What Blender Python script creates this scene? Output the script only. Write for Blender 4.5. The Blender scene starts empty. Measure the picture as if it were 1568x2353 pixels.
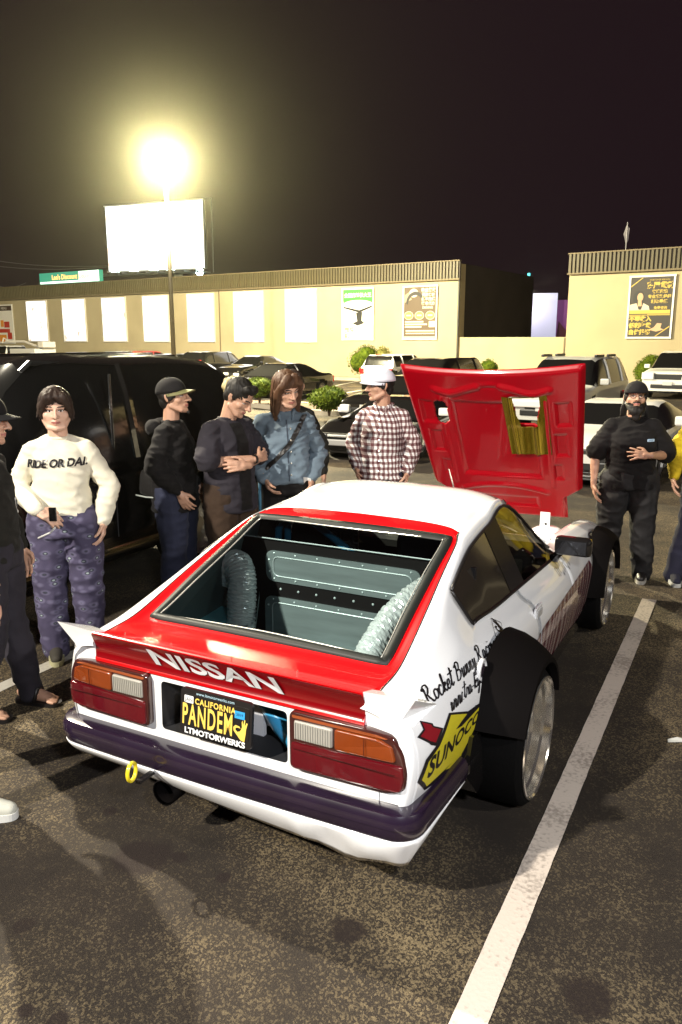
import bpy, bmesh, math, random
import numpy as np
from mathutils import Vector, Matrix, noise
from mathutils.bvhtree import BVHTree
PI = math.pi
rad = math.radians
sc = bpy.context.scene
COL = sc.collection

# ------------------------------------------------------------------ camera, world, lights, exposure
cd = bpy.data.cameras.new('camera')
cam = bpy.data.objects.new('camera', cd); COL.objects.link(cam)
cam.location = (0, 0, 1.973)
cam.rotation_euler = (rad(90) - 0.2147, 0, 0)
cd.sensor_fit = 'VERTICAL'; cd.sensor_height = 36.0
cd.lens = 36.0 * 1810.0 / 2353.0
cd.clip_start = 0.05; cd.clip_end = 600
sc.camera = cam

w = bpy.data.worlds.new('World'); sc.world = w; w.use_nodes = True
wn = w.node_tree.nodes; wl_ = w.node_tree.links
bg = wn['Background']
bg.inputs[0].default_value = (0.0110, 0.0055, 0.0076, 1); bg.inputs[1].default_value = 1.0

sc.view_settings.view_transform = 'Standard'
sc.view_settings.look = 'None'
sc.view_settings.exposure = 0.3
sc.view_settings.gamma = 1.0
sc.view_settings.use_curve_mapping = False
try:
    sc.cycles.use_denoising = True
    sc.cycles.volume_bounces = 0
    sc.cycles.max_bounces = 8
    sc.cycles.transparent_max_bounces = 12
    sc.cycles.sample_clamp_indirect = 4.0
    sc.cycles.caustics_reflective = False
    sc.cycles.caustics_refractive = False
except Exception:
    pass

def lamp(name, typ, loc, energy, color, size=0.3, target=None, spot=None, blend=0.5):
    ld = bpy.data.lights.new(name, typ); ld.energy = energy; ld.color = color
    if typ == 'AREA':
        ld.size = size
    elif typ in ('POINT', 'SPOT'):
        ld.shadow_soft_size = size
        if typ == 'SPOT':
            ld.spot_size = spot; ld.spot_blend = blend
    else:
        ld.angle = size
    o = bpy.data.objects.new(name, ld); COL.objects.link(o); o.location = loc
    if target is not None:
        o.rotation_euler = (Vector(target) - Vector(loc)).to_track_quat('-Z', 'Y').to_euler()
    return o
LAMP1 = (-6.25, 30.0, 8.45)
# the street lamp in view (its bulb), two more lot lamps out of frame, an added fill at right, and the photographer's strobe
lamp('street_lamp_light', 'POINT', (LAMP1[0], LAMP1[1] - 0.25, LAMP1[2] - 0.33), 44000, (1.0, 0.89, 0.56), 0.22)
lamp('lot_lamp_light', 'POINT', (-9.6, 11.0, 11.0), 19000, (1.0, 0.90, 0.70), 0.14)
lamp('near_lot_lamp_light', 'POINT', (-7.6, -2.6, 7.6), 8500, (1.0, 0.93, 0.80), 0.16)
lamp('right_fill_light', 'POINT', (9.5, -4.5, 7.6), 3000, (1.0, 0.95, 0.86), 0.18)  # added fill light that brightens the coupe's right side, no real lamp
lamp('camera_strobe_light', 'POINT', (0.55, -0.30, 2.60), 330, (0.92, 0.95, 1.0), 0.10)

# ------------------------------------------------------------------ helpers
def nt(m):
    return m.node_tree.nodes, m.node_tree.links
MATS = {}
def mat(name, col, rough=0.5, metal=0.0, coat=0.0, spec=0.5, emit=None, estr=0.0, var=0.0, vscale=8.0, bump=0.0, bscale=60.0, alpha=1.0, stretch=None, detail=6):
    if name in MATS: return MATS[name]
    m = bpy.data.materials.new(name); m.use_nodes = True; MATS[name] = m
    N, L = nt(m); b = N['Principled BSDF']
    b.inputs['Base Color'].default_value = (*col, 1); b.inputs['Roughness'].default_value = rough
    b.inputs['Metallic'].default_value = metal; b.inputs['Coat Weight'].default_value = coat
    b.inputs['Coat Roughness'].default_value = 0.04
    b.inputs['Specular IOR Level'].default_value = spec
    if emit is not None:
        b.inputs['Emission Color'].default_value = (*emit, 1); b.inputs['Emission Strength'].default_value = estr
    tc = None
    if var or bump:
        tc = N.new('ShaderNodeTexCoord'); src = tc.outputs['Object']
        if stretch:
            mp = N.new('ShaderNodeMapping'); mp.inputs['Scale'].default_value = stretch
            L.new(src, mp.inputs[0]); src = mp.outputs[0]
    if var:
        n = N.new('ShaderNodeTexNoise'); n.inputs['Scale'].default_value = vscale; n.inputs['Detail'].default_value = detail
        L.new(src, n.inputs['Vector'])
        r = N.new('ShaderNodeMapRange'); r.inputs['From Min'].default_value = 0.3; r.inputs['From Max'].default_value = 0.7
        r.inputs['To Min'].default_value = 1 - var; r.inputs['To Max'].default_value = 1 + var
        L.new(n.outputs['Fac'], r.inputs['Value'])
        mx = N.new('ShaderNodeMix'); mx.data_type = 'RGBA'; mx.blend_type = 'MULTIPLY'; mx.inputs[0].default_value = 1
        mx.inputs[6].default_value = (*col, 1); L.new(r.outputs[0], mx.inputs[7]); L.new(mx.outputs[2], b.inputs['Base Color'])
    if bump:
        n2 = N.new('ShaderNodeTexNoise'); n2.inputs['Scale'].default_value = bscale; n2.inputs['Detail'].default_value = 8
        L.new(src, n2.inputs['Vector'])
        bp = N.new('ShaderNodeBump'); bp.inputs['Strength'].default_value = bump; bp.inputs['Distance'].default_value = 0.01
        L.new(n2.outputs['Fac'], bp.inputs['Height']); L.new(bp.outputs[0], b.inputs['Normal'])
    return m

def thin_glass(name, tint=(0.85, 0.9, 0.88), refl=1.0, rough=0.02):
    if name in MATS: return MATS[name]
    m = bpy.data.materials.new(name); m.use_nodes = True; MATS[name] = m
    N, L = nt(m); N.remove(N['Principled BSDF']); out = N['Material Output']
    t = N.new('ShaderNodeBsdfTransparent'); t.inputs[0].default_value = (*tint, 1)
    g = N.new('ShaderNodeBsdfGlossy'); g.inputs['Roughness'].default_value = rough
    f = N.new('ShaderNodeFresnel'); f.inputs[0].default_value = 1.5
    mu = N.new('ShaderNodeMath'); mu.operation = 'MULTIPLY'; mu.inputs[1].default_value = refl; L.new(f.outputs[0], mu.inputs[0])
    mx = N.new('ShaderNodeMixShader'); L.new(mu.outputs[0], mx.inputs[0]); L.new(t.outputs[0], mx.inputs[1]); L.new(g.outputs[0], mx.inputs[2])
    L.new(mx.outputs[0], out.inputs[0])
    return m

def link(name, me, parent=None, m=None, smooth=False, mats=None, loc=None):
    o = bpy.data.objects.new(name, me); COL.objects.link(o)
    if parent is not None: o.parent = parent
    if mats:
        for x in mats: me.materials.append(x)
    elif m is not None and len(me.materials) == 0: me.materials.append(m)
    if smooth:
        me.polygons.foreach_set('use_smooth', [True] * len(me.polygons))
    if loc: o.location = loc
    return o
def mesh(name, V, F, m=None, parent=None, smooth=False, mats=None, mi=None, loc=None):
    me = bpy.data.meshes.new(name); me.from_pydata([tuple(v) for v in V], [], [tuple(f) for f in F])
    o = link(name, me, parent, m, smooth, mats, loc)
    if mi is not None: me.polygons.foreach_set('material_index', list(mi))
    me.update(); return o
def empty(name, loc=(0, 0, 0), rz=0.0, parent=None):
    o = bpy.data.objects.new(name, None); COL.objects.link(o); o.location = loc; o.rotation_euler = (0, 0, rz)
    o.empty_display_size = 0.1
    if parent is not None: o.parent = parent
    return o
def tag(o, label=None, cat=None, group=None, kind=None):
    if label: o['label'] = label
    if cat: o['category'] = cat
    if group: o['group'] = group
    if kind: o['kind'] = kind
    return o
def thing(name, label, cat, loc=(0, 0, 0), rz=0.0, group=None):
    return tag(empty(name, loc, rz), label, cat, group)
def copy_tree(o, parent=None):
    c = o.copy(); COL.objects.link(c)
    if parent is not None: c.parent = parent
    for ch in list(o.children): copy_tree(ch, c)
    return c

class MB:
    """collects simple shapes into one mesh"""
    def __init__(s): s.V = []; s.F = []
    def add(s, V, F):
        n = len(s.V); s.V += [tuple(v) for v in V]; s.F += [tuple(i + n for i in f) for f in F]; return s
    def box(s, c, d, rz=0, tilt=None):
        hx, hy, hz = d[0] / 2, d[1] / 2, d[2] / 2
        V = [Vector((x, y, z)) for z in (-hz, hz) for y in (-hy, hy) for x in (-hx, hx)]
        M = Matrix.Rotation(rz, 3, 'Z')
        if tilt is not None: M = M @ tilt
        V = [M @ v + Vector(c) for v in V]
        return s.add(V, [(0, 2, 3, 1), (4, 5, 7, 6), (0, 1, 5, 4), (2, 6, 7, 3), (0, 4, 6, 2), (1, 3, 7, 5)])
    def bbox(s, c, d, b=0.01, rz=0):
        """box with chamfered edges"""
        bm = bmesh.new(); bmesh.ops.create_cube(bm, size=1)
        for v in bm.verts: v.co = Vector((v.co.x * d[0], v.co.y * d[1], v.co.z * d[2]))
        bmesh.ops.bevel(bm, geom=bm.edges[:], offset=b, segments=2, affect='EDGES', profile=0.6)
        M = Matrix.Rotation(rz, 3, 'Z')
        s.add([M @ v.co + Vector(c) for v in bm.verts], [[v.index for v in f.verts] for f in bm.faces]); bm.free(); return s
    def tube(s, pts, r, n=8, caps=True):
        pts = [Vector(p) for p in pts]; k = len(pts)
        rs = r if hasattr(r, '__len__') else [r] * k
        V = []; F = []; up = None
        for i, p in enumerate(pts):
            t = (pts[min(i + 1, k - 1)] - pts[max(i - 1, 0)]).normalized()
            if up is None:
                up = Vector((0, 0, 1)) if abs(t.z) < 0.9 else Vector((1, 0, 0))
            a = t.cross(up).normalized(); b = a.cross(t).normalized(); up = b
            for q in range(n):
                an = 2 * PI * q / n; V.append(p + (a * math.cos(an) + b * math.sin(an)) * rs[i])
        for i in range(k - 1):
            for q in range(n):
                q2 = (q + 1) % n; F.append((i * n + q, i * n + q2, (i + 1) * n + q2, (i + 1) * n + q))
        if caps: F.append(tuple(range(n))[::-1]); F.append(tuple(range((k - 1) * n, k * n)))
        return s.add(V, F)
    def lathe(s, prof, c=(0, 0, 0), axis='Z', n=24, closed=False):
        """prof: list of (r, h) revolved round an axis through c"""
        V = []; k = len(prof)
        for (r, h) in prof:
            for q in range(n):
                a = 2 * PI * q / n; x, y = r * math.cos(a), r * math.sin(a)
                v = (x, y, h) if axis == 'Z' else ((h, x, y) if axis == 'X' else (x, h, y))
                V.append(Vector(v) + Vector(c))
        F = []
        for i in range(k if closed else k - 1):
            for q in range(n):
                q2 = (q + 1) % n; j = (i + 1) % k; F.append((i * n + q, i * n + q2, j * n + q2, j * n + q))
        return s.add(V, F)
    def prism(s, poly, y0, y1, plane='XZ'):
        """extrude polygon [(a,b)] between y0..y1"""
        def P(a, b, y):
            return (a, y, b) if plane == 'XZ' else ((a, b, y) if plane == 'XY' else (y, a, b))
        n = len(poly); V = [P(a, b, y0) for a, b in poly] + [P(a, b, y1) for a, b in poly]
        F = [tuple(range(n)), tuple(range(n, 2 * n))[::-1]] + [(i, i + n, (i + 1) % n + n, (i + 1) % n) for i in range(n)]
        return s.add(V, F)
    def obj(s, name, m=None, parent=None, smooth=False, loc=None):
        o = mesh(name, s.V, s.F, m, parent, smooth, loc=loc)
        bm = bmesh.new(); bm.from_mesh(o.data); bmesh.ops.recalc_face_normals(bm, faces=bm.faces); bm.to_mesh(o.data); bm.free()
        return o

def autosmooth(o, ang=35):
    me = o.data; bm = bmesh.new(); bm.from_mesh(me)
    for f in bm.faces: f.smooth = True
    for e in bm.edges:
        if len(e.link_faces) == 2 and e.calc_face_angle(0) > rad(ang): e.smooth = False
    bm.to_mesh(me); bm.free(); return o

def cr(P, t):
    """Catmull-Rom through P (n,...) at parameter t in [0,n-1]"""
    P = np.asarray(P, float); n = len(P); i = min(int(t), n - 2); f = t - i
    p1, p2 = P[i], P[i + 1]
    p0 = P[i - 1] if i > 0 else 2 * p1 - p2
    p3 = P[i + 2] if i + 2 < n else 2 * p2 - p1
    return 0.5 * ((2 * p1) + (-p0 + p2) * f + (2 * p0 - 5 * p1 + 4 * p2 - p3) * f * f + (-p0 + 3 * p1 - 3 * p2 + p3) * f ** 3)
def smooth_path(P, k=6):
    n = len(P); return [cr(P, i / k) for i in range((n - 1) * k + 1)]
def round_poly(poly, r, k=4):
    out = []; n = len(poly)
    for i in range(n):
        p = Vector(poly[i]); a = Vector(poly[i - 1]); b = Vector(poly[(i + 1) % n])
        ra = min(r, (a - p).length * 0.45); rb = min(r, (b - p).length * 0.45)
        s = p + (a - p).normalized() * ra; e = p + (b - p).normalized() * rb
        for j in range(k + 1):
            t = j / k; q = s * (1 - t) ** 2 + p * 2 * t * (1 - t) + e * t * t; out.append((q.x, q.y))
    return out

def tess(polys):
    """2D polygon with holes -> verts, tris"""
    from mathutils.geometry import tessellate_polygon
    T = tessellate_polygon([[Vector((a, b, 0)) for a, b in p] for p in polys])
    V = [q for p in polys for q in p]
    return V, [tuple(t) for t in T]

def blob(prims, voxel, smooth=3, name='blob'):
    """union of prims -> one continuous voxel-remeshed surface; returns (verts Nx3, faces)"""
    b = MB()
    for p in prims:
        if p[0] == 'e':      # ellipsoid: centre, radii, optional rotation matrix
            c, r = p[1], p[2]; M = p[3] if len(p) > 3 else Matrix.Identity(3)
            nu, nv = 16, 10; V = []; F = []
            for i in range(1, nv):
                th = PI * i / nv
                for j in range(nu):
                    ph = 2 * PI * j / nu
                    V.append(M @ Vector((r[0] * math.sin(th) * math.cos(ph), r[1] * math.sin(th) * math.sin(ph), r[2] * math.cos(th))) + Vector(c))
            V.append(M @ Vector((0, 0, r[2])) + Vector(c)); V.append(M @ Vector((0, 0, -r[2])) + Vector(c))
            for i in range(nv - 2):
                for j in range(nu):
                    F.append((i * nu + j, (i + 1) * nu + j, (i + 1) * nu + (j + 1) % nu, i * nu + (j + 1) % nu))
            for j in range(nu):
                F.append((len(V) - 2, j, (j + 1) % nu)); F.append((len(V) - 1, (nv - 2) * nu + (j + 1) % nu, (nv - 2) * nu + j))
            b.add(V, F)
        elif p[0] == 'c':    # round cone chain: list of points, list of radii
            pts = [Vector(q) for q in p[1]]; rs = p[2]
            for i in range(len(pts) - 1):
                a, c2 = pts[i], pts[i + 1]; d = c2 - a; L_ = d.length
                if L_ < 1e-6: continue
                z = d / L_; x = z.orthogonal().normalized(); y = z.cross(x); r0, r1 = rs[i], rs[i + 1]
                prof = []
                for k in range(5): t = PI / 2 * k / 4; prof.append((r0 * math.sin(t), -r0 * math.cos(t)))
                for k in range(5): t = PI / 2 * (1 - k / 4); prof.append((r1 * math.sin(t), L_ + r1 * math.cos(t)))
                n = 12; V = []; F = []
                for (r, h) in prof:
                    for q in range(n):
                        an = 2 * PI * q / n; V.append(a + z * h + (x * math.cos(an) + y * math.sin(an)) * max(r, 1e-5))
                for k in range(len(prof) - 1):
                    for q in range(n):
                        F.append((k * n + q, k * n + (q + 1) % n, (k + 1) * n + (q + 1) % n, (k + 1) * n + q))
                b.add(V, F)
        elif p[0] == 'l':    # loft of ellipses: list of (centre, rx, ry) with optional power, closed ends
            V = []; F = []; n = 24; R = smooth_path([[*q[0], q[1], q[2]] for q in p[1]], 4)
            for q in R:
                for k in range(n):
                    an = 2 * PI * k / n; ca, sa = math.cos(an), math.sin(an); e = 0.8
                    V.append((q[0] + q[3] * abs(ca) ** e * (1 if ca > 0 else -1), q[1] + q[4] * abs(sa) ** e * (1 if sa > 0 else -1), q[2]))
            for i in range(len(R) - 1):
                for k in range(n):
                    F.append((i * n + k, i * n + (k + 1) % n, (i + 1) * n + (k + 1) % n, (i + 1) * n + k))
            F.append(tuple(range(n))[::-1]); F.append(tuple(range((len(R) - 1) * n, len(R) * n)))
            b.add(V, F)
    me = bpy.data.meshes.new(name); me.from_pydata(b.V, [], b.F); me.update()
    bm = bmesh.new(); bm.from_mesh(me); bmesh.ops.recalc_face_normals(bm, faces=bm.faces); bm.to_mesh(me); bm.free()
    o = bpy.data.objects.new(name, me); COL.objects.link(o)
    md = o.modifiers.new('r', 'REMESH'); md.mode = 'VOXEL'; md.voxel_size = voxel
    if smooth:
        ms = o.modifiers.new('s', 'SMOOTH'); ms.factor = 0.5; ms.iterations = smooth
    dg = bpy.context.evaluated_depsgraph_get(); dg.update()
    e = o.evaluated_get(dg); em = e.to_mesh()
    V = np.empty(len(em.vertices) * 3); em.vertices.foreach_get('co', V); V = V.reshape(-1, 3)
    F = [tuple(q.vertices) for q in em.polygons]
    e.to_mesh_clear(); bpy.data.objects.remove(o); bpy.data.meshes.remove(me)
    return V, F

def vnoise(V, scale, seed=0.0):
    return np.array([noise.noise(Vector((v[0] * scale[0] + seed, v[1] * scale[1] - seed, v[2] * scale[2] + seed * 2))) for v in V])

def text_mesh(s, size=1.0, offset=0.0, shear=0.0, sx=1.0, sy=1.0, align='CENTER', spacing=1.0, maxedge=None):
    """text as a flat triangulated mesh -> (verts 2D array, faces), baseline at 0"""
    cu = bpy.data.curves.new('t', 'FONT'); cu.body = s; cu.size = size; cu.offset = offset; cu.shear = shear
    cu.align_x = align; cu.space_character = spacing; cu.fill_mode = 'FRONT'; cu.resolution_u = 3
    o = bpy.data.objects.new('t', cu); COL.objects.link(o)
    dg = bpy.context.evaluated_depsgraph_get(); dg.update()
    me = bpy.data.meshes.new_from_object(o.evaluated_get(dg))
    bpy.data.objects.remove(o); bpy.data.curves.remove(cu)
    bm = bmesh.new(); bm.from_mesh(me); bpy.data.meshes.remove(me)
    bmesh.ops.triangulate(bm, faces=bm.faces)
    if maxedge:
        for _ in range(5):
            es = [e for e in bm.edges if e.calc_length() > maxedge]
            if not es: break
            bmesh.ops.subdivide_edges(bm, edges=es, cuts=1)
            bmesh.ops.triangulate(bm, faces=bm.faces)
    V = np.array([[v.co.x * sx, v.co.y * sy] for v in bm.verts]) if len(bm.verts) else np.zeros((0, 2))
    for i, v in enumerate(bm.verts): v.index = i
    F = [tuple(v.index for v in f.verts) for f in bm.faces]; bm.free()
    return V, F
def flat_text(name, s, m, parent, O, ux, uy, size, lift=0.002, **k):
    """text laid on the plane through O spanned by ux, uy"""
    V, F = text_mesh(s, size, **k)
    O, ux, uy = Vector(O), Vector(ux).normalized(), Vector(uy).normalized(); n = ux.cross(uy).normalized()
    return mesh(name, [O + ux * v[0] + uy * v[1] + n * lift for v in V], F, m, parent)
def resample2d(polys, maxedge):
    bm = bmesh.new(); V, F = tess(polys)
    vs = [bm.verts.new((a, b, 0)) for a, b in V]
    for f in F:
        try: bm.faces.new([vs[i] for i in f])
        except ValueError: pass
    for _ in range(6):
        es = [e for e in bm.edges if e.calc_length() > maxedge]
        if not es: break
        bmesh.ops.subdivide_edges(bm, edges=es, cuts=1); bmesh.ops.triangulate(bm, faces=bm.faces)
    for i, v in enumerate(bm.verts): v.index = i
    R = np.array([[v.co.x, v.co.y] for v in bm.verts]), [tuple(v.index for v in f.verts) for f in bm.faces]
    bm.free(); return R
# ------------------------------------------------------------------ placing: a photo pixel (1568 x 2353 grid) to a point at distance
def at(u, v, Y=None, z=None):
    a = (u - 784) / 1810.0; b = (v - 1176.5) / 1810.0; th = 0.2147
    d = Vector((a, math.cos(th) - b * math.sin(th), -math.sin(th) - b * math.cos(th)))
    t = Y / d.y if Y is not None else (z - 1.973) / d.z
    return Vector((0, 0, 1.973)) + d * t

# ------------------------------------------------------------------ ground
def asphalt():
    m = bpy.data.materials.new('asphalt'); m.use_nodes = True; N, L = nt(m); b = N['Principled BSDF']
    tc = N.new('ShaderNodeTexCoord')
    def noise_(scale, detail=6, rough=0.6, st=(1, 1, 1)):
        mp = N.new('ShaderNodeMapping'); mp.inputs['Scale'].default_value = st; L.new(tc.outputs['Object'], mp.inputs[0])
        n = N.new('ShaderNodeTexNoise'); n.inputs['Scale'].default_value = scale; n.inputs['Detail'].default_value = detail
        n.inputs['Roughness'].default_value = rough; L.new(mp.outputs[0], n.inputs['Vector']); return n.outputs['Fac']
    def rng(src, a, b_, c=0.0, d=1.0):
        r = N.new('ShaderNodeMapRange'); r.inputs['From Min'].default_value = a; r.inputs['From Max'].default_value = b_
        r.inputs['To Min'].default_value = c; r.inputs['To Max'].default_value = d; L.new(src, r.inputs['Value']); return r.outputs[0]
    def math_(op, a, b_):
        r = N.new('ShaderNodeMath'); r.operation = op
        for i, x in enumerate((a, b_)):
            if isinstance(x, (int, float)): r.inputs[i].default_value = x
            else: L.new(x, r.inputs[i])
        return r.outputs[0]
    big = rng(noise_(0.62, 4, 0.55), 0.42, 0.62)
    mid = rng(noise_(2.6, 6, 0.7), 0.36, 0.68)
    def cells(scale, st=(1, 1, 1)):
        mp = N.new('ShaderNodeMapping'); mp.inputs['Scale'].default_value = st; L.new(tc.outputs['Object'], mp.inputs[0])
        wn_ = N.new('ShaderNodeTexNoise'); wn_.inputs['Scale'].default_value = 60; L.new(mp.outputs[0], wn_.inputs['Vector'])
        ad = N.new('ShaderNodeVectorMath'); ad.operation = 'MULTIPLY_ADD'; ad.inputs[1].default_value = (.012, .012, 0); L.new(wn_.outputs['Color'], ad.inputs[0]); L.new(mp.outputs[0], ad.inputs[2])
        v = N.new('ShaderNodeTexVoronoi'); v.inputs['Scale'].default_value = scale; L.new(ad.outputs[0], v.inputs['Vector'])
        s_ = N.new('ShaderNodeSeparateColor'); L.new(v.outputs['Color'], s_.inputs[0]); return s_.outputs[0], v.outputs['Distance']
    c1_, d1_ = cells(150, (1, .8, 1)); c2_, d2_ = cells(290)
    wr_ = math_('ADD', math_('MULTIPLY', big, 0.30), math_('MULTIPLY', mid, 0.16))
    fleck = math_('ADD', math_('MULTIPLY', rng(math_('ADD', c1_, wr_), 0.86, 1.02), 0.75), math_('MULTIPLY', rng(math_('ADD', c2_, wr_), 0.90, 1.10), 0.45))
    fine = rng(noise_(190, 3), 0.35, 0.7)
    worn = math_('MULTIPLY', fleck, math_('ADD', math_('MULTIPLY', big, 0.60), math_('MULTIPLY', mid, 0.22)))
    base = N.new('ShaderNodeMix'); base.data_type = 'RGBA'; base.inputs[6].default_value = (0.014, 0.0105, 0.0085, 1); base.inputs[7].default_value = (0.036, 0.027, 0.019, 1)
    L.new(math_('ADD', math_('MULTIPLY', mid, 0.5), math_('MULTIPLY', fine, 0.5)), base.inputs[0])
    c2 = N.new('ShaderNodeMix'); c2.data_type = 'RGBA'; c2.inputs[7].default_value = (0.25, 0.19, 0.105, 1)
    L.new(worn, c2.inputs[0]); L.new(base.outputs[2], c2.inputs[6])
    cur = c2.outputs[2]
    sep = N.new('ShaderNodeSeparateXYZ'); L.new(tc.outputs['Object'], sep.inputs[0])
    wob = noise_(9, 4)
    for (x, y, r) in ((-0.773, 2.723, 0.125), (-0.63, 2.72, 0.035), (-0.99, 3.02, 0.032), (-0.44, 2.60, 0.03), (0.02, 2.33, 0.075), (-0.95, 2.0, 0.03), (-0.84, 1.96, 0.035), (1.6, 2.3, 0.05), (-1.1, 2.35, 0.04), (0.75, 2.05, 0.09)):
        dx = math_('SUBTRACT', sep.outputs[0], x); dy = math_('SUBTRACT', sep.outputs[1], y)
        d = math_('SQRT', math_('ADD', math_('MULTIPLY', dx, dx), math_('MULTIPLY', dy, dy)), 0.0)
        d = math_('ADD', d, math_('MULTIPLY', math_('SUBTRACT', wob, 0.5), r * 1.3))
        k = rng(d, r * 0.72, r * 1.05, 0.85 if r > 0.05 or r < 0.04 else 0.7, 0.0)
        mm = N.new('ShaderNodeMix'); mm.data_type = 'RGBA'; mm.inputs[7].default_value = (0.016, 0.010, 0.0085, 1)
        L.new(k, mm.inputs[0]); L.new(cur, mm.inputs[6]); cur = mm.outputs[2]
    L.new(cur, b.inputs['Base Color'])
    L.new(rng(fine, 0, 1, 0.82, 0.95), b.inputs['Roughness'])
    b.inputs['Specular IOR Level'].default_value = 0.3
    h = math_('ADD', math_('MULTIPLY', fleck, 0.6), math_('MULTIPLY', fine, 0.5))
    bp = N.new('ShaderNodeBump'); bp.inputs['Strength'].default_value = 0.55; bp.inputs['Distance'].default_value = 0.006
    L.new(h, bp.inputs['Height']); L.new(bp.outputs[0], b.inputs['Normal'])
    return m
M_ASPH = asphalt()
g = MB(); S = 260
g.add([(-S, -60, 0), (S, -60, 0), (S, 400, 0), (-S, 400, 0)], [(0, 1, 2, 3)])
tag(g.obj('ground', M_ASPH), kind='structure')

def paint_mat(name, col, wear=0.5):
    m = bpy.data.materials.new(name); m.use_nodes = True; N, L = nt(m); b = N['Principled BSDF']
    tc = N.new('ShaderNodeTexCoord'); n = N.new('ShaderNodeTexNoise'); n.inputs['Scale'].default_value = 55; n.inputs['Detail'].default_value = 5
    n2 = N.new('ShaderNodeTexNoise'); n2.inputs['Scale'].default_value = 3.1; n2.inputs['Detail'].default_value = 4
    L.new(tc.outputs['Object'], n.inputs['Vector']); L.new(tc.outputs['Object'], n2.inputs['Vector'])
    ad = N.new('ShaderNodeMath'); ad.operation = 'ADD'; L.new(n.outputs['Fac'], ad.inputs[0]); L.new(n2.outputs['Fac'], ad.inputs[1])
    r = N.new('ShaderNodeMapRange'); r.inputs['From Min'].default_value = 0.98; r.inputs['From Max'].default_value = 1.22
    r.inputs['To Max'].default_value = wear; L.new(ad.outputs[0], r.inputs['Value'])
    mx = N.new('ShaderNodeMix'); mx.data_type = 'RGBA'; mx.inputs[6].default_value = (*col, 1); mx.inputs[7].default_value = (0.16, 0.13, 0.11, 1)
    L.new(r.outputs[0], mx.inputs[0]); L.new(mx.outputs[2], b.inputs['Base Color']); b.inputs['Roughness'].default_value = 0.75
    bp = N.new('ShaderNodeBump'); bp.inputs['Strength'].default_value = 0.5; bp.inputs['Distance'].default_value = 0.004
    L.new(n.outputs['Fac'], bp.inputs['Height']); L.new(bp.outputs[0], b.inputs['Normal'])
    return m
M_LINE = paint_mat('line_paint', (0.58, 0.50, 0.43), 0.6); M_LINE2 = paint_mat('faded_line_paint', (0.45, 0.42, 0.36), 0.3)
YAW = 0.4794; CARO = Vector((-0.4637, 2.7162, 0))
CF = Vector((math.sin(YAW), math.cos(YAW), 0)); CR_ = Vector((math.cos(YAW), -math.sin(YAW), 0))
def cw(x, y, z=0.0): return CARO + CR_ * x + CF * y + Vector((0, 0, z))
def stripe(name, a, b, wd, m, z=0.004):
    a, b = Vector(a), Vector(b); d = (b - a).normalized(); n = Vector((-d.y, d.x, 0)) * wd / 2; rnd = random.Random(5)
    L_ = (b - a).length; k = max(2, int(L_ / 0.06)) if L_ < 8 else 2; V = []; F = []
    for i in range(k + 1):
        p = a + d * L_ * i / k; j = 0.0022 if L_ < 8 else 0
        e = ((i == 0) or (i == k)) and L_ < 8
        for s in (1, -1): V.append(p + n * s * (1 + (rnd.random() - .5) * j * 20) + Vector((0, 0, z)) + d * (rnd.random() * 0.01 if e else 0))
    for i in range(k): F.append((2 * i, 2 * i + 1, 2 * i + 3, 2 * i + 2))
    return tag(mesh(name, V, F, m), kind='structure')
stripe('parking_line', cw(1.098, -1.6), cw(1.098, 4.09), 0.104, M_LINE)
stripe('parking_line', cw(-2.055, -2.0), cw(-2.055, 2.2), 0.10, M_LINE2)
# far bays: short stripes out from the kerb, and one row in the middle
WU = Vector((0.83606, -0.54864, 0)); WN = Vector((0.54864, 0.83606, 0)); WO = Vector((11.49, 34.13, 0))
def wp_(s, off, z=0.0): return WO + WU * s + WN * off + Vector((0, 0, z))
for i in range(9):
    s = -25 + i * 3.3
    stripe('bay_line', wp_(s, -1.3), wp_(s + 1.6, -6.3), 0.11, M_LINE2)
stripe('bay_line', at(700, 919, z=0).xy.to_3d(), at(830, 897, z=0).xy.to_3d(), 0.12, M_LINE2)
stripe('bay_line', at(1440, 935, z=0).xy.to_3d(), at(1505, 893, z=0).xy.to_3d(), 0.12, M_LINE2)
stripe('bay_line', at(690, 951, z=0).xy.to_3d(), at(790, 957, z=0).xy.to_3d(), 0.14, M_LINE2)

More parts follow.
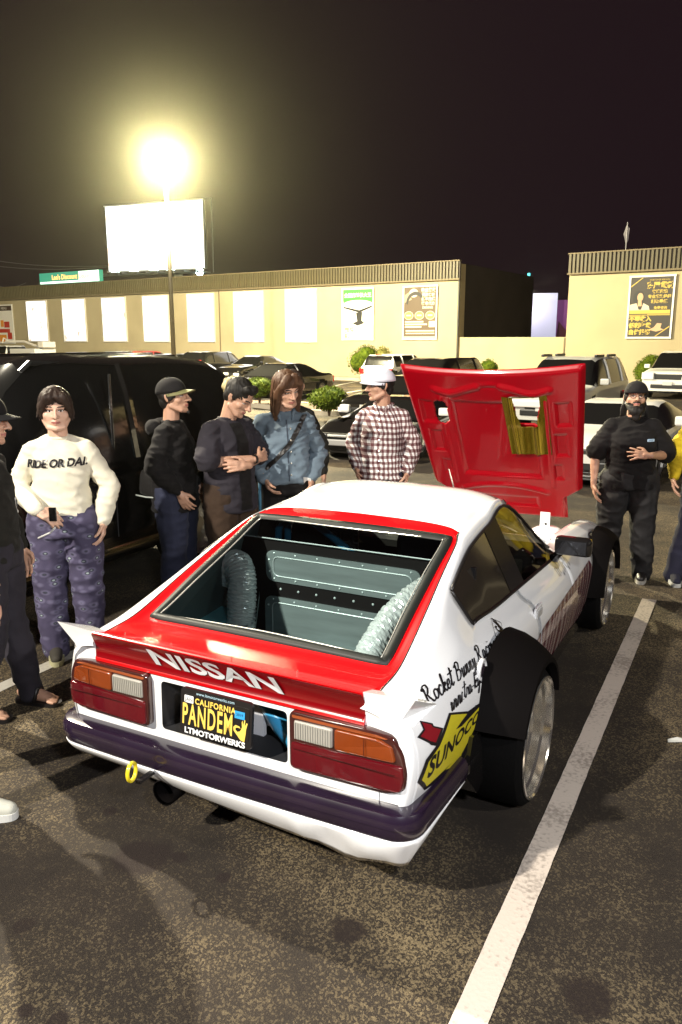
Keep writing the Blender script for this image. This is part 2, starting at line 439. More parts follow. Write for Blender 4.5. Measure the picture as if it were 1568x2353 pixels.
# ------------------------------------------------------------------ buildings along the far edge of the lot
WR = math.atan2(-0.54864, 0.83606)
M_STUCCO = mat('tan_stucco', (0.42, 0.355, 0.225), 0.9, var=0.08, vscale=0.6, bump=0.35, bscale=30, spec=0.2)
M_PARA = mat('ribbed_metal_paint', (0.085, 0.070, 0.034), 0.55, var=0.12, vscale=1.2)
M_PARAD = mat('parapet_backing_paint', (0.030, 0.022, 0.016), 0.7)
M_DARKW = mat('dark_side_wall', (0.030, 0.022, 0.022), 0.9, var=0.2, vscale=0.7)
M_TRIM = mat('tan_trim', (0.16, 0.125, 0.07), 0.7)
M_WHITEF = mat('white_frame', (0.72, 0.70, 0.66), 0.5)
M_CONC = mat('concrete', (0.38, 0.34, 0.27), 0.85, var=0.15, vscale=2.5, bump=0.3, bscale=25)
def build_block(label, s0, s1, depth, z1=5.55, para=0.77, ribs_from=None):
    b = thing('commercial_building', label, 'building', wp_(0, 0), WR)
    wm = MB(); wm.box(((s0 + s1) / 2, depth / 2, z1 / 2 - 0.05), (s1 - s0, depth, z1 - 0.1)); wm.obj('wall', M_STUCCO, b)
    bk = MB(); bk.box(((s0 + s1) / 2, -0.05, z1 - para / 2), (s1 - s0 + 0.06, 0.1, para)); bk.obj('parapet', M_PARAD, b)
    tr = MB(); tr.box(((s0 + s1) / 2, -0.09, z1 - para - 0.035), (s1 - s0 + 0.1, 0.18, 0.07)); tr.box(((s0 + s1) / 2, -0.09, z1 + 0.02), (s1 - s0 + 0.1, 0.2, 0.05)); tr.obj('parapet_trim', M_TRIM, b)
    rib = MB(); rib.prism([(-0.060, -0.0), (-0.046, -0.060), (0.046, -0.060), (0.060, 0.0)], -para / 2 + 0.004, para / 2 - 0.004, 'XY')
    rib0 = None; st = MB(); s = s1 - 0.09
    while s > s0:
        if ribs_from is None or s > ribs_from:
            if rib0 is None: rib0 = o = rib.obj('rib', M_PARA, b)
            else: o = rib0.copy(); COL.objects.link(o)
            o.location = (s, -0.101, z1 - para / 2)
        else:
            st.add([(v[0] + s, v[1] - 0.101, v[2] + z1 - para / 2) for v in rib.V], rib.F)
        s -= 0.167
    if st.V: tag(st.obj('ribs', M_PARA, b), kind='stuff')
    return b
bl = build_block('long tan stucco building with ribbed parapet and a row of bright windows', -62, -7.13, 0.6, ribs_from=-32)
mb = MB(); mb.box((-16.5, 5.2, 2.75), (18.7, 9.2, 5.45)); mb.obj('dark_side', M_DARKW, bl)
# vertical joints and downpipes on the long wall
mb = MB(); mb.box((-22.0, -0.02, 2.35), (0.05, 0.05, 4.7)); mb.obj('downpipe', M_TRIM, bl)
mb = MB(); mb.box((-7.16, -0.03, 2.7), (0.07, 0.06, 5.3)); mb.obj('corner_trim', mat('dark_trim', (0.04, 0.04, 0.035), 0.6), bl)
br = build_block('tan stucco building at the right with ribbed parapet', -2.0, 16, 12)
lw = thing('low_wall', 'low tan wall joining the two tan buildings', 'wall', wp_(0, 0), WR)
mb = MB(); mb.box((-4.565, 0.2, 1.055), (5.11, 0.25, 2.11)); mb.obj('wall_panel', M_STUCCO, lw)
mb = MB(); mb.box((-2.06, 0.04, 1.04), (0.06, 0.06, 2.08)); mb.obj('joint', M_TRIM, lw)
# bright windows
def pane_mat(name, col, strength, blot):
    m = bpy.data.materials.new(name); m.use_nodes = True; N, L = nt(m); b = N['Principled BSDF']
    tc = N.new('ShaderNodeTexCoord'); n = N.new('ShaderNodeTexNoise'); n.inputs['Scale'].default_value = 1.3; n.inputs['Detail'].default_value = 3
    L.new(tc.outputs['Object'], n.inputs['Vector']); r = N.new('ShaderNodeValToRGB')
    r.color_ramp.elements[0].position = 0.30; r.color_ramp.elements[0].color = (*[c * blot for c in (1.0, 0.72, 0.55)], 1)
    r.color_ramp.elements[1].position = 0.42; r.color_ramp.elements[1].color = (*col, 1)
    L.new(n.outputs['Fac'], r.inputs[0]); L.new(r.outputs[0], b.inputs['Emission Color']); b.inputs['Emission Strength'].default_value = strength
    b.inputs['Base Color'].default_value = (0.3, 0.3, 0.3, 1); b.inputs['Roughness'].default_value = 0.2
    return m
M_PANE = pane_mat('lit_pane', (1.0, 0.96, 0.98), 2.3, 0.6)
M_PANE2 = pane_mat('lit_pane_blotchy', (1.0, 0.97, 0.95), 1.9, 0.32)
M_POST = mat('poster_white', (0.85, 0.82, 0.75), 0.5)
for i, (a, b_) in enumerate(((-39.5, -37.4), (-35.7, -33.5), (-31.82, -29.72), (-28.12, -26.04), (-24.42, -22.42), (-20.85, -18.82), (-17.23, -15.27))):
    c = (a + b_) / 2; wdt = b_ - a
    fr = MB()
    for (x, z, dx, dz) in ((c, 4.58, wdt + .1, .06), (c, 1.90, wdt + .1, .08), (a - .02, 3.24, .06, 2.62), (b_ + .02, 3.24, .06, 2.62)):
        fr.box((x, -0.04, z), (dx, 0.1, dz))
    f = fr.obj('window', M_WHITEF, bl)
    pn = MB(); pn.box((c, -0.02, 3.24), (wdt - .02, 0.03, 2.6)); pn.obj('pane', M_PANE2 if i < 3 else M_PANE, f)

def panel_quad(mb_, x0, x1, z0, z1, y): mb_.add([(x0, y, z0), (x1, y, z0), (x1, y, z1), (x0, y, z1)], [(0, 1, 2, 3)])
def fl(name, rects, m, parent, y):
    q = MB()
    for r in rects: panel_quad(q, *r, y)
    return mesh(name, q.V, q.F, m, parent)
def polyq(name, polys, m, parent, y):
    V = []; F = []
    for p in polys:
        v, f = tess([p]); n = len(V); V += [(a, y, b) for a, b in v]; F += [tuple(i + n for i in t) for t in f]
    o = mesh(name, V, F, m, parent)
    return o
def poster(label, s0, s1, z0, z1, back, frame, rim=0.06):
    p = thing('poster', label, 'poster', wp_((s0 + s1) / 2, -0.02, z0), WR, 'framed posters on the tan walls')
    w_, h_ = s1 - s0, z1 - z0
    mb_ = MB(); mb_.box((0, -0.025, h_ / 2), (w_, 0.05, h_)); mb_.obj('board', back, p)
    fr = MB()
    for (x, z, dx, dz) in ((0, h_ - rim / 2, w_ + .02, rim), (0, rim / 2, w_ + .02, rim), (-w_ / 2 + rim / 2, h_ / 2, rim, h_ - 2 * rim - .004), (w_ / 2 - rim / 2, h_ / 2, rim, h_ - 2 * rim - .004)):
        fr.box((x, -0.04, z), (dx, 0.07, dz))
    fr.obj('frame', frame, p); return p, w_, h_
def ell(cx, cz, rx, rz, n=20, a0=0, a1=2 * PI): return [(cx + rx * math.cos(a0 + (a1 - a0) * i / n), cz + rz * math.sin(a0 + (a1 - a0) * i / n)) for i in range(n + (0 if a1 - a0 > 6.28 else 1))]
Y1, Y2, Y3, Y4 = -0.054, -0.058, -0.062, -0.066
def ptext(p, s, m, x, z, size, y=Y3, **k):
    V, F = text_mesh(s, size, **k)
    return mesh('lettering', [(x + v[0], y, z + v[1]) for v in V], F, m, p)
M_FW = mat('poster_frame_white', (0.80, 0.79, 0.74), 0.5)
# far left poster, cut by the picture edge
p, W_, H_ = poster('colourful lit poster at the far left of the long wall', -43.0, -41.1, 1.75, 4.42, M_POST, M_FW)
fl('print', [(-W_/2+.08, W_/2-.08, 2.25, 2.58)], mat('poster_brown', (0.06, 0.03, 0.02), .6), p, Y1)
fl('print', [(-.8, .5, .75, 1.0), (-.1, .5, 1.1, 1.5), (.2, .7, .3, .75)], mat('poster_red', (0.5, 0.04, 0.02), .6), p, Y1)
fl('print', [(-.75, .05, .12, .6), (-.5, -.15, 1.15, 1.6)], mat('poster_orange', (0.8, 0.3, 0.03), .6), p, Y1)
ptext(p, 'MENU', M_POST, 0, 2.33, .24, Y2)
# mahjong table poster
p, W_, H_ = poster('white poster with a green arched heading over a folding game table', -13.64, -11.74, 1.97, 4.55, M_POST, M_FW, .05)
MG = mat('poster_green', (0.05, 0.26, 0.05), .6); MB_ = mat('poster_black', (0.02, 0.02, 0.02), .6); MTN = mat('poster_tan', (0.45, 0.30, 0.14), .6)
polyq('print', [[(-.88, 2.5), (-.88, 1.95)] + ell(0, 1.78, .86, .2, 14, PI, 0)[1:-1] + [(.88, 1.95), (.88, 2.5)]], MG, p, Y1)
ptext(p, '全国麻将机大王', M_POST, 0, 2.13, .23, Y3, offset=.006)
polyq('print', [[(-.85, 1.72), (.0, 1.93), (.85, 1.75), (.1, 1.52)]], mat('poster_felt', (0.55, 0.58, 0.40), .6), p, Y2)
polyq('print', [[(-.85, 1.68), (.1, 1.48), (.85, 1.71), (.85, 1.62), (.1, 1.36), (-.85, 1.60)], [(-.1, 1.36), (.28, 1.4), (.24, .98), (.42, .85), (.0, .72), (-.3, .84), (-.02, .95)]], MB_, p, Y3)
polyq('print', [[(.3, 1.35), (.85, 1.45), (.85, 1.1), (.4, 1.0)]], mat('poster_grey', (.45, .45, .4), .6), p, Y1)
ptext(p, '麻将', MTN, -.5, .40, .30, Y3, offset=.008); ptext(p, '机', MTN, -.65, .1, .30, Y3, offset=.008)
fl('print', [(.15 + .18 * k, .28 + .18 * k, z, z + .13) for k in range(4) for z in (.5, .32)], mat('poster_pale', (.62, .6, .42), .6), p, Y1)
# driving school style poster
p, W_, H_ = poster('dark brown poster showing a steering wheel and three orange discs', -10.09, -8.23, 1.99, 4.53, mat('poster_brown2', (0.09, 0.06, 0.035), .6), M_FW, .06)
MO = mat('poster_orange2', (0.62, 0.20, 0.06), .6); MC = mat('poster_cream', (0.62, 0.55, 0.40), .6)
ring = ell(-.25, 1.72, .50, .55, 22, PI * 1.0, PI * .2); ring2 = ell(-.25, 1.66, .40, .44, 22, PI * .2, PI * 1.0)
polyq('print', [ell(-.35, 2.2, .24, .2, 16)], MC, p, Y1)
polyq('print', [[(-.85, 2.1), (-.6, 2.25), (-.45, 1.9), (-.85, 1.75)], [(.1, 2.3), (.35, 2.3), (.35, 2.05), (.1, 2.05)]], mat('poster_mid', (.3, .24, .16), .6), p, Y1)
polyq('print', [ring + ring2], MB_, p, Y2)
polyq('print', [ell(x, 1.15, .25, .2, 18) for x in (-.6, -.02, .56)], MC, p, Y1)
polyq('print', [ell(x, 1.15, .22, .175, 18) for x in (-.6, -.02, .56)], MO, p, Y2)
fl('print', [(x - .13, x + .13, 1.12, 1.19) for x in (-.6, -.02, .56)], MC, p, Y3)
for s_, z, x, sz in (('最佳驾驶', 2.25, .45, .2), ('优质驾校', 2.04, .45, .17), ('新手陪练', 1.84, .45, .18), ('路考代办', 1.64, .45, .18), ('DRIVING', 1.47, .42, .14)):
    ptext(p, s_, MC, x, z, sz, Y3, offset=.006)
fl('print', [(-.8, .2, .82, .89), (-.8, .4, .70, .77), (-.8, .1, .58, .65), (-.75, .8, .40, .46), (-.75, .8, .28, .33), (-.85, .85, .1, .16), (.5, .83, .60, .88)], MC, p, Y1)
# poster on the right building
p, W_, H_ = poster('black and gold loan poster with a woman in a white jacket', .54, 2.34, 2.04, 4.56, mat('poster_dark', (0.028, 0.022, 0.016), .5), M_FW, .07)
MY = mat('poster_gold', (0.55, 0.40, 0.07), .55); MSK = mat('poster_skin', (0.55, 0.34, 0.20), .6)
ptext(p, '房屋贷款', MY, .33, 2.02, .27, offset=.012); ptext(p, '快速批核', MY, .33, 1.82, .15, offset=.006); ptext(p, '专业贷款经纪', MY, .33, 1.62, .15, offset=.006); ptext(p, '利率最低', MY, .33, 1.42, .16, offset=.006)
ptext(p, '免费咨询', MY, .40, 1.18, .13, offset=.004); ptext(p, 'MORTGAGE SERVICES', MY, .30, 2.30, .08)
ptext(p, '不要收入', MY, -.36, .72, .22, offset=.012); ptext(p, '低利率贷', MY, -.36, .45, .22, offset=.012); ptext(p, '自住投资', MY, -.36, .18, .22, offset=.012)
fl('print', [(-.82, .78, 1.0, 1.14), (-.82, .78, .93, .955), (-.1, .78, .965, .985)], MY, p, Y2)
polyq('print', [[(-.82, 2.1), (-.40, 2.42), (-.35, 2.42), (-.82, 2.05)], [(.30, .09), (.80, .46), (.80, .51), (.25, .09)]], MY, p, Y2)
polyq('print', [ell(-.48, 1.62, .22, .30, 18)], MB_, p, Y2)
polyq('print', [ell(-.42, 1.66, .12, .17, 16), [(-.50, 1.52), (-.36, 1.52), (-.34, 1.3), (-.5, 1.3)]], MSK, p, Y3)
polyq('print', [[(-.82, 1.14), (-.82, 1.36), (-.55, 1.42), (-.45, 1.16), (-.35, 1.16), (-.28, 1.42), (-.06, 1.30), (-.02, 1.14)]], MC, p, Y3)
polyq('print', [[(.0, .36), (.2, .45), (.32, .62), (.5, .6), (.46, .42), (.6, .36), (.3, .28)]], MSK, p, Y3)
# green illuminated shop sign on the roof edge
sg = thing('shop_sign', 'green and white lit shop sign on the roof edge of the long building', 'sign', wp_(-34.5, -0.2, 5.57), WR)
mb = MB(); mb.box((0, 0, .36), (5.9, .3, .70)); mb.obj('sign_box', mat('sign_green', (0.02, 0.16, 0.10), .5, emit=(0.05, 0.34, 0.22), estr=.7), sg)
fl('lit_face', [(1.0, 2.93, .03, .69), (-2.9, 1.0, .03, .16)], mat('sign_white', (.7, .7, .7), .5, emit=(.9, 1.0, .9), estr=1.2), sg, -.155)
V, F = text_mesh("Lee's Discount Liquor", .42, offset=.012); mesh('lettering', [(v[0] + .2, -.16, v[1] + .27) for v in V], F, mat('sign_orange', (.8, .4, .1), .5, emit=(1.0, .55, .16), estr=1.5), sg)
mb = MB()
for x in np.linspace(-2.6, 2.6, 6): mb.box((x, .05, -.01), (.08, .08, .08))
mb.obj('bracket', M_TRIM, sg)
# antenna on the right building
an = thing('antenna_mast', 'thin mast with a small flag on the right building roof', 'mast', at(1437, 590, Y=36.5))
mb = MB(); mb.tube([(0, 0, -.4), (0, 0, 1.45)], .022, 6); mb.obj('mast_pole', mat('mast_grey', (.25, .24, .25), .5, .3), an)
mb = MB(); mb.add([(0, 0, .5), (-.14, .02, .95), (-.02, .03, 1.35), (.10, 0, 1.2), (.09, .02, .7)], [(0, 1, 2, 3, 4)]); mb.obj('flag', mat('flag_grey', (.3, .28, .30), .8), an)
# dark block and pale building seen through the gap
db = thing('dark_rear_building', 'dark building standing in the gap behind the low wall', 'building', at(1190, 775, Y=62).xy.to_3d(), WR)
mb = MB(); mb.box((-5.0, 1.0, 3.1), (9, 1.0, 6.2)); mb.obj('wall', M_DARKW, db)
mb = MB(); mb.tube([(-2.2, .8, 0), (-2.2, .8, 4.2)], .12, 8); mb.tube([(-1.2, .8, 0), (-1.2, .8, 3.9)], .1, 8); mb.obj('pipe', mat('pipe_grey', (.09, .08, .09), .6), db)
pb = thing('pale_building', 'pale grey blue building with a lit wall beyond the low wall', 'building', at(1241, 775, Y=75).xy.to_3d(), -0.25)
mb = MB(); mb.box((0, 4, 3.1), (2.8, 8, 6.2)); mb.obj('wall', mat('pale_blue_wall_glow', (.42, .45, .58), .8, emit=(.42, .45, .62), estr=.55), pb)  # lamp light on this wall put into its material as emission
mb = MB(); mb.box((2.2, 4.6, 2.8), (1.6, 8, 5.6)); mb.obj('side_wing', mat('purple_wall_glow', (.16, .05, .15), .8, emit=(.3, .08, .28), estr=.25), pb)  # wing lighting put into the colour as a weak glow
mb = MB(); mb.prism([(1.4, 1.8), (3.2, 1.8), (1.6, 3.7)], .3, .5); mb.obj('awning', mat('maroon_awning', (.10, .02, .03), .8), pb)
wl3 = mb = MB(); mb.box((-1.1, -.15, 4.4), (.3, .25, .25)); mb.obj('wall_lamp', mat('wall_lamp_glow', (1, .9, .8), .5, emit=(1.0, .85, .75), estr=14), pb)
mb = MB(); mb.box((-1.28, .2, 7.2), (.22, .2, 1.6)); mb.obj('neon_sign', mat('neon_cyan', (.1, .8, .8), .5, emit=(.1, .95, 1.0), estr=1.6), pb)
pl = at(1218, 700, Y=73); lamp('wall_lamp_light', 'POINT', pl, 500, (1.0, .85, .8), .1)
# kerb and walk along the wall, planting strip
mb = MB(); mb.box((-20, -.62, .07), (84, 1.2, .14)); o = mb.obj('sidewalk', M_CONC); o.location = wp_(0, 0); o.rotation_euler = (0, 0, WR); tag(o, kind='structure')
# islands
M_SOIL = mat('planting_soil', (.12, .08, .05), .95, var=.3, vscale=6)
def island(P, L_, W_, rz):
    poly = round_poly([(-L_/2, -W_/2), (L_/2, -W_/2), (L_/2, W_/2), (-L_/2, W_/2)], .45, 6); inn = [(a * (1 - .3 / L_), b_ * (1 - .3 / W_)) for a, b_ in poly]
    n = len(poly); V = [(a, b_, 0) for a, b_ in poly] + [(a, b_, .13) for a, b_ in poly] + [(a, b_, .13) for a, b_ in inn] + [(a, b_, .10) for a, b_ in inn]
    F = [(k * n + i, k * n + (i + 1) % n, (k + 1) * n + (i + 1) % n, (k + 1) * n + i) for k in range(3) for i in range(n)]
    o = mesh('kerb', V, F, M_CONC); o.location = P; o.rotation_euler = (0, 0, rz); tag(o, kind='structure')
    s_ = mesh('planting_bed', [(a, b_, .104) for a, b_ in inn], [tuple(range(n))], M_SOIL); s_.location = P; s_.rotation_euler = (0, 0, rz); tag(s_, kind='structure')
island((-1.4, 23.4, 0), 5.2, 1.5, 2.25)

# ------------------------------------------------------------------ bushes
def leaf_mat(name, c1, c2):
    m = bpy.data.materials.new(name); m.use_nodes = True; N, L = nt(m); b = N['Principled BSDF']
    gi = N.new('ShaderNodeTexNoise'); tc = N.new('ShaderNodeTexCoord'); gi.inputs['Scale'].default_value = 7; L.new(tc.outputs['Object'], gi.inputs['Vector'])
    r = N.new('ShaderNodeValToRGB'); r.color_ramp.elements[0].position = .35; r.color_ramp.elements[1].position = .65
    r.color_ramp.elements[0].color = (*c1, 1); r.color_ramp.elements[1].color = (*c2, 1)
    L.new(gi.outputs['Fac'], r.inputs[0]); L.new(r.outputs[0], b.inputs['Base Color']); b.inputs['Roughness'].default_value = .9; b.inputs['Specular IOR Level'].default_value = .1
    return m
M_LEAF = leaf_mat('bush_leaves', (.04, .07, .008), (.12, .16, .014)); M_BARK = mat('bark', (.10, .065, .04), .9)
M_LEAF2 = leaf_mat('pale_bush_leaves', (.12, .12, .03), (.26, .24, .07))
def bush(label, P, r, n, m=M_LEAF, lumps=6, seed=1, trunk=.2):
    rnd = random.Random(seed); t = thing('bush', label, 'bush', P, rnd.random() * 6, 'clipped bushes in the lot')
    L0 = [(rnd.uniform(-.35, .35) * r[0], rnd.uniform(-.35, .35) * r[1], trunk + r[2] * (1 + rnd.uniform(-.35, .35)), rnd.uniform(.55, .8)) for _ in range(lumps)] + [(0, 0, trunk + r[2], .9)]
    V = []; F = []
    for i in range(n):
        lx, ly, lz, k = rnd.choice(L0); a = rnd.uniform(0, 2 * PI); cz = rnd.uniform(-1, 1); q = math.sqrt(1 - cz * cz); rr = k * rnd.uniform(.72, 1.04)
        c = Vector((lx + math.cos(a) * q * r[0] * rr, ly + math.sin(a) * q * r[1] * rr, max(.12, lz + cz * r[2] * rr)))
        s_ = rnd.uniform(.018, .04) * (1 + r[0] * .25); u_ = Vector((rnd.uniform(-1, 1), rnd.uniform(-1, 1), rnd.uniform(-1, 1))).normalized(); v_ = u_.orthogonal().normalized()
        k0 = len(V); V += [c - u_ * s_, c + v_ * s_ * .6, c + u_ * s_, c - v_ * s_ * .6]; F.append((k0, k0 + 1, k0 + 2, k0 + 3))
    core = blob([('e', (a[0], a[1], max(a[2], r[2] * .6)), (r[0] * a[3] * .78, r[1] * a[3] * .78, r[2] * a[3] * .78)) for a in L0], .07, 2); Vc = core[0] + vnoise(core[0], (5, 5, 5), seed)[:, None] * .05
    n0 = len(V); V += [tuple(v) for v in Vc]; F += [tuple(i + n0 for i in f) for f in core[1]]
    mesh('foliage', V, F, m, t)
    tb = MB()
    for k in range(6):
        a = k * 1.05; tb.tube([(0, 0, 0), (.12 * math.cos(a) * r[0], .12 * math.sin(a) * r[1], trunk + .2), (.55 * math.cos(a) * r[0], .55 * math.sin(a) * r[1], trunk + r[2] * 1.2)], [.03, .022, .01], 5)
    tb.obj('stem', M_BARK, t)
bush('low leafy bush on the island left of the black sports car', at(757, 955, z=.1), (.62, .5, .34), 3600, seed=3, trunk=.1)
bush('clipped bush on the island behind the long haired man', at(597, 928, z=.1), (.55, .5, .32), 3200, seed=4, trunk=.15)
bush('tall rounded bush against the wall by the white hatchback', wp_(-11.2, -1.6), (.80, .75, .80), 6500, seed=5, trunk=.15)
bush('pale trailing shrub behind the tall rounded bush', wp_(-10.5, -1.2), (.62, .6, .75), 4200, M_LEAF2, seed=6, trunk=.25)
bush('small round bush against the wall above the open red hood', wp_(-5.14, -.95, .12), (.48, .44, .46), 3600, seed=7, trunk=.18)
bush('round green bush beside the silver pickup at the right', at(1488, 893, z=.0), (.62, .6, .62), 5200, seed=8, trunk=.2)

# ------------------------------------------------------------------ street lamp
lp = thing('street_lamp', 'tall lot lamp with glaring bulb on a dark pole by the billboard', 'street lamp', (LAMP1[0], LAMP1[1], 0))
mb = MB(); mb.lathe([(.0, 0), (.24, 0), (.24, .6), (.20, .66), (.0, .66)], n=20); mb.obj('base', M_CONC, lp)
mb = MB(); mb.tube([(0, 0, .6), (0, 0, LAMP1[2])], [.088, .062], 14); mb.obj('pole', mat('lamp_pole_paint', (.10, .085, .055), .5, .2), lp, True)
mb = MB(); mb.bbox((0, -.25, LAMP1[2] + .02), (.42, .85, .16), .04); mb.tube([(0, 0, LAMP1[2] - .1), (0, -.1, LAMP1[2])], .05, 8); mb.obj('lamp_head', mat('lamp_head_paint', (.10, .09, .07), .5), lp)
mb = MB(); mb.lathe([(.0, -.17), (.12, -.14), (.20, -.08), (.22, -.0)], (0, -.28, LAMP1[2] - .07), n=20); mb.obj('bulb', mat('lamp_glow', (1, .9, .6), .4, emit=(1.0, .86, .55), estr=160), lp, True)

# ------------------------------------------------------------------ billboard
BBc = at(357, 545, Y=74); bb = thing('billboard', 'large brightly lit blank billboard on the left skyline', 'billboard', (BBc.x, BBc.y, 0), -.38)
BH, BW = 5.75, 10.3; zc = BBc.z
M_STEEL = mat('galvanised_steel', (.22, .22, .21), .6, .5)
mb = MB(); mb.box((0, 0, zc), (BW, .35, BH)); mb.obj('backing', M_STEEL, bb)
fl('face', [(-BW/2 + .05, BW/2 - .05, zc - BH/2 + .05, zc + BH/2 - .05)], pane_mat('billboard_glow', (.95, 1.0, 1.0), 1.5, .85), bb, -.19)
mb = MB(); mb.box((0, -.22, zc + BH/2 - .02), (BW + .1, .12, .1)); mb.box((0, -.22, zc - BH/2 + .02), (BW + .1, .12, .1)); mb.obj('rim', mat('pale_rim', (.7, .7, .68), .5), bb)
mb = MB(); mb.box((0, -1.0, zc - BH/2 - .35), (BW + 1.4, 1.1, .08))
for x in np.linspace(-BW/2, BW/2, 9): mb.box((x, -.8, zc - BH/2 - .25), (.1, 1.7, .12))
mb.obj('catwalk', M_STEEL, bb)
mb = MB(); mb.tube([(1.8, .6, 0), (1.8, .6, zc + 1.0)], .45, 14); mb.obj('post', M_STEEL, bb, True)
mb = MB(); mb.tube([(BW/2 + .6, .2, zc - BH/2 - .3), (BW/2 + .6, .2, zc + BH/2 + .1)], .05, 6); mb.tube([(BW/2, .2, zc + BH/2 + .1), (BW/2 + .6, .2, zc + BH/2 + .1)], .05, 6); mb.obj('side_rail', M_STEEL, bb)
M_FLOOD = mat('flood_glow', (1, 1, 1), .5, emit=(.75, 1.0, .95), estr=9)
for k, x in enumerate((-3.2, -1.2, .9, 2.6)):
    mb = MB(); mb.bbox((x, -1.75, zc - BH/2 - .3), (.8, .35, .3), .06); f_ = mb.obj('floodlight', M_STEEL, bb)
    mb = MB(); mb.box((x, -1.73, zc - BH/2 - .12), (.7, .28, .05)); mb.obj('lens', M_FLOOD, f_)
mb = MB(); mb.bbox((BW/2 - .1, -.8, zc - BH/2 - .2), (.6, .4, .5), .1); f_ = mb.obj('floodlight', M_STEEL, bb)
mb = MB(); mb.lathe([(.0, -.26), (.3, -.2), (.34, 0)], (BW/2 - .1, -.9, zc - BH/2 - .3), 'Y', 14); mb.obj('lens', mat('flood_glow2', (1, 1, 1), .5, emit=(.7, 1.0, .95), estr=30), f_)
# overhead lines
for k, (a, b_) in enumerate((((0, 594), (247, 611)), ((0, 606), (245, 614)), ((0, 652), (60, 650)))):
    A = at(*a, Y=72); B = at(*b_, Y=72); A = A + (A - B) * .3
    pts = [A.lerp(B, t) + Vector((0, 0, -.35 * math.sin(PI * t))) for t in np.linspace(0, 1, 12)]
    mb = MB(); mb.tube(pts, .03, 5); tag(mb.obj('power_line', mat('cable_grey', (.12, .12, .11), .6)), ['upper thin overhead wire running left from the billboard', 'lower thin overhead wire running left from the billboard', 'short overhead wire at the left edge above the roof'][k], 'cable')
# ------------------------------------------------------------------ the white race coupe (car frame: x right, y forward from the tail, z up)
car = thing('race_coupe', 'white and red widebody race coupe with its hood propped open', 'car', CARO, -YAW)
M_PW = mat('white_car_paint', (.86, .86, .87), .22, coat=1.0)
M_RED = mat('red_car_paint', (.72, .003, .006), .28, coat=1.0)
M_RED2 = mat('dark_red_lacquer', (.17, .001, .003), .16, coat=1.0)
M_BLK = mat('black_rubber', (.012, .011, .011), .45)
M_BLKG = mat('gloss_black', (.008, .007, .007), .12, coat=1.0)
M_BLKM = mat('satin_black', (.010, .008, .008), .42)
M_PURP = mat('dark_purple_bumper', (.013, .0065, .018), .26, coat=.8, var=.25, vscale=5)
M_GLS = thin_glass('hatch_glass', (.86, .92, .90), .9)
M_GLS2 = thin_glass('side_glass', (.30, .27, .21), 1.1)
M_CHR = mat('chrome', (.86, .82, .74), .14, .93)
M_ALU = mat('brushed_alu_cyan_lit', (.25, .315, .335), .42, .35, var=.14, vscale=3, stretch=(1, 1, 8), bump=.05, bscale=40)  # cyan light on the load bay metal tinted into the colour
M_ALUB = mat('alu_bead_cyan_lit', (.62, .74, .78), .3, .3)  # same cyan light tinted into the bead colour
M_BLUE = mat('bright_blue_tube', (.05, .34, .62), .3, coat=.6)
M_DKIN = mat('dark_interior', (.012, .012, .014), .7)
M_TIRE = mat('tyre_rubber', (.003, .0028, .0028), .85, spec=.08, bump=.2, bscale=80)

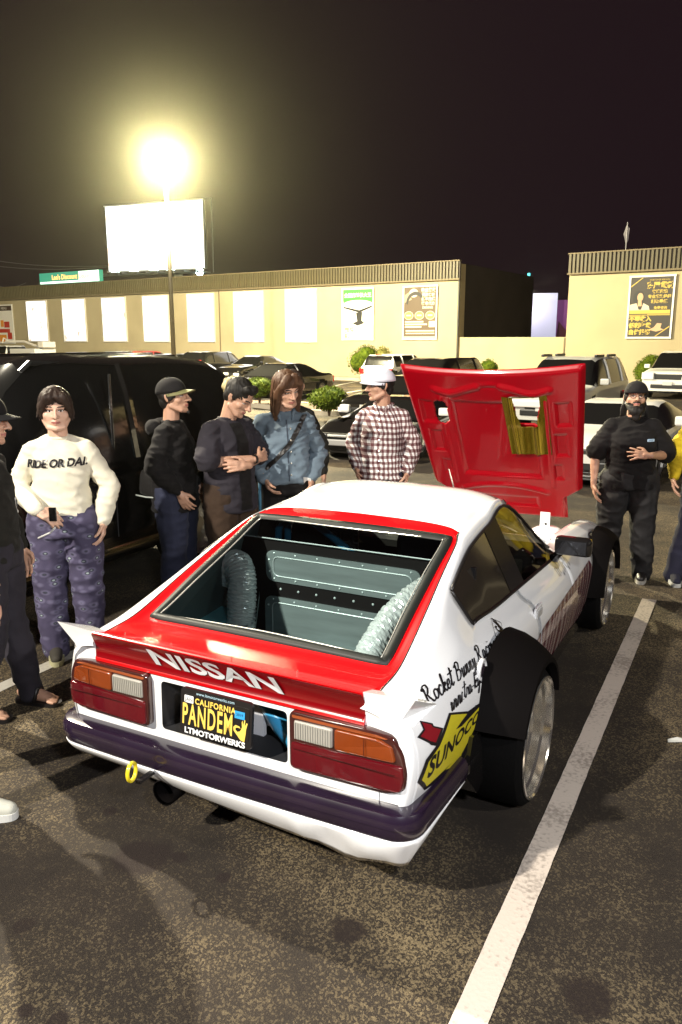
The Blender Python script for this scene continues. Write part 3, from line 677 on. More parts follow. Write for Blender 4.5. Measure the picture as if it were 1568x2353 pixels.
ST = [
 [(0,.02,.80),(.3,.02,.80),(.55,.025,.797),(.622,.03,.792),(.70,.035,.768),(.748,.045,.72),(.770,.05,.66),(.785,.05,.58),(.78,.05,.50),(.765,.05,.42)],
 [(0,.15,.803),(.3,.15,.803),(.55,.15,.800),(.622,.14,.797),(.700,.15,.782),(.757,.15,.730),(.785,.16,.66),(.80,.16,.58),(.795,.16,.48),(.775,.16,.40)],
 [(0,.30,.806),(.3,.30,.805),(.553,.30,.803),(.620,.29,.818),(.694,.29,.806),(.760,.30,.740),(.792,.32,.67),(.812,.32,.58),(.805,.32,.46),(.785,.32,.38)],
 [(0,.57,.920),(.3,.57,.917),(.540,.57,.908),(.600,.56,.916),(.662,.57,.895),(.742,.60,.790),(.790,.62,.70),(.822,.63,.58),(.818,.63,.44),(.80,.63,.36)],
 [(0,.84,1.022),(.3,.84,1.018),(.526,.84,1.008),(.575,.81,1.006),(.632,.77,.962),(.702,.85,.806),(.787,.86,.715),(.83,.86,.60),(.825,.86,.40),(.80,.86,.20)],
 [(0,1.085,1.108),(.3,1.085,1.105),(.513,1.085,1.098),(.552,1.05,1.085),(.602,1.03,1.040),(.706,1.10,.790),(.790,1.08,.705),(.83,1.08,.60),(.825,1.08,.40),(.80,1.08,.18)],
 [(0,1.205,1.142),(.3,1.20,1.138),(.46,1.19,1.128),(.525,1.17,1.112),(.588,1.20,1.068),(.708,1.24,.782),(.792,1.24,.70),(.832,1.24,.59),(.825,1.24,.39),(.80,1.24,.17)],
 [(0,1.5,1.178),(.3,1.5,1.172),(.44,1.49,1.155),(.508,1.48,1.132),(.572,1.47,1.088),(.712,1.52,.772),(.796,1.54,.69),(.835,1.56,.58),(.828,1.58,.39),(.80,1.58,.17)],
 [(0,1.96,1.166),(.3,1.95,1.160),(.44,1.92,1.146),(.512,1.88,1.132),(.556,1.86,1.106),(.722,1.90,.762),(.80,1.90,.68),(.838,1.90,.57),(.83,1.90,.38),(.80,1.90,.16)],
 [(0,2.66,.80),(.3,2.62,.80),(.5,2.54,.79),(.60,2.46,.785),(.672,2.36,.775),(.732,2.30,.752),(.803,2.30,.67),(.84,2.30,.56),(.832,2.30,.38),(.80,2.30,.16)],
 [(0,2.80,.765),(.3,2.80,.765),(.5,2.80,.766),(.62,2.75,.768),(.683,2.75,.762),(.742,2.72,.735),(.808,2.72,.65),(.84,2.72,.55),(.83,2.72,.36),(.80,2.72,.16)],
 [(0,3.3,.72),(.3,3.3,.72),(.5,3.3,.725),(.62,3.3,.728),(.69,3.3,.718),(.752,3.3,.685),(.808,3.3,.61),(.835,3.3,.52),(.82,3.3,.34),(.79,3.3,.18)],
 [(0,3.8,.64),(.3,3.8,.64),(.5,3.8,.645),(.60,3.8,.652),(.67,3.8,.642),(.73,3.8,.612),(.78,3.8,.55),(.80,3.8,.47),(.79,3.8,.32),(.77,3.8,.20)],
 [(0,4.14,.56),(.3,4.14,.56),(.48,4.13,.56),(.57,4.11,.56),(.64,4.10,.555),(.69,4.09,.53),(.73,4.08,.48),(.74,4.08,.42),(.74,4.08,.30),(.72,4.08,.20)],
]
ST = np.array(ST, float); NI, NJ = ST.shape[:2]; KU, KV = 6, 5
def crw(P, t):
    return cr(P, t)
_fine = np.array([[cr(ST[i], j / KV) for j in range((NJ - 1) * KV + 1)] for i in range(NI)])
# rows 4->5 (side glass) stay straight
for i in range(NI):
    for k in range(1, KV): _fine[i, 4 * KV + k] = ST[i, 4] * (1 - k / KV) + ST[i, 5] * (k / KV)
BODY = np.array([[cr(_fine[:, j], i / KU) for j in range(_fine.shape[1])] for i in range((NI - 1) * KU + 1)])
def patch(name, i0, i1, j0, j1, m, parent, lift=0.0, mirror=True, drop=None, B=BODY, ku=KU, kv=KV, both=True, thick=0.0):
    A = B[int(i0 * ku):int(i1 * ku) + 1, int(j0 * kv):int(j1 * kv) + 1]; ni, nj = A.shape[:2]
    du = np.gradient(A, axis=0); dv = np.gradient(A, axis=1); Nn = np.cross(dv, du); Nn /= np.linalg.norm(Nn, axis=2, keepdims=True) + 1e-9
    Nn = -Nn if Nn[ni // 2, nj // 2][2] + Nn[ni // 2, nj // 2][0] < 0 else Nn
    A = A + Nn * lift; V = []; F = []
    for s in ((1, -1) if mirror else (1,)):
        n0 = len(V); V += [(p[0] * s, p[1], p[2]) for p in A.reshape(-1, 3)]
        for i in range(ni - 1):
            for j in range(nj - 1):
                q = [i * nj + j, (i + 1) * nj + j, (i + 1) * nj + j + 1, i * nj + j + 1]
                c = A.reshape(-1, 3)[q].mean(0)
                if drop and drop(c): continue
                q = [k + n0 for k in q]; F.append(q if s < 0 else q[::-1])
    me = bpy.data.meshes.new(name); me.from_pydata(V, [], F)
    bm = bmesh.new(); bm.from_mesh(me); bmesh.ops.remove_doubles(bm, verts=bm.verts, dist=1e-5); bmesh.ops.recalc_face_normals(bm, faces=bm.faces)
    bm.to_mesh(me); bm.free()
    o = link(name, me, parent, m, True)
    if thick:
        sd = o.modifiers.new('s', 'SOLIDIFY'); sd.thickness = thick; sd.offset = -1
    return o
def join_objs(a, bs):
    """merge meshes bs into a"""
    bm = bmesh.new(); bm.from_mesh(a.data)
    for b in bs:
        bm.from_mesh(b.data)
    bmesh.ops.remove_doubles(bm, verts=bm.verts, dist=1e-5); bmesh.ops.recalc_face_normals(bm, faces=bm.faces)
    bm.to_mesh(a.data); bm.free(); a.data.polygons.foreach_set('use_smooth', [True] * len(a.data.polygons))
    for b in bs: bpy.data.objects.remove(b)
    return a
WY, WF, WZ = .952, 3.270, .305
def arch(c): return c[0] > .5 and (math.hypot(c[1] - WY, c[2] - WZ) < .39 or math.hypot(c[1] - WF, c[2] - WZ) < .37)
a = patch('body_shell', 0, 4, 3, 9, M_PW, car, drop=arch)                      # quarters
bsx = [patch('x', 4, 7, 3, 4, M_PW, car), patch('x', 4, 7, 5, 9, M_PW, car, drop=arch), patch('x', 6, 8, 0, 3, M_PW, car),
       patch('x', 7, 8, 3, 4, M_PW, car), patch('x', 9, 13, 3, 9, M_PW, car, drop=arch)]
body = join_objs(a, bsx)
sd = body.modifiers.new('s', 'SOLIDIFY'); sd.thickness = .004; sd.offset = -1
dr = patch('door', 7.0, 9, 5, 9, M_PW, car, drop=arch)
# tail return: rounded edge from the side to the tail panel
ring0 = BODY[0, 3 * KV:]; Vt = []; Ft = []
prof = [(0, 0), (.006, .018), (.018, .030), (.036, .038)]
for s in (1, -1):
    n0 = len(Vt); n = len(ring0)
    for (inn, back) in prof:
        for k, p in enumerate(ring0):
            t = k / (n - 1); cx_, cz_ = .45, .60
            d = Vector((cx_ - p[0], 0, cz_ - p[2])).normalized()
            Vt.append(((p[0] + d.x * inn) * s, p[1] - back, p[2] + d.z * inn * .8))
    for a_ in range(3):
        for k in range(n - 1): Ft.append((n0 + a_ * n + k, n0 + a_ * n + k + 1, n0 + (a_ + 1) * n + k + 1, n0 + (a_ + 1) * n + k))
o = mesh('tail_corner', Vt, Ft, M_PW, car, True)
# tail panel with the number plate recess
n = len(ring0); rim = [(Vt[3 * n + k][0], Vt[3 * n + k][2]) for k in range(n)]; yt = .005
out = [(x + .003, z) for x, z in rim] ; out = [(.0, .795)] + out + [(.0, .42)]
full = out + [(-x, z) for x, z in out[::-1][1:-1]]
RX, RZ0, RZ1 = .297, .474, .677
hole = round_poly([(-.297 + .02, RZ1), (RX - .0, RZ1), (RX, RZ0), (-.297 + .015, RZ0)], .02, 4)
V2, F2 = tess([full, hole]); mesh('tail_panel', [(a_, yt + .012, b_) for a_, b_ in V2], F2, M_PW, car)
mb = MB(); nh = len(hole); mb.add([(a_, yt + .0125, b_) for a_, b_ in hole] + [(a_ * .99, yt + .16, b_ + .0) for a_, b_ in hole], [(i, (i + 1) % nh, (i + 1) % nh + nh, i + nh) for i in range(nh)])
mb.obj('plate_recess', M_DKIN, car)
mb = MB(); mb.box((0, .42, .52), (1.25, .5, .02)); mb.box((-.02, .155, .56), (.26, .02, .2)); mb.obj('recess_bracket', mat('pale_bracket', (.6, .6, .62), .4), car)
mb = MB(); mb.tube([(.12, .17, .62), (.20, .15, .54), (.285, .12, .50)], .045, 10); mb.obj('recess_hose', M_BLUE, car, True)
mb = MB(); mb.bbox((-.14, .13, .505), (.2, .10, .05), .015); mb.obj('pump', mat('cream_plastic', (.75, .62, .5), .5), car)
# hatch (red) with glass aperture
hs = patch('hatch', 0, 2, 0, 3, M_RED, car)
hatch = join_objs(hs, [patch('x', 2, 5, 2, 3, M_RED, car), patch('x', 5, 6, 0, 3, M_RED, car)])
glass = patch('hatch_glass', 2, 5, 0, 2, M_GLS, car, lift=.003)
# rubber seal round the glass
def seal_pts():
    L_ = [BODY[2 * KU, k] for k in range(0, 2 * KV + 1)] + [BODY[k, 2 * KV] for k in range(2 * KU + 1, 5 * KU + 1)] + [BODY[5 * KU, k] for k in range(2 * KV - 1, -1, -1)]
    R = [Vector(p) for p in L_]; Lm = [Vector((-p[0], p[1], p[2])) for p in L_[::-1][1:-1]]
    return R + Lm
sp = seal_pts(); cen = sum(sp, Vector()) / len(sp); nrm = Vector((0, -.34, .94))
def ringstrip(pts, inn, out_, lift, name, m, parent, h=.012):
    V = []; n = len(pts); F = []
    P = []
    for i, p in enumerate(pts):
        t = (pts[(i + 1) % n] - pts[i - 1]).normalized(); sd_ = t.cross(nrm).normalized()
        if (p + sd_ - cen).length < (p - cen).length: sd_ = -sd_
        P.append((p, sd_))
    for p, s_ in P:
        nx = nrm
        V += [p - s_ * inn + nx * lift, p - s_ * inn * .6 + nx * (lift + h), p + s_ * out_ * .6 + nx * (lift + h), p + s_ * out_ + nx * lift]
    for i in range(n):
        j = (i + 1) % n
        for k in range(3): F.append((4 * i + k, 4 * j + k, 4 * j + k + 1, 4 * i + k + 1))
    return mesh(name, V, F, m, parent, True)
ringstrip(sp, .030, .014, .002, 'rubber_seal', mat('seal_rubber', (.010, .012, .011), .5, spec=.3), hatch)
# chrome strip just inside the seal
ringstrip([p + (cen - p).normalized() * .034 for p in sp], .002, .002, .004, 'bright_strip', mat('bright_trim', (.8, .78, .7), .25, .6), hatch, h=.004)
# black rear-window surround painted on inner glass edges
# windscreen, side glass, pillar
patch('windscreen', 8, 9, 0, 3, M_GLS, car, lift=.002)
pl_ = patch('windscreen_pillar', 8, 9, 3, 4, M_BLKG, car, lift=.003)
q1 = patch('quarter_window', 4, 6.9, 4, 5, mat('brown_reflection_window', (.028, .022, .016), .10, coat=.6), car, lift=.004)  # brownish reflection on the glass put into its colour
q2 = patch('door_window', 7.3, 9, 4, 5, M_GLS2, car, lift=.003)
patch('window_post', 6.83, 7.34, 4, 5, M_BLKM, car, lift=.007)
def edge_strip(name, pts, r, m, parent=car, mirror=True, n=6):
    mb = MB()
    for s in ((1, -1) if mirror else (1,)): mb.tube([(p[0] * s, p[1], p[2]) for p in pts], r, n)
    return mb.obj(name, m, parent, True)
edge_strip('belt_trim', [BODY[i, 5 * KV] + np.array([.006, 0, .0]) for i in range(4 * KU, 9 * KU + 1)], .009, M_BLKM)
edge_strip('drip_trim', [BODY[i, 4 * KV] + np.array([.004, 0, .003]) for i in range(4 * KU, 9 * KU + 1)], .008, M_BLKM)
edge_strip('window_rear_trim', [BODY[4 * KU, j] + np.array([.004, 0, .0]) for j in range(4 * KV, 5 * KV + 1)], .008, M_BLKM)
edge_strip('door_gap', [BODY[7 * KU, j] + np.array([.0015, 0, .0]) for j in range(5 * KV, 9 * KV + 1)], .0035, mat('gap_shadow_grey', (.35, .36, .37), .5))
# roof hatch gap line (between red and white)
edge_strip('hatch_gap', [BODY[i, 3 * KV] + np.array([0, 0, .0005]) for i in range(0, 6 * KU + 1)], .0028, M_BLKM)
# BVH of the outer skin for decals
dg = bpy.context.evaluated_depsgraph_get(); dg.update()
def bvh_of(objs):
    V = []; F = []
    for o in objs:
        n = len(V); V += [v.co.copy() for v in o.data.vertices]; F += [[i + n for i in p.vertices] for p in o.data.polygons]
    return BVHTree.FromPolygons(V, F)
skin_full = patch('tmp', 0, 13, 3, 9, None, car); BV = bvh_of([skin_full]); bpy.data.objects.remove(skin_full)
def side_decal(name, V2d, F, m, parent, y0, z0, lift=.0025, side=1, ang=0.0, al=0.0):
    """map 2D (a along +y, b up) to the right flank, projected along a direction tilted down by al"""
    V = []; ca, sa = math.cos(ang), math.sin(ang); cl, sl = math.cos(al), math.sin(al)
    for a_, b_ in V2d:
        y = y0 + a_ * ca - b_ * sa; z = z0 + a_ * sa + b_ * ca
        h = BV.ray_cast(Vector(((2 * cl - z * sl) * side, y, 2 * sl + z * cl)), Vector((-side * cl, 0, -sl)))
        if h[0] is None: h = (Vector((.8 * side, y, (z + .8 * sl) / cl)), Vector((side, 0, 0)))
        nn = h[1] if h[1].x * side > 0 else -h[1]
        V.append(h[0] + nn * lift)
    return mesh(name, V, F, m, parent)
# ---- boarded lower sides: dark glossy rear quarter corner + side skirts + streaky graphic
def flank_poly(name, poly, m, lift=.003, parent=car, both=False):
    V, F = resample2d([poly], .05)
    o = side_decal(name, V, F, m, parent, 0, 0, lift)
    if both: side_decal(name, V, F, m, parent, 0, 0, lift, side=-1)
    return o
def streak_mat():
    m = bpy.data.materials.new('streaked_maroon_print'); m.use_nodes = True; N, L = nt(m); b = N['Principled BSDF']
    tc = N.new('ShaderNodeTexCoord'); mp = N.new('ShaderNodeMapping'); mp.inputs['Scale'].default_value = (1, 5, 2.5); mp.inputs['Rotation'].default_value = (.5, 0, 0); L.new(tc.outputs['Object'], mp.inputs[0])
    wv = N.new('ShaderNodeTexWave'); wv.inputs['Scale'].default_value = .8; wv.inputs['Distortion'].default_value = 7; wv.inputs['Detail'].default_value = 1.5; wv.bands_direction = 'Y'; L.new(mp.outputs[0], wv.inputs[0])
    r = N.new('ShaderNodeValToRGB'); e = r.color_ramp.elements; e[0].position = .30; e[0].color = (.09, .005, .02, 1); e[1].position = .62; e[1].color = (.36, .28, .26, 1); x = e.new(.50); x.color = (.22, .012, .035, 1)
    L.new(wv.outputs['Fac'], r.inputs[0]); L.new(r.outputs[0], b.inputs['Base Color']); b.inputs['Roughness'].default_value = .2; b.inputs['Coat Weight'].default_value = 1
    return m
flank_poly('side_graphic', [(1.25, .30), (1.30, .50), (1.62, .56), (2.3, .585), (2.84, .60), (2.93, .53), (2.95, .36), (2.7, .27)], streak_mat(), both=True)
flank_poly('side_skirt', [(1.22, .17), (1.22, .31), (2.72, .275), (2.97, .36), (2.97, .17)], M_BLKG, .006, both=True)
flank_poly('lower_quarter_panel', [(.30, .39), (.44, .52), (.56, .585), (.66, .56), (.70, .40), (.62, .28), (.45, .34)], M_BLKG, .003)
# ---- over fenders
def flare(yw, x_in, x_out, r_in, r_out, a0, a1, mname, side, r_in_front=None):
    n = 34; V = []; F = []
    prof_n = 7
    for i in range(n + 1):
        a_ = a0 + (a1 - a0) * i / n; t = i / n
        ri = r_in + (0 if r_in_front is None else (r_in_front - r_in) * (1 - t))
        ro = r_out + .012 * math.sin(PI * t)
        for k in range(prof_n):
            s_ = k / (prof_n - 1)
            if k < 5:
                q = k / 4; x = x_in + (x_out - x_in) * (q ** .85); r_ = ri + (ro - ri) * (q ** 1.25) + .008 * math.sin(PI * q)
            elif k == 5: x, r_ = x_out + .002, ro - .022
            else: x, r_ = x_out - .03, ro - .03
            V.append((x * side, yw + r_ * math.cos(a_), WZ + r_ * math.sin(a_)))
    for i in range(n):
        for k in range(prof_n - 1):
            F.append((i * prof_n + k, (i + 1) * prof_n + k, (i + 1) * prof_n + k + 1, i * prof_n + k + 1))
    # end caps fold back to the body
    for i in (0, n):
        F.append(tuple(i * prof_n + k for k in range(prof_n)))
    o = mesh('over_fender', V, F, M_BLKM2, car, False); autosmooth(o, 40)
    bm = bmesh.new(); bm.from_mesh(o.data); bmesh.ops.recalc_face_normals(bm, faces=bm.faces); bm.to_mesh(o.data); bm.free()
    # rivets
    mb = MB()
    for i in range(4, n - 2, 4):
        a_ = a0 + (a1 - a0) * i / n; ri = r_in - .022
        mb.lathe([(0, .007), (.006, .005), (.009, 0)], ((x_in + .012) * side, yw + ri * math.cos(a_), WZ + ri * math.sin(a_)), 'X', 8)
    mb.obj('rivet', M_BLKG, o)
    return o
M_BLKM2 = mat('satin_black_fender', (.0040, .0032, .0032), .7, coat=.0, spec=.05)
for s in (1, -1):
    flare(WY, .800, 1.000, .445, .335, rad(18), rad(156), '', s)
    flare(WF, .790, .925, .420, .345, rad(10), rad(175), '', s)
# rear lower fairing behind the wheel (dark)
for s in (1, -1):
    mb = MB(); mb.prism([(.58, .20), (.44, .34), (.50, .48), (.60, .47), (.635, .33), (.66, .22)], .60 * s, .835 * s, 'YZ'); o = mb.obj('wheel_fairing', M_BLKG, car)
# ---- wheels
def wheel(x, y, side, w_=.24, rr=.262, rt=.300):
    t = MB(); x1 = x; x0 = x - w_ * 1.12
    pr = [(rr - .012, x0 + .0), (rr + .012, x0 + .004), (rt - .008, x0 + .02), (rt, x0 + .05), (rt, x1 - .05), (rt - .006, x1 - .022), (rr + .014, x1 - .004), (rr - .004, x1 - .002)]
    wh = empty('wheel', (0, 0, 0)); wh.parent = car; wh.location = (0, y, WZ); wh.rotation_euler = (0, 0, 0)
    def put(prof_, name, m, n=56, sm=True):
        mb = MB(); mb.lathe([(r_, h_ * side) for r_, h_ in prof_], (0, 0, 0), 'X', n); o = mb.obj(name, m, wh, sm); autosmooth(o, 30); return o
    put(pr, 'tyre', M_TIRE)
    rp = [(rr - .010, x1 - .006), (rr + .002, x1 + .002), (rr + .001, x1 + .008), (rr - .008, x1 + .009), (rr - .013, x1 + .002), (rr - .016, x1 - .03), (rr - .027, x1 - .040), (rr - .029, x1 - .075), (rr - .040, x1 - .085), (rr - .042, x1 - .125), (rr - .054, x1 - .135), (rr - .058, x1 - .18)]
    put(rp, 'rim', M_CHR)
    put([(.0, x1 - .155), (.05, x1 - .155), (.06, x1 - .165), (rr - .056, x1 - .178)], 'wheel_disc', mat('dark_wheel_centre', (.10, .085, .06), .35, .7), 40)
    mb = MB()
    for k in range(5):
        a_ = 2 * PI * k / 5 + .3
        for d in (-.05, .05):
            c, s_ = math.cos(a_ + d), math.sin(a_ + d)
            mb.tube([(side * (x1 - .130), .03 * c, .03 * s_), (side * (x1 - .145), (rr - .058) * c, (rr - .058) * s_)], .014, 6)
    mb.obj('spoke', mat('bronze_spoke', (.35, .30, .22), .3, .9), wh, True)
    mb = MB(); mb.lathe([(0, (x1 - .115) * side), (.03, (x1 - .118) * side), (.034, (x1 - .15) * side)], (0, 0, 0), 'X', 20); mb.obj('hub_cap', M_CHR, wh, True)
    return wh
for s in (1, -1):
    wheel(.985, WY, s, .22); wheel(.895, WF, s, .20)
# ---- ducktail spoiler (red centre, white ends)
dk = [(.0, .792, .055), (.02, .805, .050)]
def duck(x0, x1, m, name, n=24, endfun=None):
    # cross-section (y,z): deck root front, rising top, lip, aft face down, root
    V = []; F = []
    sec = [(.115, .800), (.06, .806), (.018, .821), (-.002, .829), (-.008, .826), (.006, .800), (.018, .765), (.020, .742), (.004, .716), (.006, .703), (.020, .700)]
    k = len(sec)
    for i in range(n + 1):
        x = x0 + (x1 - x0) * i / n
        for (y, z) in sec:
            yy, zz, xx = y, z, x
            if endfun: xx, yy, zz = endfun(x, y, z, i / n)
            V.append((xx, yy, zz))
    for i in range(n):
        for j in range(k - 1): F.append((i * k + j, i * k + j + 1, (i + 1) * k + j + 1, (i + 1) * k + j))
    F.append(tuple(range(k))[::-1]); F.append(tuple(range(n * k, (n + 1) * k)))
    o = mesh(name, V, F, m, car, False); autosmooth(o, 28); return o
rsp = duck(-.603, .606, M_RED, 'spoiler')
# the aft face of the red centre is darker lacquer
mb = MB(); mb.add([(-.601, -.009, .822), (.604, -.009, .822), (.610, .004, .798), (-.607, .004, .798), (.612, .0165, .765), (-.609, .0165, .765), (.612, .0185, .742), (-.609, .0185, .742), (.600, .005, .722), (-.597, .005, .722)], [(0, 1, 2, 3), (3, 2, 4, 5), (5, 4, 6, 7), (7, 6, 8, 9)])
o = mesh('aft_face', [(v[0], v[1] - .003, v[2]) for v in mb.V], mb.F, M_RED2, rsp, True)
for s in (1, -1):
    P_ = [(.607,-.004,.830),(.795,-.004,.840),(.735,.026,.745),(.706,.024,.702),(.609,.0205,.700),(.608,.010,.765),(.806,.170,.755),(.607,.07,.808),(.706,.10,.800),(.752,.12,.79),(.765,.05,.715),(.700,.10,.70),(.607,.10,.70)]
    V = [(x * s, y, z) for x, y, z in P_]
    F = [(0,1,2,5),(5,2,3,4),(1,6,2),(2,6,10),(2,10,3),(0,7,8,1),(1,8,9),(1,9,6),(3,10,11),(3,11,12,4),(9,10,6),(8,11,10,9),(7,12,11,8),(0,5,4,12,7)]
    o = mesh('spoiler_end', V, F, M_PW, car); bm = bmesh.new(); bm.from_mesh(o.data); bmesh.ops.recalc_face_normals(bm, faces=bm.faces)
    bm.to_mesh(o.data); bm.free(); autosmooth(o, 22)
# NISSAN lettering on the aft face
M_SILV = mat('silver_lettering', (.52, .52, .53), .35)
V, F = text_mesh('NISSAN', .088, offset=.0022, sx=2.0, spacing=1.0, shear=-.25)
Vz = []
for v in V:
    z = .748 + v[1] * 1.0; x = v[0] + .0
    # follow the aft face
    if z > .798: y = -.009 + (.822 - z) / .024 * .013
    elif z > .765: y = .004 + (.798 - z) / .033 * .0125
    else: y = .0165
    Vz.append((x, y - .0075, z))
mesh('lettering', Vz, F, M_SILV, rsp)
mb = MB()
for x in (-.22, .06, .34, -.45): mb.tube([(x, .02, .822), (x, .02, .842)], .0035, 6)
mb.obj('stud', M_CHR, rsp)
# ---- tail lamps
def facet_mat(name, col, rough=.25, sc_=260, emis=None):
    m = mat(name, col, rough, coat=1.0); N, L = nt(m); b = N['Principled BSDF']
    tc = N.new('ShaderNodeTexCoord'); ch = N.new('ShaderNodeTexVoronoi'); ch.inputs['Scale'].default_value = sc_; ch.distance = 'CHEBYCHEV'; ch.inputs['Randomness'].default_value = 0
    L.new(tc.outputs['Object'], ch.inputs['Vector']); bp = N.new('ShaderNodeBump'); bp.inputs['Strength'].default_value = .5; bp.inputs['Distance'].default_value = .003
    L.new(ch.outputs['Distance'], bp.inputs['Height']); L.new(bp.outputs[0], b.inputs['Normal']); return m
M_AMB = facet_mat('amber_lens', (.21, .036, .004)); M_LRED = facet_mat('red_lens', (.10, .002, .006), .18); M_CLR = facet_mat('clear_lens', (.40, .38, .33), .3)
M_HOUS = mat('lamp_housing', (.045, .010, .008), .2, coat=1.0)
def slab(poly, y, th, m, name, parent, s, bev=.006):
    """lens with a rounded rim: poly in (x,z), front face at y"""
    P = [Vector((a_, 0, b_)) for a_, b_ in poly]; c = sum(P, Vector()) / len(P); n = len(P); V = []; F = []
    for (inn, yy) in ((0, y + th), (0, y + bev * .9), (bev * .3, y + bev * .3), (bev, y)):
        for p in P:
            d = (c - p); d.normalize(); q = p + d * inn; V.append((q.x * s, yy + curv(q.x), q.z))
    for k in range(3):
        for i in range(n): F.append((k * n + i, k * n + (i + 1) % n, (k + 1) * n + (i + 1) % n, (k + 1) * n + i))
    T = tess([[(v[0], v[2]) for v in V[3 * n:]]])[1]; F += [tuple(i + 3 * n for i in t) for t in T]
    o = mesh(name, V, F, m, parent, False); bm = bmesh.new(); bm.from_mesh(o.data); bmesh.ops.recalc_face_normals(bm, faces=bm.faces); bm.to_mesh(o.data); bm.free(); autosmooth(o, 35); return o
def curv(x): return max(0, x - .60) ** 2 * .9
for s in (1, -1):
    tl = empty('tail_lamp', (0, 0, 0)); tl.parent = car
    outl = round_poly([(.322, .482), (.322, .700), (.62, .702), (.715, .690), (.750, .630), (.764, .56), (.757, .492), (.70, .482)], .022, 4)
    slab(outl, -.014, .03, M_HOUS, 'housing', tl, s, .008)
    slab(round_poly([(.332, .492), (.332, .588), (.752, .588), (.756, .54), (.748, .494)], .012, 3), -.022, .012, M_LRED, 'red_lens', tl, s)
    slab(round_poly([(.505, .600), (.505, .676), (.668, .676), (.715, .655), (.728, .600)], .010, 3), -.020, .012, M_AMB, 'amber_lens', tl, s)
    slab(round_poly([(.345, .602), (.345, .672), (.497, .672), (.497, .602)], .006, 3), -.020, .012, M_CLR, 'reversing_lens', tl, s)
    slab(round_poly([(.335, .681), (.335, .690), (.66, .690), (.70, .680)], .003, 2), -.018, .01, mat('amber_strip', (.30, .07, .02), .2, coat=1.0), 'upper_strip', tl, s)
for s in (1, -1):
    mb = MB()
    for x in np.linspace(.352, .490, 15): mb.box((x * s, -.0222, .637), (.003, .003, .062))
    mb.obj('lens_ribs', M_CLR, car)['kind'] = 'stuff'
    mb = MB()
    for z in (.566,): mb.box((.54 * s, -.0232, z), (.39, .002, .0018))
    for x in (.62,): mb.box((x * s, -.0212, .638), (.0016, .002, .066))
    mb.obj('lens_ribs', mat('dark_lens_rib', (.035, .004, .004), .3), car)['kind'] = 'stuff'
mb = MB(); mb.box((.662, .0155, .452), (.0025, .004, .055)); mb.obj('panel_seam', mat('gap_shadow_grey', (.35, .36, .37)), car)
# ---- number plate
M_PLK = mat('plate_black', (.012, .010, .009), .35, bump=.15, bscale=200); M_PYEL = mat('plate_yellow', (.80, .55, .10), .45); M_WHT = mat('white_print', (.78, .78, .78), .5)
PC = empty('number_plate', (.022, -.040, .615), 0, car); PC.rotation_euler = (rad(-6), rad(0), rad(0))
pol = round_poly([(-.160, -.088), (.160, -.088), (.160, .088), (-.160, .088)], .018, 5); n = len(pol)
mb = MB(); mb.prism(pol, 0, .014); mb.obj('plate_frame', M_BLKM, PC)
pol2 = round_poly([(-.150, -.058), (.150, -.058), (.150, .066), (-.150, .066)], .012, 4)
mb = MB(); mb.prism(pol2, -.002, .004); mb.obj('plate', M_PLK, PC)
def ptx(s_, x, z, size, m, y=-.0045, **k):
    V, F = text_mesh(s_, size, **k); return mesh('lettering', [(x + v[0], y, z + v[1]) for v in V], F, m, PC)
ptx('PANDEM', -.034, -.048, .112, M_PYEL, sx=.47, offset=.0024, spacing=1.16)
ptx('CALIFORNIA', .0, .036, .031, M_PYEL, sx=.92, offset=.0010, spacing=1.15)
ptx('www.ltmotorwerks.com', -.0, .071, .0165, mat('pale_blue_print', (.45, .65, .75), .5), spacing=1.05)
ptx('LTMOTORWERKS', 0, -.083, .030, M_WHT, sx=1.14, offset=.0012)
def pflat(polys, m, y):
    V = []; F = []
    for p in polys:
        v, f = tess([p]); k = len(V); V += [(a_, y, b_) for a_, b_ in v]; F += [tuple(i + k for i in t) for t in f]
    return mesh('sticker', V, F, m, PC)
pflat([round_poly([(-.140, .034), (-.098, .034), (-.098, .062), (-.140, .062)], .003, 2)], M_WHT, -.0045); ptx('JAN', -.119, .040, .021, mat('dark_print', (.05, .06, .05), .5), -.0052)
pflat([[(.088, .022), (.132, .022), (.132, .050), (.088, .050)]], mat('sticker_blue', (.03, .30, .62), .5), -.0045); ptx('2019', .110, .032, .015, mat('navy_print', (.01, .02, .06), .5), -.0052)
def hand_sign(cx, cz, h):
    """raised OK hand: ring of thumb and finger, three fingers up"""
    P = [[(.30, -.5), (.12, -.46), (-.10, -.25), (-.30, -.05), (-.32, .12), (-.20, .24), (.02, .22), (.10, .12), (-.06, .14), (-.18, .10), (-.20, .02), (-.08, -.08), (.08, -.02), (.14, .10), (.18, .2), (.16, .44), (.20, .56), (.25, .30), (.30, .60), (.36, .58), (.34, .28), (.44, .48), (.50, .44), (.42, .14), (.40, -.1), (.34, -.5)]]
    return [[(cx + a_ * h, cz + b_ * h) for a_, b_ in p] for p in P]
pflat(hand_sign(.108, -.022, .075), M_PYEL, -.0045)
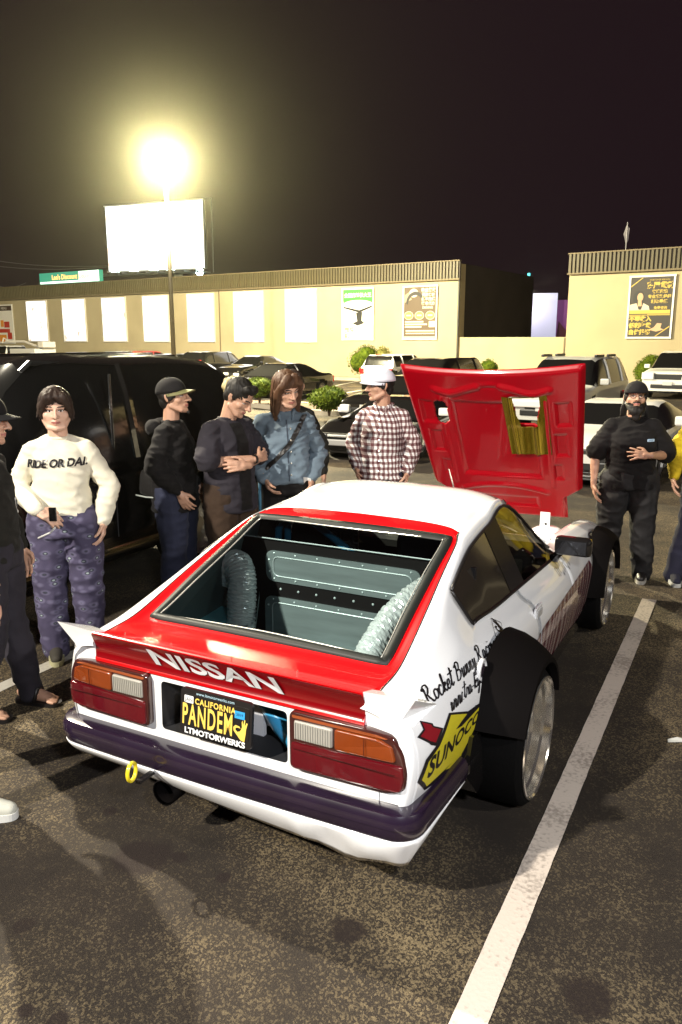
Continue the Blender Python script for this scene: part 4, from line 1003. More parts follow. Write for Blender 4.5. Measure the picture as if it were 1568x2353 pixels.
# ---- bumper and valance
def sweep(sec, path, m, name, parent=car, ang=35):
    """sec: (out, z) profile; path: list of (x, y, nx, ny) outward normals"""
    k = len(sec); V = []; F = []
    for (x, y, nx, ny, *rest) in path:
        dz = rest[0] if rest else 0
        for (o_, z) in sec: V.append((x + nx * o_, y + ny * o_, z + dz))
    n = len(path)
    for i in range(n - 1):
        for j in range(k - 1): F.append((i * k + j, i * k + j + 1, (i + 1) * k + j + 1, (i + 1) * k + j))
    F.append(tuple(range(k))); F.append(tuple(range((n - 1) * k, n * k)))
    o = mesh(name, V, F, m, parent); bm = bmesh.new(); bm.from_mesh(o.data); bmesh.ops.recalc_face_normals(bm, faces=bm.faces); bm.to_mesh(o.data); bm.free(); autosmooth(o, ang); return o
half = []
for x in np.linspace(0, .70, 14): half.append((x, .010 + .012 * (x / .70) ** 2, 0, -1))
for a_ in np.linspace(0, PI / 2, 9)[1:]: half.append((.712 + .040 * math.sin(a_), .062 - .040 * math.cos(a_), math.sin(a_), -math.cos(a_)))
side_ = [(.753 + .014 * t, .07 + .36 * t, 1, 0) for t in np.linspace(.06, 1, 8)]
pathR = half + side_
path = [(-x, y, -nx, ny) for x, y, nx, ny in pathR[::-1][:-1]] + pathR
bsec = [(-.01, .432), (.035, .433), (.062, .424), (.074, .404), (.076, .378), (.070, .374), (.071, .352), (.063, .330), (.042, .316), (-.01, .314)]
bump = sweep(bsec, path, M_PURP, 'rear_bumper')
# rear part of side bumper strips
for s in (1, -1):
    mb = MB(); mb.bbox((s * .815, .52, .365), (.05, .14, .045), .012); mb.obj('bumper_end', M_BLKG, car)
# valance (white), wavy lower edge
vs = []
k0 = len(path); V = []; F = []; rows = 7
def vlow(x):
    t = x / .75; z = .235
    if x < -.42: z = .29 - .02 * (t + 1) * 0
    if x > .42: z = .222 - .012 * math.cos((x - .56) * 22)
    if -.42 <= x <= -.15: z = .285 - (x + .42) / .27 * .02
    elif -.15 < x <= .42: z = .265 - (x + .15) / .57 * .035
    return z
for (x, y, nx, ny) in path:
    zl = vlow(x) if abs(ny) > .3 else (.24 + .10 * max(0, (y - .12) / .31) if x > 0 else .30)
    for r_ in range(rows):
        t = r_ / (rows - 1); o_ = .066 - .055 * t ** 1.5 + (.012 * math.sin(t * PI) * math.sin(x * 22) if x > .35 and abs(ny) > .5 else 0)
        V.append((x + nx * o_, y + ny * o_, .330 + (zl - .030 - .330) * t))
for i in range(k0 - 1):
    for j in range(rows - 1): F.append((i * rows + j, i * rows + j + 1, (i + 1) * rows + j + 1, (i + 1) * rows + j))
val = mesh('rear_valance', V, F, M_PW, car, True); sdm = val.modifiers.new('s', 'SOLIDIFY'); sdm.thickness = .006
# tow ring
mb = MB(); mb.lathe([(.036 + .0075 * math.cos(q), .0075 * 1.2 * math.sin(q)) for q in np.linspace(0, 2 * PI, 9)[:-1]], (0, 0, 0), 'X', 28, closed=True)
tr_ = mb.obj('tow_ring', mat('yellow_paint', (.80, .62, .02), .3, coat=.7), car, True); tr_.location = (-.298, -.150, .366); tr_.rotation_euler = (0, 0, rad(12)); tr_.scale = (.9, .85, .98)
mb = MB(); mb.box((-.285, -.08, .317), (.022, .11, .012)); mb.obj('tow_strap', M_BLKM, car)
mb = MB(); mb.lathe([(.050, -.02), (.054, -.02), (.054, .25), (.048, .25), (.046, -.01)], (-.262, 0, .215), 'Y', 28); mb.obj('exhaust_tip', M_BLKM2, car, True)
mb = MB(); mb.tube([(-.262, .2, .205), (-.24, .8, .2), (-.1, 1.6, .2)], .04, 10); mb.obj('exhaust_pipe', mat('dull_steel', (.2, .19, .18), .4, .9), car, True)
# underbody so no light shows through
mb = MB(); mb.box((0, 2.1, .20), (1.30, 3.8, .06)); mb.obj('underbody', M_DKIN, car)
# ---- decals on the right flank
M_INK = mat('black_vinyl', (.010, .008, .010), .35)
# simple brush-script glyphs as strokes (x, y) in a unit box
GL = {
 'R': ([[(.0,.78),(.12,.86),(.22,.80),(.16,.45),(.10,.0)], [(.08,.72),(.25,.95),(.50,.92),(.52,.68),(.34,.48),(.20,.46)], [(.28,.46),(.42,.2),(.62,.0),(.80,.06)]], .78),
 'B': ([[(.0,.78),(.12,.88),(.20,.80),(.14,.4),(.10,.0)], [(.08,.78),(.28,.98),(.50,.88),(.44,.62),(.22,.52)], [(.22,.52),(.52,.48),(.56,.2),(.34,.0),(.10,.04)]], .70),
 'o': ([[(.30,.48),(.10,.42),(.02,.18),(.16,.0),(.34,.12),(.36,.36),(.24,.46),(.5,.36)]], .46),
 'c': ([[(.36,.40),(.22,.50),(.04,.26),(.10,.02),(.26,.0),(.44,.16)]], .42),
 'k': ([[(.0,.1),(.16,.6),(.24,.95),(.14,.8),(.06,.0)], [(.08,.24),(.26,.46),(.34,.36),(.14,.22),(.32,.0),(.46,.12)]], .44),
 'e': ([[(.02,.18),(.26,.28),(.28,.46),(.12,.44),(.02,.18),(.14,.0),(.28,.04),(.42,.18)]], .40),
 't': ([[(.0,.1),(.18,.5),(.24,.98),(.12,.2),(.20,.0),(.36,.14)], [(-.10,.68),(.42,.74)]], .36),
 'u': ([[(.0,.30),(.10,.48),(.08,.06),(.20,.0),(.34,.48),(.30,.06),(.40,.0),(.50,.14)]], .48),
 'n': ([[(.0,.36),(.08,.48),(.06,.0),(.16,.36),(.28,.48),(.28,.04),(.38,.0),(.50,.14)]], .48),
 'm': ([[(.0,.36),(.08,.48),(.06,.0),(.16,.38),(.24,.46),(.24,.02),(.34,.38),(.44,.46),(.44,.04),(.54,.0),(.64,.12)]], .62),
 'y': ([[(.0,.32),(.10,.48),(.08,.08),(.20,.02),(.34,.46),(.30,-.1),(.16,-.44),(.06,-.30),(.46,.12)]], .44),
 'a': ([[(.32,.44),(.12,.46),(.02,.14),(.14,.0),(.32,.40),(.30,.06),(.38,.0),(.48,.14)]], .46),
 'i': ([[(.0,.14),(.12,.48),(.10,.06),(.18,.0),(.28,.14)], [(.17,.68),(.18,.72)]], .26),
 'g': ([[(.32,.44),(.12,.46),(.02,.14),(.14,.02),(.32,.40),(.28,-.2),(.12,-.46),(.04,-.3),(.46,.12)]], .44),
 'w': ([[(.0,.34),(.08,.48),(.06,.04),(.18,.02),(.26,.42),(.26,.04),(.38,.02),(.48,.46),(.56,.40)]], .54),
 'r': ([[(.0,.1),(.12,.50),(.20,.42),(.30,.44),(.26,.06),(.38,.06)]], .36),
 'h': ([[(.0,.1),(.20,.96),(.10,.8),(.06,.0),(.18,.38),(.28,.44),(.28,.04),(.44,.12)]], .42),
 '.': ([[(.06,.0),(.07,.04)]], .18), '-': ([[(.0,.24),(.26,.26)]], .34), ' ': ([], .30),
}
def script(s_, size, wid):
    """brush lettering as ribbons -> 2D verts, faces; left end at 0"""
    V = []; F = []; x0 = 0
    for ch in s_:
        st_, adv = GL[ch]
        for pts in st_:
            P = smooth_path([[a_ + x0 + .22 * b_, b_] for a_, b_ in pts], 5) if len(pts) > 2 else [np.array([a_ + x0 + .22 * b_, b_]) for a_, b_ in pts]
            n = len(P); base = len(V)
            for i, p in enumerate(P):
                t = P[min(i + 1, n - 1)] - P[max(i - 1, 0)]; t = t / (np.linalg.norm(t) + 1e-9); nn = np.array([-t[1], t[0]])
                w_ = wid * (.75 + .5 * abs(t[1]))
                V += [(p + nn * w_) * size, (p - nn * w_) * size]
            for i in range(n - 1): F.append((base + 2 * i, base + 2 * i + 1, base + 2 * i + 3, base + 2 * i + 2))
        x0 += adv
    return np.array(V), F, x0 * size
def at_side(u, v, al=0.0):
    """where the photo pixel meets the right flank (car frame y, z)"""
    Pw = at(u, v, Y=6.0); o_ = Vector((0, 0, 1.973)); d = (Pw - o_)
    oc = o_ - CARO; O2 = Vector((oc.dot(CR_), oc.dot(CF), oc.z)); D2 = Vector((d.dot(CR_), d.dot(CF), d.z))
    h = BV.ray_cast(O2, D2.normalized())
    if h[0] is None or h[0].x < .3: t_ = (.80 - O2.x) / D2.x; h = (O2 + D2 * t_,)
    return (h[0].y, h[0].z * math.cos(al) - h[0].x * math.sin(al))
TLT = rad(28)
def side_line(name, V, F, L_, A, B, m, lift=.003):
    (y0, z0), (y1, z1) = A, B; sc_ = math.hypot(y1 - y0, z1 - z0) / L_; ang = math.atan2(z1 - z0, y1 - y0)
    return side_decal(name, V * sc_ * np.array([1, .80]), F, m, car, y0, z0, lift, ang=ang, al=TLT)
A1, B1 = at_side(984, 1622, TLT), at_side(1143, 1487, TLT)
V, F, L_ = script('Rocket Bunny Racing', 1.0, .052); side_line('script_lettering', V, F, L_, A1, B1, M_INK)
A2, B2 = at_side(1037, 1634, TLT), at_side(1146, 1531, TLT)
V, F, L_ = script('www.tra-kyoto.com', 1.0, .046); side_line('web_lettering', V, F, L_, A2, B2, M_INK)
# sunoco badge
yc = lambda u_, v_: at_side(u_, v_, TLT)
q = [yc(*p) for p in ((965, 1672), (974, 1650), (1000, 1665), (997, 1652), (1018, 1660))]
M_DY = mat('badge_yellow', (.50, .43, .02), .35); M_DR = mat('badge_red', (.22, .004, .012), .35)
def quadmap(A, B, C, D):
    """unit square -> flank (y,z): A(0,0) B(1,0) C(1,1) D(0,1)"""
    A, B, C, D = [np.array(p) for p in (A, B, C, D)]
    return lambda u_, v_: A * (1 - u_) * (1 - v_) + B * u_ * (1 - v_) + C * u_ * v_ + D * (1 - u_) * v_
def sd_poly(name, polys, m, lift, fmap=None):
    V = []; F = []
    for p in polys:
        v, f = resample2d([p], .03 if fmap is None else .12); k = len(V)
        V += [tuple(fmap(a_, b_)) if fmap else (a_, b_) for a_, b_ in v]; F += [tuple(i + k for i in t) for t in f]
    return side_decal(name, V, F, m, car, 0, 0, lift, al=TLT)
# photo pixels -> flank outline
def px(*pts): return [yc(*p) for p in pts]
sd_poly('badge_arrow', [px((963, 1656), (993, 1662), (996, 1668), (1018, 1673), (1003, 1714), (990, 1712), (986, 1708), (958, 1694), (972, 1676))], M_INK, .0026)
sd_poly('badge_arrow', [px((968, 1660), (990, 1665), (993, 1671), (1012, 1676), (1000, 1706), (988, 1703), (965, 1692), (976, 1677))], M_DR, .0034)
sd_poly('badge_border', [px((1031, 1638), (1075, 1634), (1108, 1610), (1112, 1626), (1107, 1650), (1070, 1715), (1052, 1765), (1010, 1790), (975, 1815), (958, 1797), (978, 1745), (1004, 1710))], M_INK, .0028)
sd_poly('badge_field', [px((1035, 1643), (1072, 1640), (1060, 1656), (1046, 1676), (1060, 1668), (1104, 1620), (1107, 1633), (1088, 1675), (1060, 1730), (1050, 1757), (1022, 1768), (1036, 1752), (979, 1806), (975, 1798), (968, 1792), (984, 1750), (1010, 1712))], M_DY, .0034)
fm = quadmap(yc(975, 1796), yc(1100, 1650), yc(1106, 1622), yc(985, 1740))
V, F = text_mesh('SUNOCO', 1.0, offset=.03, maxedge=.25, align='LEFT'); w_ = V[:, 0].max(); h_ = V[:, 1].max()
side_decal('badge_lettering', [tuple(fm(a_ / w_ * .97 + .015, b_ / h_ * .86 + .07)) for a_, b_ in V], F, M_INK, car, 0, 0, .0042, al=TLT)
# diamond emblem with hand, scribbled signature
dm = px((1127, 1420), (1151, 1431), (1163, 1474), (1138, 1463))
Pd = [Vector(p) for p in dm]; cdm = sum(Pd, Vector((0, 0))) / 4
ringV = [tuple(p) for p in Pd]; innV = [tuple(cdm + (p - cdm) * .93) for p in Pd]
side_decal('emblem_outline', ringV + innV, [(i, (i + 1) % 4, (i + 1) % 4 + 4, i + 4) for i in range(4)], M_INK, car, 0, 0, .003, al=TLT)
hd = hand_sign(0, 0, .085)[0]; v, f = tess([hd]); side_decal('emblem_hand', [(cdm.x + a_ , cdm.y + b_ ) for a_, b_ in v], f, M_INK, car, 0, 0, .0032, al=TLT)
rnd = random.Random(4); V = []; F = []; sA = yc(1280, 1315); sB = yc(1304, 1290)
if sA and sB:
    for k in range(11):
        t = k / 10; c = Vector(sA).lerp(Vector(sB), t); l_ = rnd.uniform(.02, .05); a_ = rnd.uniform(1.2, 2.0)
        P = [c + Vector((math.cos(a_), math.sin(a_))) * l_ * q_ for q_ in (-1, 1)]; n_ = Vector((-math.sin(a_), math.cos(a_))) * .0025; b0 = len(V)
        V += [tuple(P[0] + n_), tuple(P[0] - n_), tuple(P[1] - n_), tuple(P[1] + n_)]; F.append((b0, b0 + 1, b0 + 2, b0 + 3))
    side_decal('signature', V, F, mat('grey_ink', (.06, .06, .06), .5), car, 0, 0, .003, al=TLT)
# fuel cap
fc = at_side(1106, 1541); h = BV.ray_cast(Vector((2, fc[0], fc[1])), Vector((-1, 0, 0)))
mb = MB(); mb.lathe([(.052, -.004), (.050, .008), (.040, .012), (.036, .004), (.0, .004)], (h[0].x, fc[0], fc[1]), 'X', 26); fco = mb.obj('fuel_filler', M_PW, car, True)
mb = MB(); mb.lathe([(.036, .0105), (.0, .0105)], (h[0].x - .004, fc[0] - .004, fc[1]), 'X', 22); mb.obj('filler_cap', mat('dark_purple_cap', (.03, .02, .028), .3), fco)
# door handle
hh = at_side(1235, 1405); h = BV.ray_cast(Vector((2, hh[0], hh[1])), Vector((-1, 0, 0)))
mb = MB(); mb.bbox((h[0].x + .004, hh[0], hh[1]), (.012, .125, .062), .005); dh = mb.obj('door_handle', M_PW, dr)
mb = MB(); mb.bbox((h[0].x + .012, hh[0], hh[1] - .006), (.008, .095, .036), .003); mb.obj('handle_flap', mat('handle_silver', (.6, .6, .6), .3, .4), dh) if False else mb.obj('handle_flap', mat('handle_silver', (.6, .6, .6), .3, .4), dh)
# door mirror
for s in (1, -1):
    mr = empty('door_mirror', (0, 0, 0)); mr.parent = car
    mb = MB(); mb.bbox((s * .862, 2.13, .862), (.20, .085, .105), .028); o = mb.obj('mirror_shell', M_BLKG, mr, True)
    mb = MB(); mb.bbox((s * .858, 2.088, .862), (.165, .010, .080), .004); mb.obj('mirror_glass', mat('mirror_glass', (.05, .05, .055), .05, .8), mr)
    mb = MB(); mb.tube([(s * .752, 2.17, .770), (s * .775, 2.15, .800), (s * .80, 2.14, .825)], [.030, .022, .020], 10); mb.obj('mirror_stalk', M_BLKG, mr, True)
# ---- open hood
HB0, HB1 = 0.0, 1.42
def hoodP(a_, b_):
    t = b_ / 1.42; top = .045 * (1 - (a_ / .65) ** 2) * (1 - t)
    return Vector((a_, 3.23 + .77 * t - .25 * top, 1.815 - 1.20 * t - top * .95 + .010 * (a_ / .65)))
Hn = Vector((0, -1.2, -.77)).normalized()          # towards the camera (inner side)
def hw(b_):                                        # half width along b
    if b_ < 1.10: return .655 - .075 * b_ / 1.10
    if b_ < 1.19: return .580 - .12 * (b_ - 1.10) / .09
    return .46 - .02 * (b_ - 1.19)
NA, NB = 150, 150; V = []; keep = np.zeros((NA + 1, NB + 1), bool)
def sst(e0, e1, x): t = max(0, min(1, (x - e0) / (e1 - e0))); return t * t * (3 - 2 * t)
def rbox(a_, b_, ca, cb, ra, rb, soft=.02):
    return sst(soft, -soft, max(abs(a_ - ca) - ra, abs(b_ - cb) - rb))
def hgt(a_, b_):
    w_ = hw(b_); e = min(w_ - abs(a_), b_, 1.42 - b_)
    h_ = .030 * sst(0, .03, e) - .0 
    h_ -= .022 * rbox(a_, b_, 0, .62, .30, .36, .018)                       # big central pan
    h_ += .010 * rbox(a_, b_, 0.0, .30, .012, .0, .01)
    wav = .155 + .050 * math.exp(-((abs(a_) - .0) / .16) ** 2) * -1 + .035 * math.exp(-((abs(a_) - .30) / .10) ** 2)
    h_ += .020 * math.exp(-((b_ - wav) / .020) ** 2) * sst(.46, .40, abs(a_))  # curvy ridge near the top
    h_ -= .014 * rbox(a_, b_, 0, .115, .07, .018, .012)
    for s_ in (-1, 1):
        h_ -= .016 * rbox(a_, b_, s_ * .50, .38, .05, .10, .015); h_ -= .016 * rbox(a_, b_, s_ * .47, .66, .045, .10, .015); h_ -= .014 * rbox(a_, b_, s_ * .43, .92, .035, .07, .015)
        h_ += .010 * math.exp(-((a_ - s_ * .385) / .012) ** 2) * sst(.22, .26, b_) * sst(1.1, 1.05, b_)
    h_ += .016 * math.exp(-((b_ - 1.075 - .05 * (a_ / .3) ** 2) / .016) ** 2) * sst(.36, .32, abs(a_))
    h_ -= .014 * rbox(a_, b_, 0, 1.25, .25, .05, .02)
    return h_
HOLE1 = ell(-.392, .37, .048, .105, 28); 
def inhole(a_, b_):
    # left oval
    q = abs(b_ - .375); q = max(0, q - .055)
    if (a_ + .395) ** 2 + q * q < .054 ** 2: return True
    # right opening: wide slot narrowing downwards
    if .205 < b_ < .475 and .13 + .03 * sst(.20, .36, b_) < a_ < .36 - .04 * sst(.22, .42, b_): return True
    return False
for i in range(NA + 1):
    for j in range(NB + 1):
        b_ = 1.42 * j / NB; a_ = (2 * i / NA - 1) * hw(b_)
        V.append(hoodP(a_, b_) + Hn * hgt(a_, b_))
F = []
for i in range(NA):
    for j in range(NB):
        b_ = 1.42 * (j + .5) / NB; a_ = (2 * (i + .5) / NA - 1) * hw(b_)
        if inhole(a_, b_): continue
        F.append((i * (NB + 1) + j, (i + 1) * (NB + 1) + j, (i + 1) * (NB + 1) + j + 1, i * (NB + 1) + j + 1))
M_HOOD = mat('hood_red_enamel', (.30, .0004, .006), .28, coat=.3, spec=.15, bump=.08, bscale=7)
hood = mesh('hood', V, F, M_HOOD, car, True); sdm = hood.modifiers.new('s', 'SOLIDIFY'); sdm.thickness = .014; sdm.offset = -1
# gold foil heat shield round the right opening
M_GOLD = mat('gold_foil', (.21, .15, .008), .16, .75, bump=.35, bscale=14, stretch=(1, 1, .25))
V = []; F = []; na, nb = 60, 60
for i in range(na + 1):
    for j in range(nb + 1):
        a_ = .085 + .315 * i / na; b_ = .20 + .54 * j / nb
        fold = .003 * math.sin(a_ * 61 + 3 * b_) * sst(.4, .5, b_) + .010 * math.exp(-((a_ - .14) / .010) ** 2) + .010 * math.exp(-((a_ - .30 + .03 * (b_ - .5)) / .012) ** 2)
        V.append(hoodP(a_ + (b_ - .2) * .03 * (1 - i / na), b_) + Hn * (.050 + fold + .01 * rbox(a_, b_, .2, .33, .1, .14, .03)))
for i in range(na):
    for j in range(nb):
        a_ = .085 + .315 * (i + .5) / na; b_ = .20 + .54 * (j + .5) / nb
        if .212 < b_ < .470 and .165 + .03 * sst(.3, .46, b_) < a_ < .345 - .03 * sst(.3, .46, b_): continue
        F.append((i * (nb + 1) + j, (i + 1) * (nb + 1) + j, (i + 1) * (nb + 1) + j + 1, i * (nb + 1) + j + 1))
mesh('gold_foil', V, F, M_GOLD, hood, True)
mb = MB()
for (a_, b_) in ((-.30, .21), (.0, .115), (.05, .16), (-.46, .50), (.52, .50), (.52, .80), (-.42, .78), (.42, 1.0), (-.40, 1.0), (-.5, .2), (.56, .3)):
    c = hoodP(a_, b_) + Hn * (.034 if abs(a_) > .4 else .036); mb.box(c, (.018, .012, .010))
mb.obj('hood_bolt', M_CHR, hood)
# hood hinge bracket, prop stay, strut tower
mb = MB(); mb.bbox((.475, 3.13, .742), (.068, .006, .16), .002); bk_ = mb.obj('hinge_bracket', mat('white_bracket', (.72, .72, .74), .4), car)
mb = MB()
for z in (.74, .70): mb.lathe([(0, 0), (.009, 0)], (.482, 3.1255, z), 'Y', 12)
mb.obj('bracket_hole', M_BLKM, bk_)
mb = MB(); mb.lathe([(0, .78), (.012, .778), (.03, .76)], (.50, 3.05, -.04), n=12); mb.lathe([(.13, .62), (.12, .70), (.07, .725), (0, .73)], (.50, 3.1, 0), n=24); mb.obj('strut_tower', M_PW, car, True)
mb = MB(); mb.tube([(-.30, 3.55, .75), (-.335, 3.42, 1.02)], .006, 6); mb.obj('prop_stay', M_CHR, car)
mb = MB(); mb.box((0, 3.3, .35), (1.2, 1.6, .02)); mb.box((0, 2.62, .56), (1.25, .02, .42)); [mb.prism([(2.6, .3), (4.0, .3), (4.0, .50), (3.6, .62), (2.6, .72)], s_ * .60, s_ * .62, 'YZ') for s_ in (1, -1)]; mb.obj('engine_bay', M_PW, car)
mb = MB(); mb.bbox((0, 3.2, .48), (.36, .7, .26), .03); mb.bbox((0, 3.2, .62), (.2, .6, .05), .015); mb.obj('engine', mat('engine_grey', (.16, .16, .17), .4, .7), car)
# ---- cabin and load bay
mb = MB(); mb.box((0, .72, .405), (1.40, .95, .02)); mb.box((0, 1.75, .30), (1.40, 1.2, .02)); mb.obj('floor', mat('bay_floor_metal', (.16, .22, .23), .45, .8), car)
mb = MB()
for s in (1, -1): mb.add([(s * .72, .10, .42), (s * .76, 1.18, .42), (s * .56, 1.18, 1.06), (s * .66, .10, .76)], [(0, 1, 2, 3)])
mb.obj('bay_lining', mat('bay_lining', (.10, .15, .16), .5), car)
YB = 1.03
mb = MB(); mb.box((0, YB + .02, .695), (1.30, .02, .59)); bh = mb.obj('bulkhead', mat('bulkhead_black', (.010, .009, .010), .5, spec=.25), car)
mb = MB(); mb.tube([(-.64, YB + .005, 1.003), (.58, YB + .005, 1.003)], .0035, 5); mb.obj('bulkhead_edge', M_ALUB, bh)
def alu(x0, x1, z0, z1, rows_):
    o_ = round_poly([(x0, z0), (x1, z0), (x1, z1), (x0, z1)], .05, 6); mb = MB(); mb.prism(o_, YB - .001, YB + .006); p_ = mb.obj('access_panel', M_ALU, bh)
    i_ = round_poly([(x0 + .045, z0 + .03), (x1 - .045, z0 + .03), (x1 - .045, z1 - .03), (x0 + .045, z1 - .03)], .035, 6)
    pts = [(a_, YB - .003, b_) for a_, b_ in i_]; mb = MB(); mb.tube(pts + [pts[0]], .0032, 5); mb.obj('bead', M_ALUB, p_)
    mb = MB()
    for x in np.linspace(x0 + .05, x1 - .05, 7):
        for z in rows_: mb.lathe([(0, -.005), (.0045, -.003), (.006, 0)], (x, YB - .001, z), 'Y', 8)
    for z in np.linspace(z0 + .05, z1 - .05, 2):
        for x in (x0 + .02, x1 - .02): mb.lathe([(0, -.005), (.0045, -.003), (.006, 0)], (x, YB - .001, z), 'Y', 8)
    mb.obj('rivet', M_ALUB, p_)
alu(-.44, .40, .785, .945, (.80, .932)); alu(-.45, .40, .42, .705, (.690,))
mb = MB()
for x in np.linspace(-.36, .36, 8): mb.lathe([(0, -.005), (.005, -.003), (.007, 0)], (x, YB + .008, .745), 'Y', 8)
mb.obj('bulkhead_bolt', M_ALUB, bh)
# side gusset and sheet
mb = MB(); mb.add([(-.50, YB - .02, .74), (-.30, .55, .425), (-.36, .50, .425), (-.56, YB - .03, .66)], [(0, 1, 2, 3)]); mb.add([(-.45, .98, .74), (-.27, .60, .43), (-.27, .60, .41), (-.45, .98, .70)], [(0, 1, 2, 3)]); mb.obj('gusset', M_ALU, car)
mb = MB(); mb.add([(-.70, .40, .58), (-.57, .40, .58), (-.57, .98, .62), (-.72, .98, .62)], [(0, 1, 2, 3)]); mb.add([(-.57, .40, .58), (-.50, .42, .42), (-.50, .98, .42), (-.57, .98, .62)], [(0, 1, 2, 3)]); mb.obj('wheel_tub', mat('tub_cyan_lit_metal', (.25, .72, .85), .4, .1), car)  # cyan light falling on the tub put into its colour
mb = MB(); mb.bbox((.02, .50, .45), (.42, .16, .07), .01); mb.obj('fuel_cell', M_ALU, car)
def foil_duct(pts, r, name):
    P = smooth_path(pts, 26); n = len(P); q = 30; V = []; F = []; up = None; rnd = random.Random(8)
    for i, p in enumerate(P):
        t = Vector(P[min(i + 1, n - 1)] - P[max(i - 1, 0)]).normalized(); up = up or Vector((0, -1, .2)); a_ = t.cross(up).normalized(); b_ = a_.cross(t).normalized(); up = b_
        for k in range(q):
            an = 2 * PI * k / q; rr_ = r * (1 + .030 * (1 if i % 4 < 2 else -1) + rnd.uniform(-.045, .045)); V.append(Vector(p) + (a_ * math.cos(an) + b_ * math.sin(an)) * rr_)
    for i in range(n - 1):
        for k in range(q): F.append((i * q + k, i * q + (k + 1) % q, (i + 1) * q + (k + 1) % q, (i + 1) * q + k))
    return mesh(name, V, F, mat('crinkled_foil', (.82, .90, .94), .22, .22), car, False)
foil_duct([(-.66, 1.0, .78), (-.61, .97, .85), (-.545, .93, .875), (-.50, .90, .82), (-.49, .88, .70), (-.485, .86, .58), (-.485, .84, .44)], .070, 'air_duct')
foil_duct([(.58, 1.0, .93), (.48, .92, .905), (.405, .76, .835), (.375, .60, .745), (.365, .51, .66), (.37, .46, .50)], .062, 'air_duct')
# cage, seat, dash
mb = MB()
mb.tube([(-.52, 1.25, .35), (-.50, 1.25, 1.0), (-.40, 1.25, 1.10), (.40, 1.25, 1.10), (.50, 1.25, 1.0), (.52, 1.25, .35)], .020, 10)
mb.tube([(-.36, 1.28, 1.08), (.10, 1.32, .78), (.42, 1.35, .45)], .020, 10); mb.tube([(-.46, 1.28, 1.02), (-.60, 1.5, .70), (-.62, 1.9, .45)], .018, 8)
mb.tube([(.46, 1.28, 1.02), (.58, 1.5, .70), (.62, 1.9, .45)], .018, 8)
mb.obj('roll_cage', M_BLUE, car, True)
mb = MB(); mb.bbox((.30, 1.45, .74), (.40, .10, .56), .06); mb.bbox((-.33, 1.45, .74), (.40, .10, .56), .06); seat = mb.obj('bucket_seat', mat('seat_black', (.02, .02, .022), .6), car, True)
V, F = text_mesh('BRIDE', .075, offset=.001); mesh('seat_lettering', [(v[0] - .2, 1.392, v[1] + .93) for v in V], F, mat('seat_grey_print', (.14, .14, .14), .5), seat)
mb = MB(); mb.bbox((0, 2.3, .70), (1.3, .35, .16), .05); mb.obj('dashboard', M_DKIN, car)
mb = MB(); mb.lathe([(.155 + .012 * math.cos(q), .012 * math.sin(q)) for q in np.linspace(0, 2 * PI, 9)[:-1]], (.32, 2.0, .78), 'Y', 24, closed=True); mb.obj('steering_wheel', M_BLKM, car, True)
mb = MB(); mb.bbox((.56, 1.95, .60), (.05, .7, .3), .01); mb.obj('door_card', mat('door_card_grey', (.10, .12, .13), .4), car)
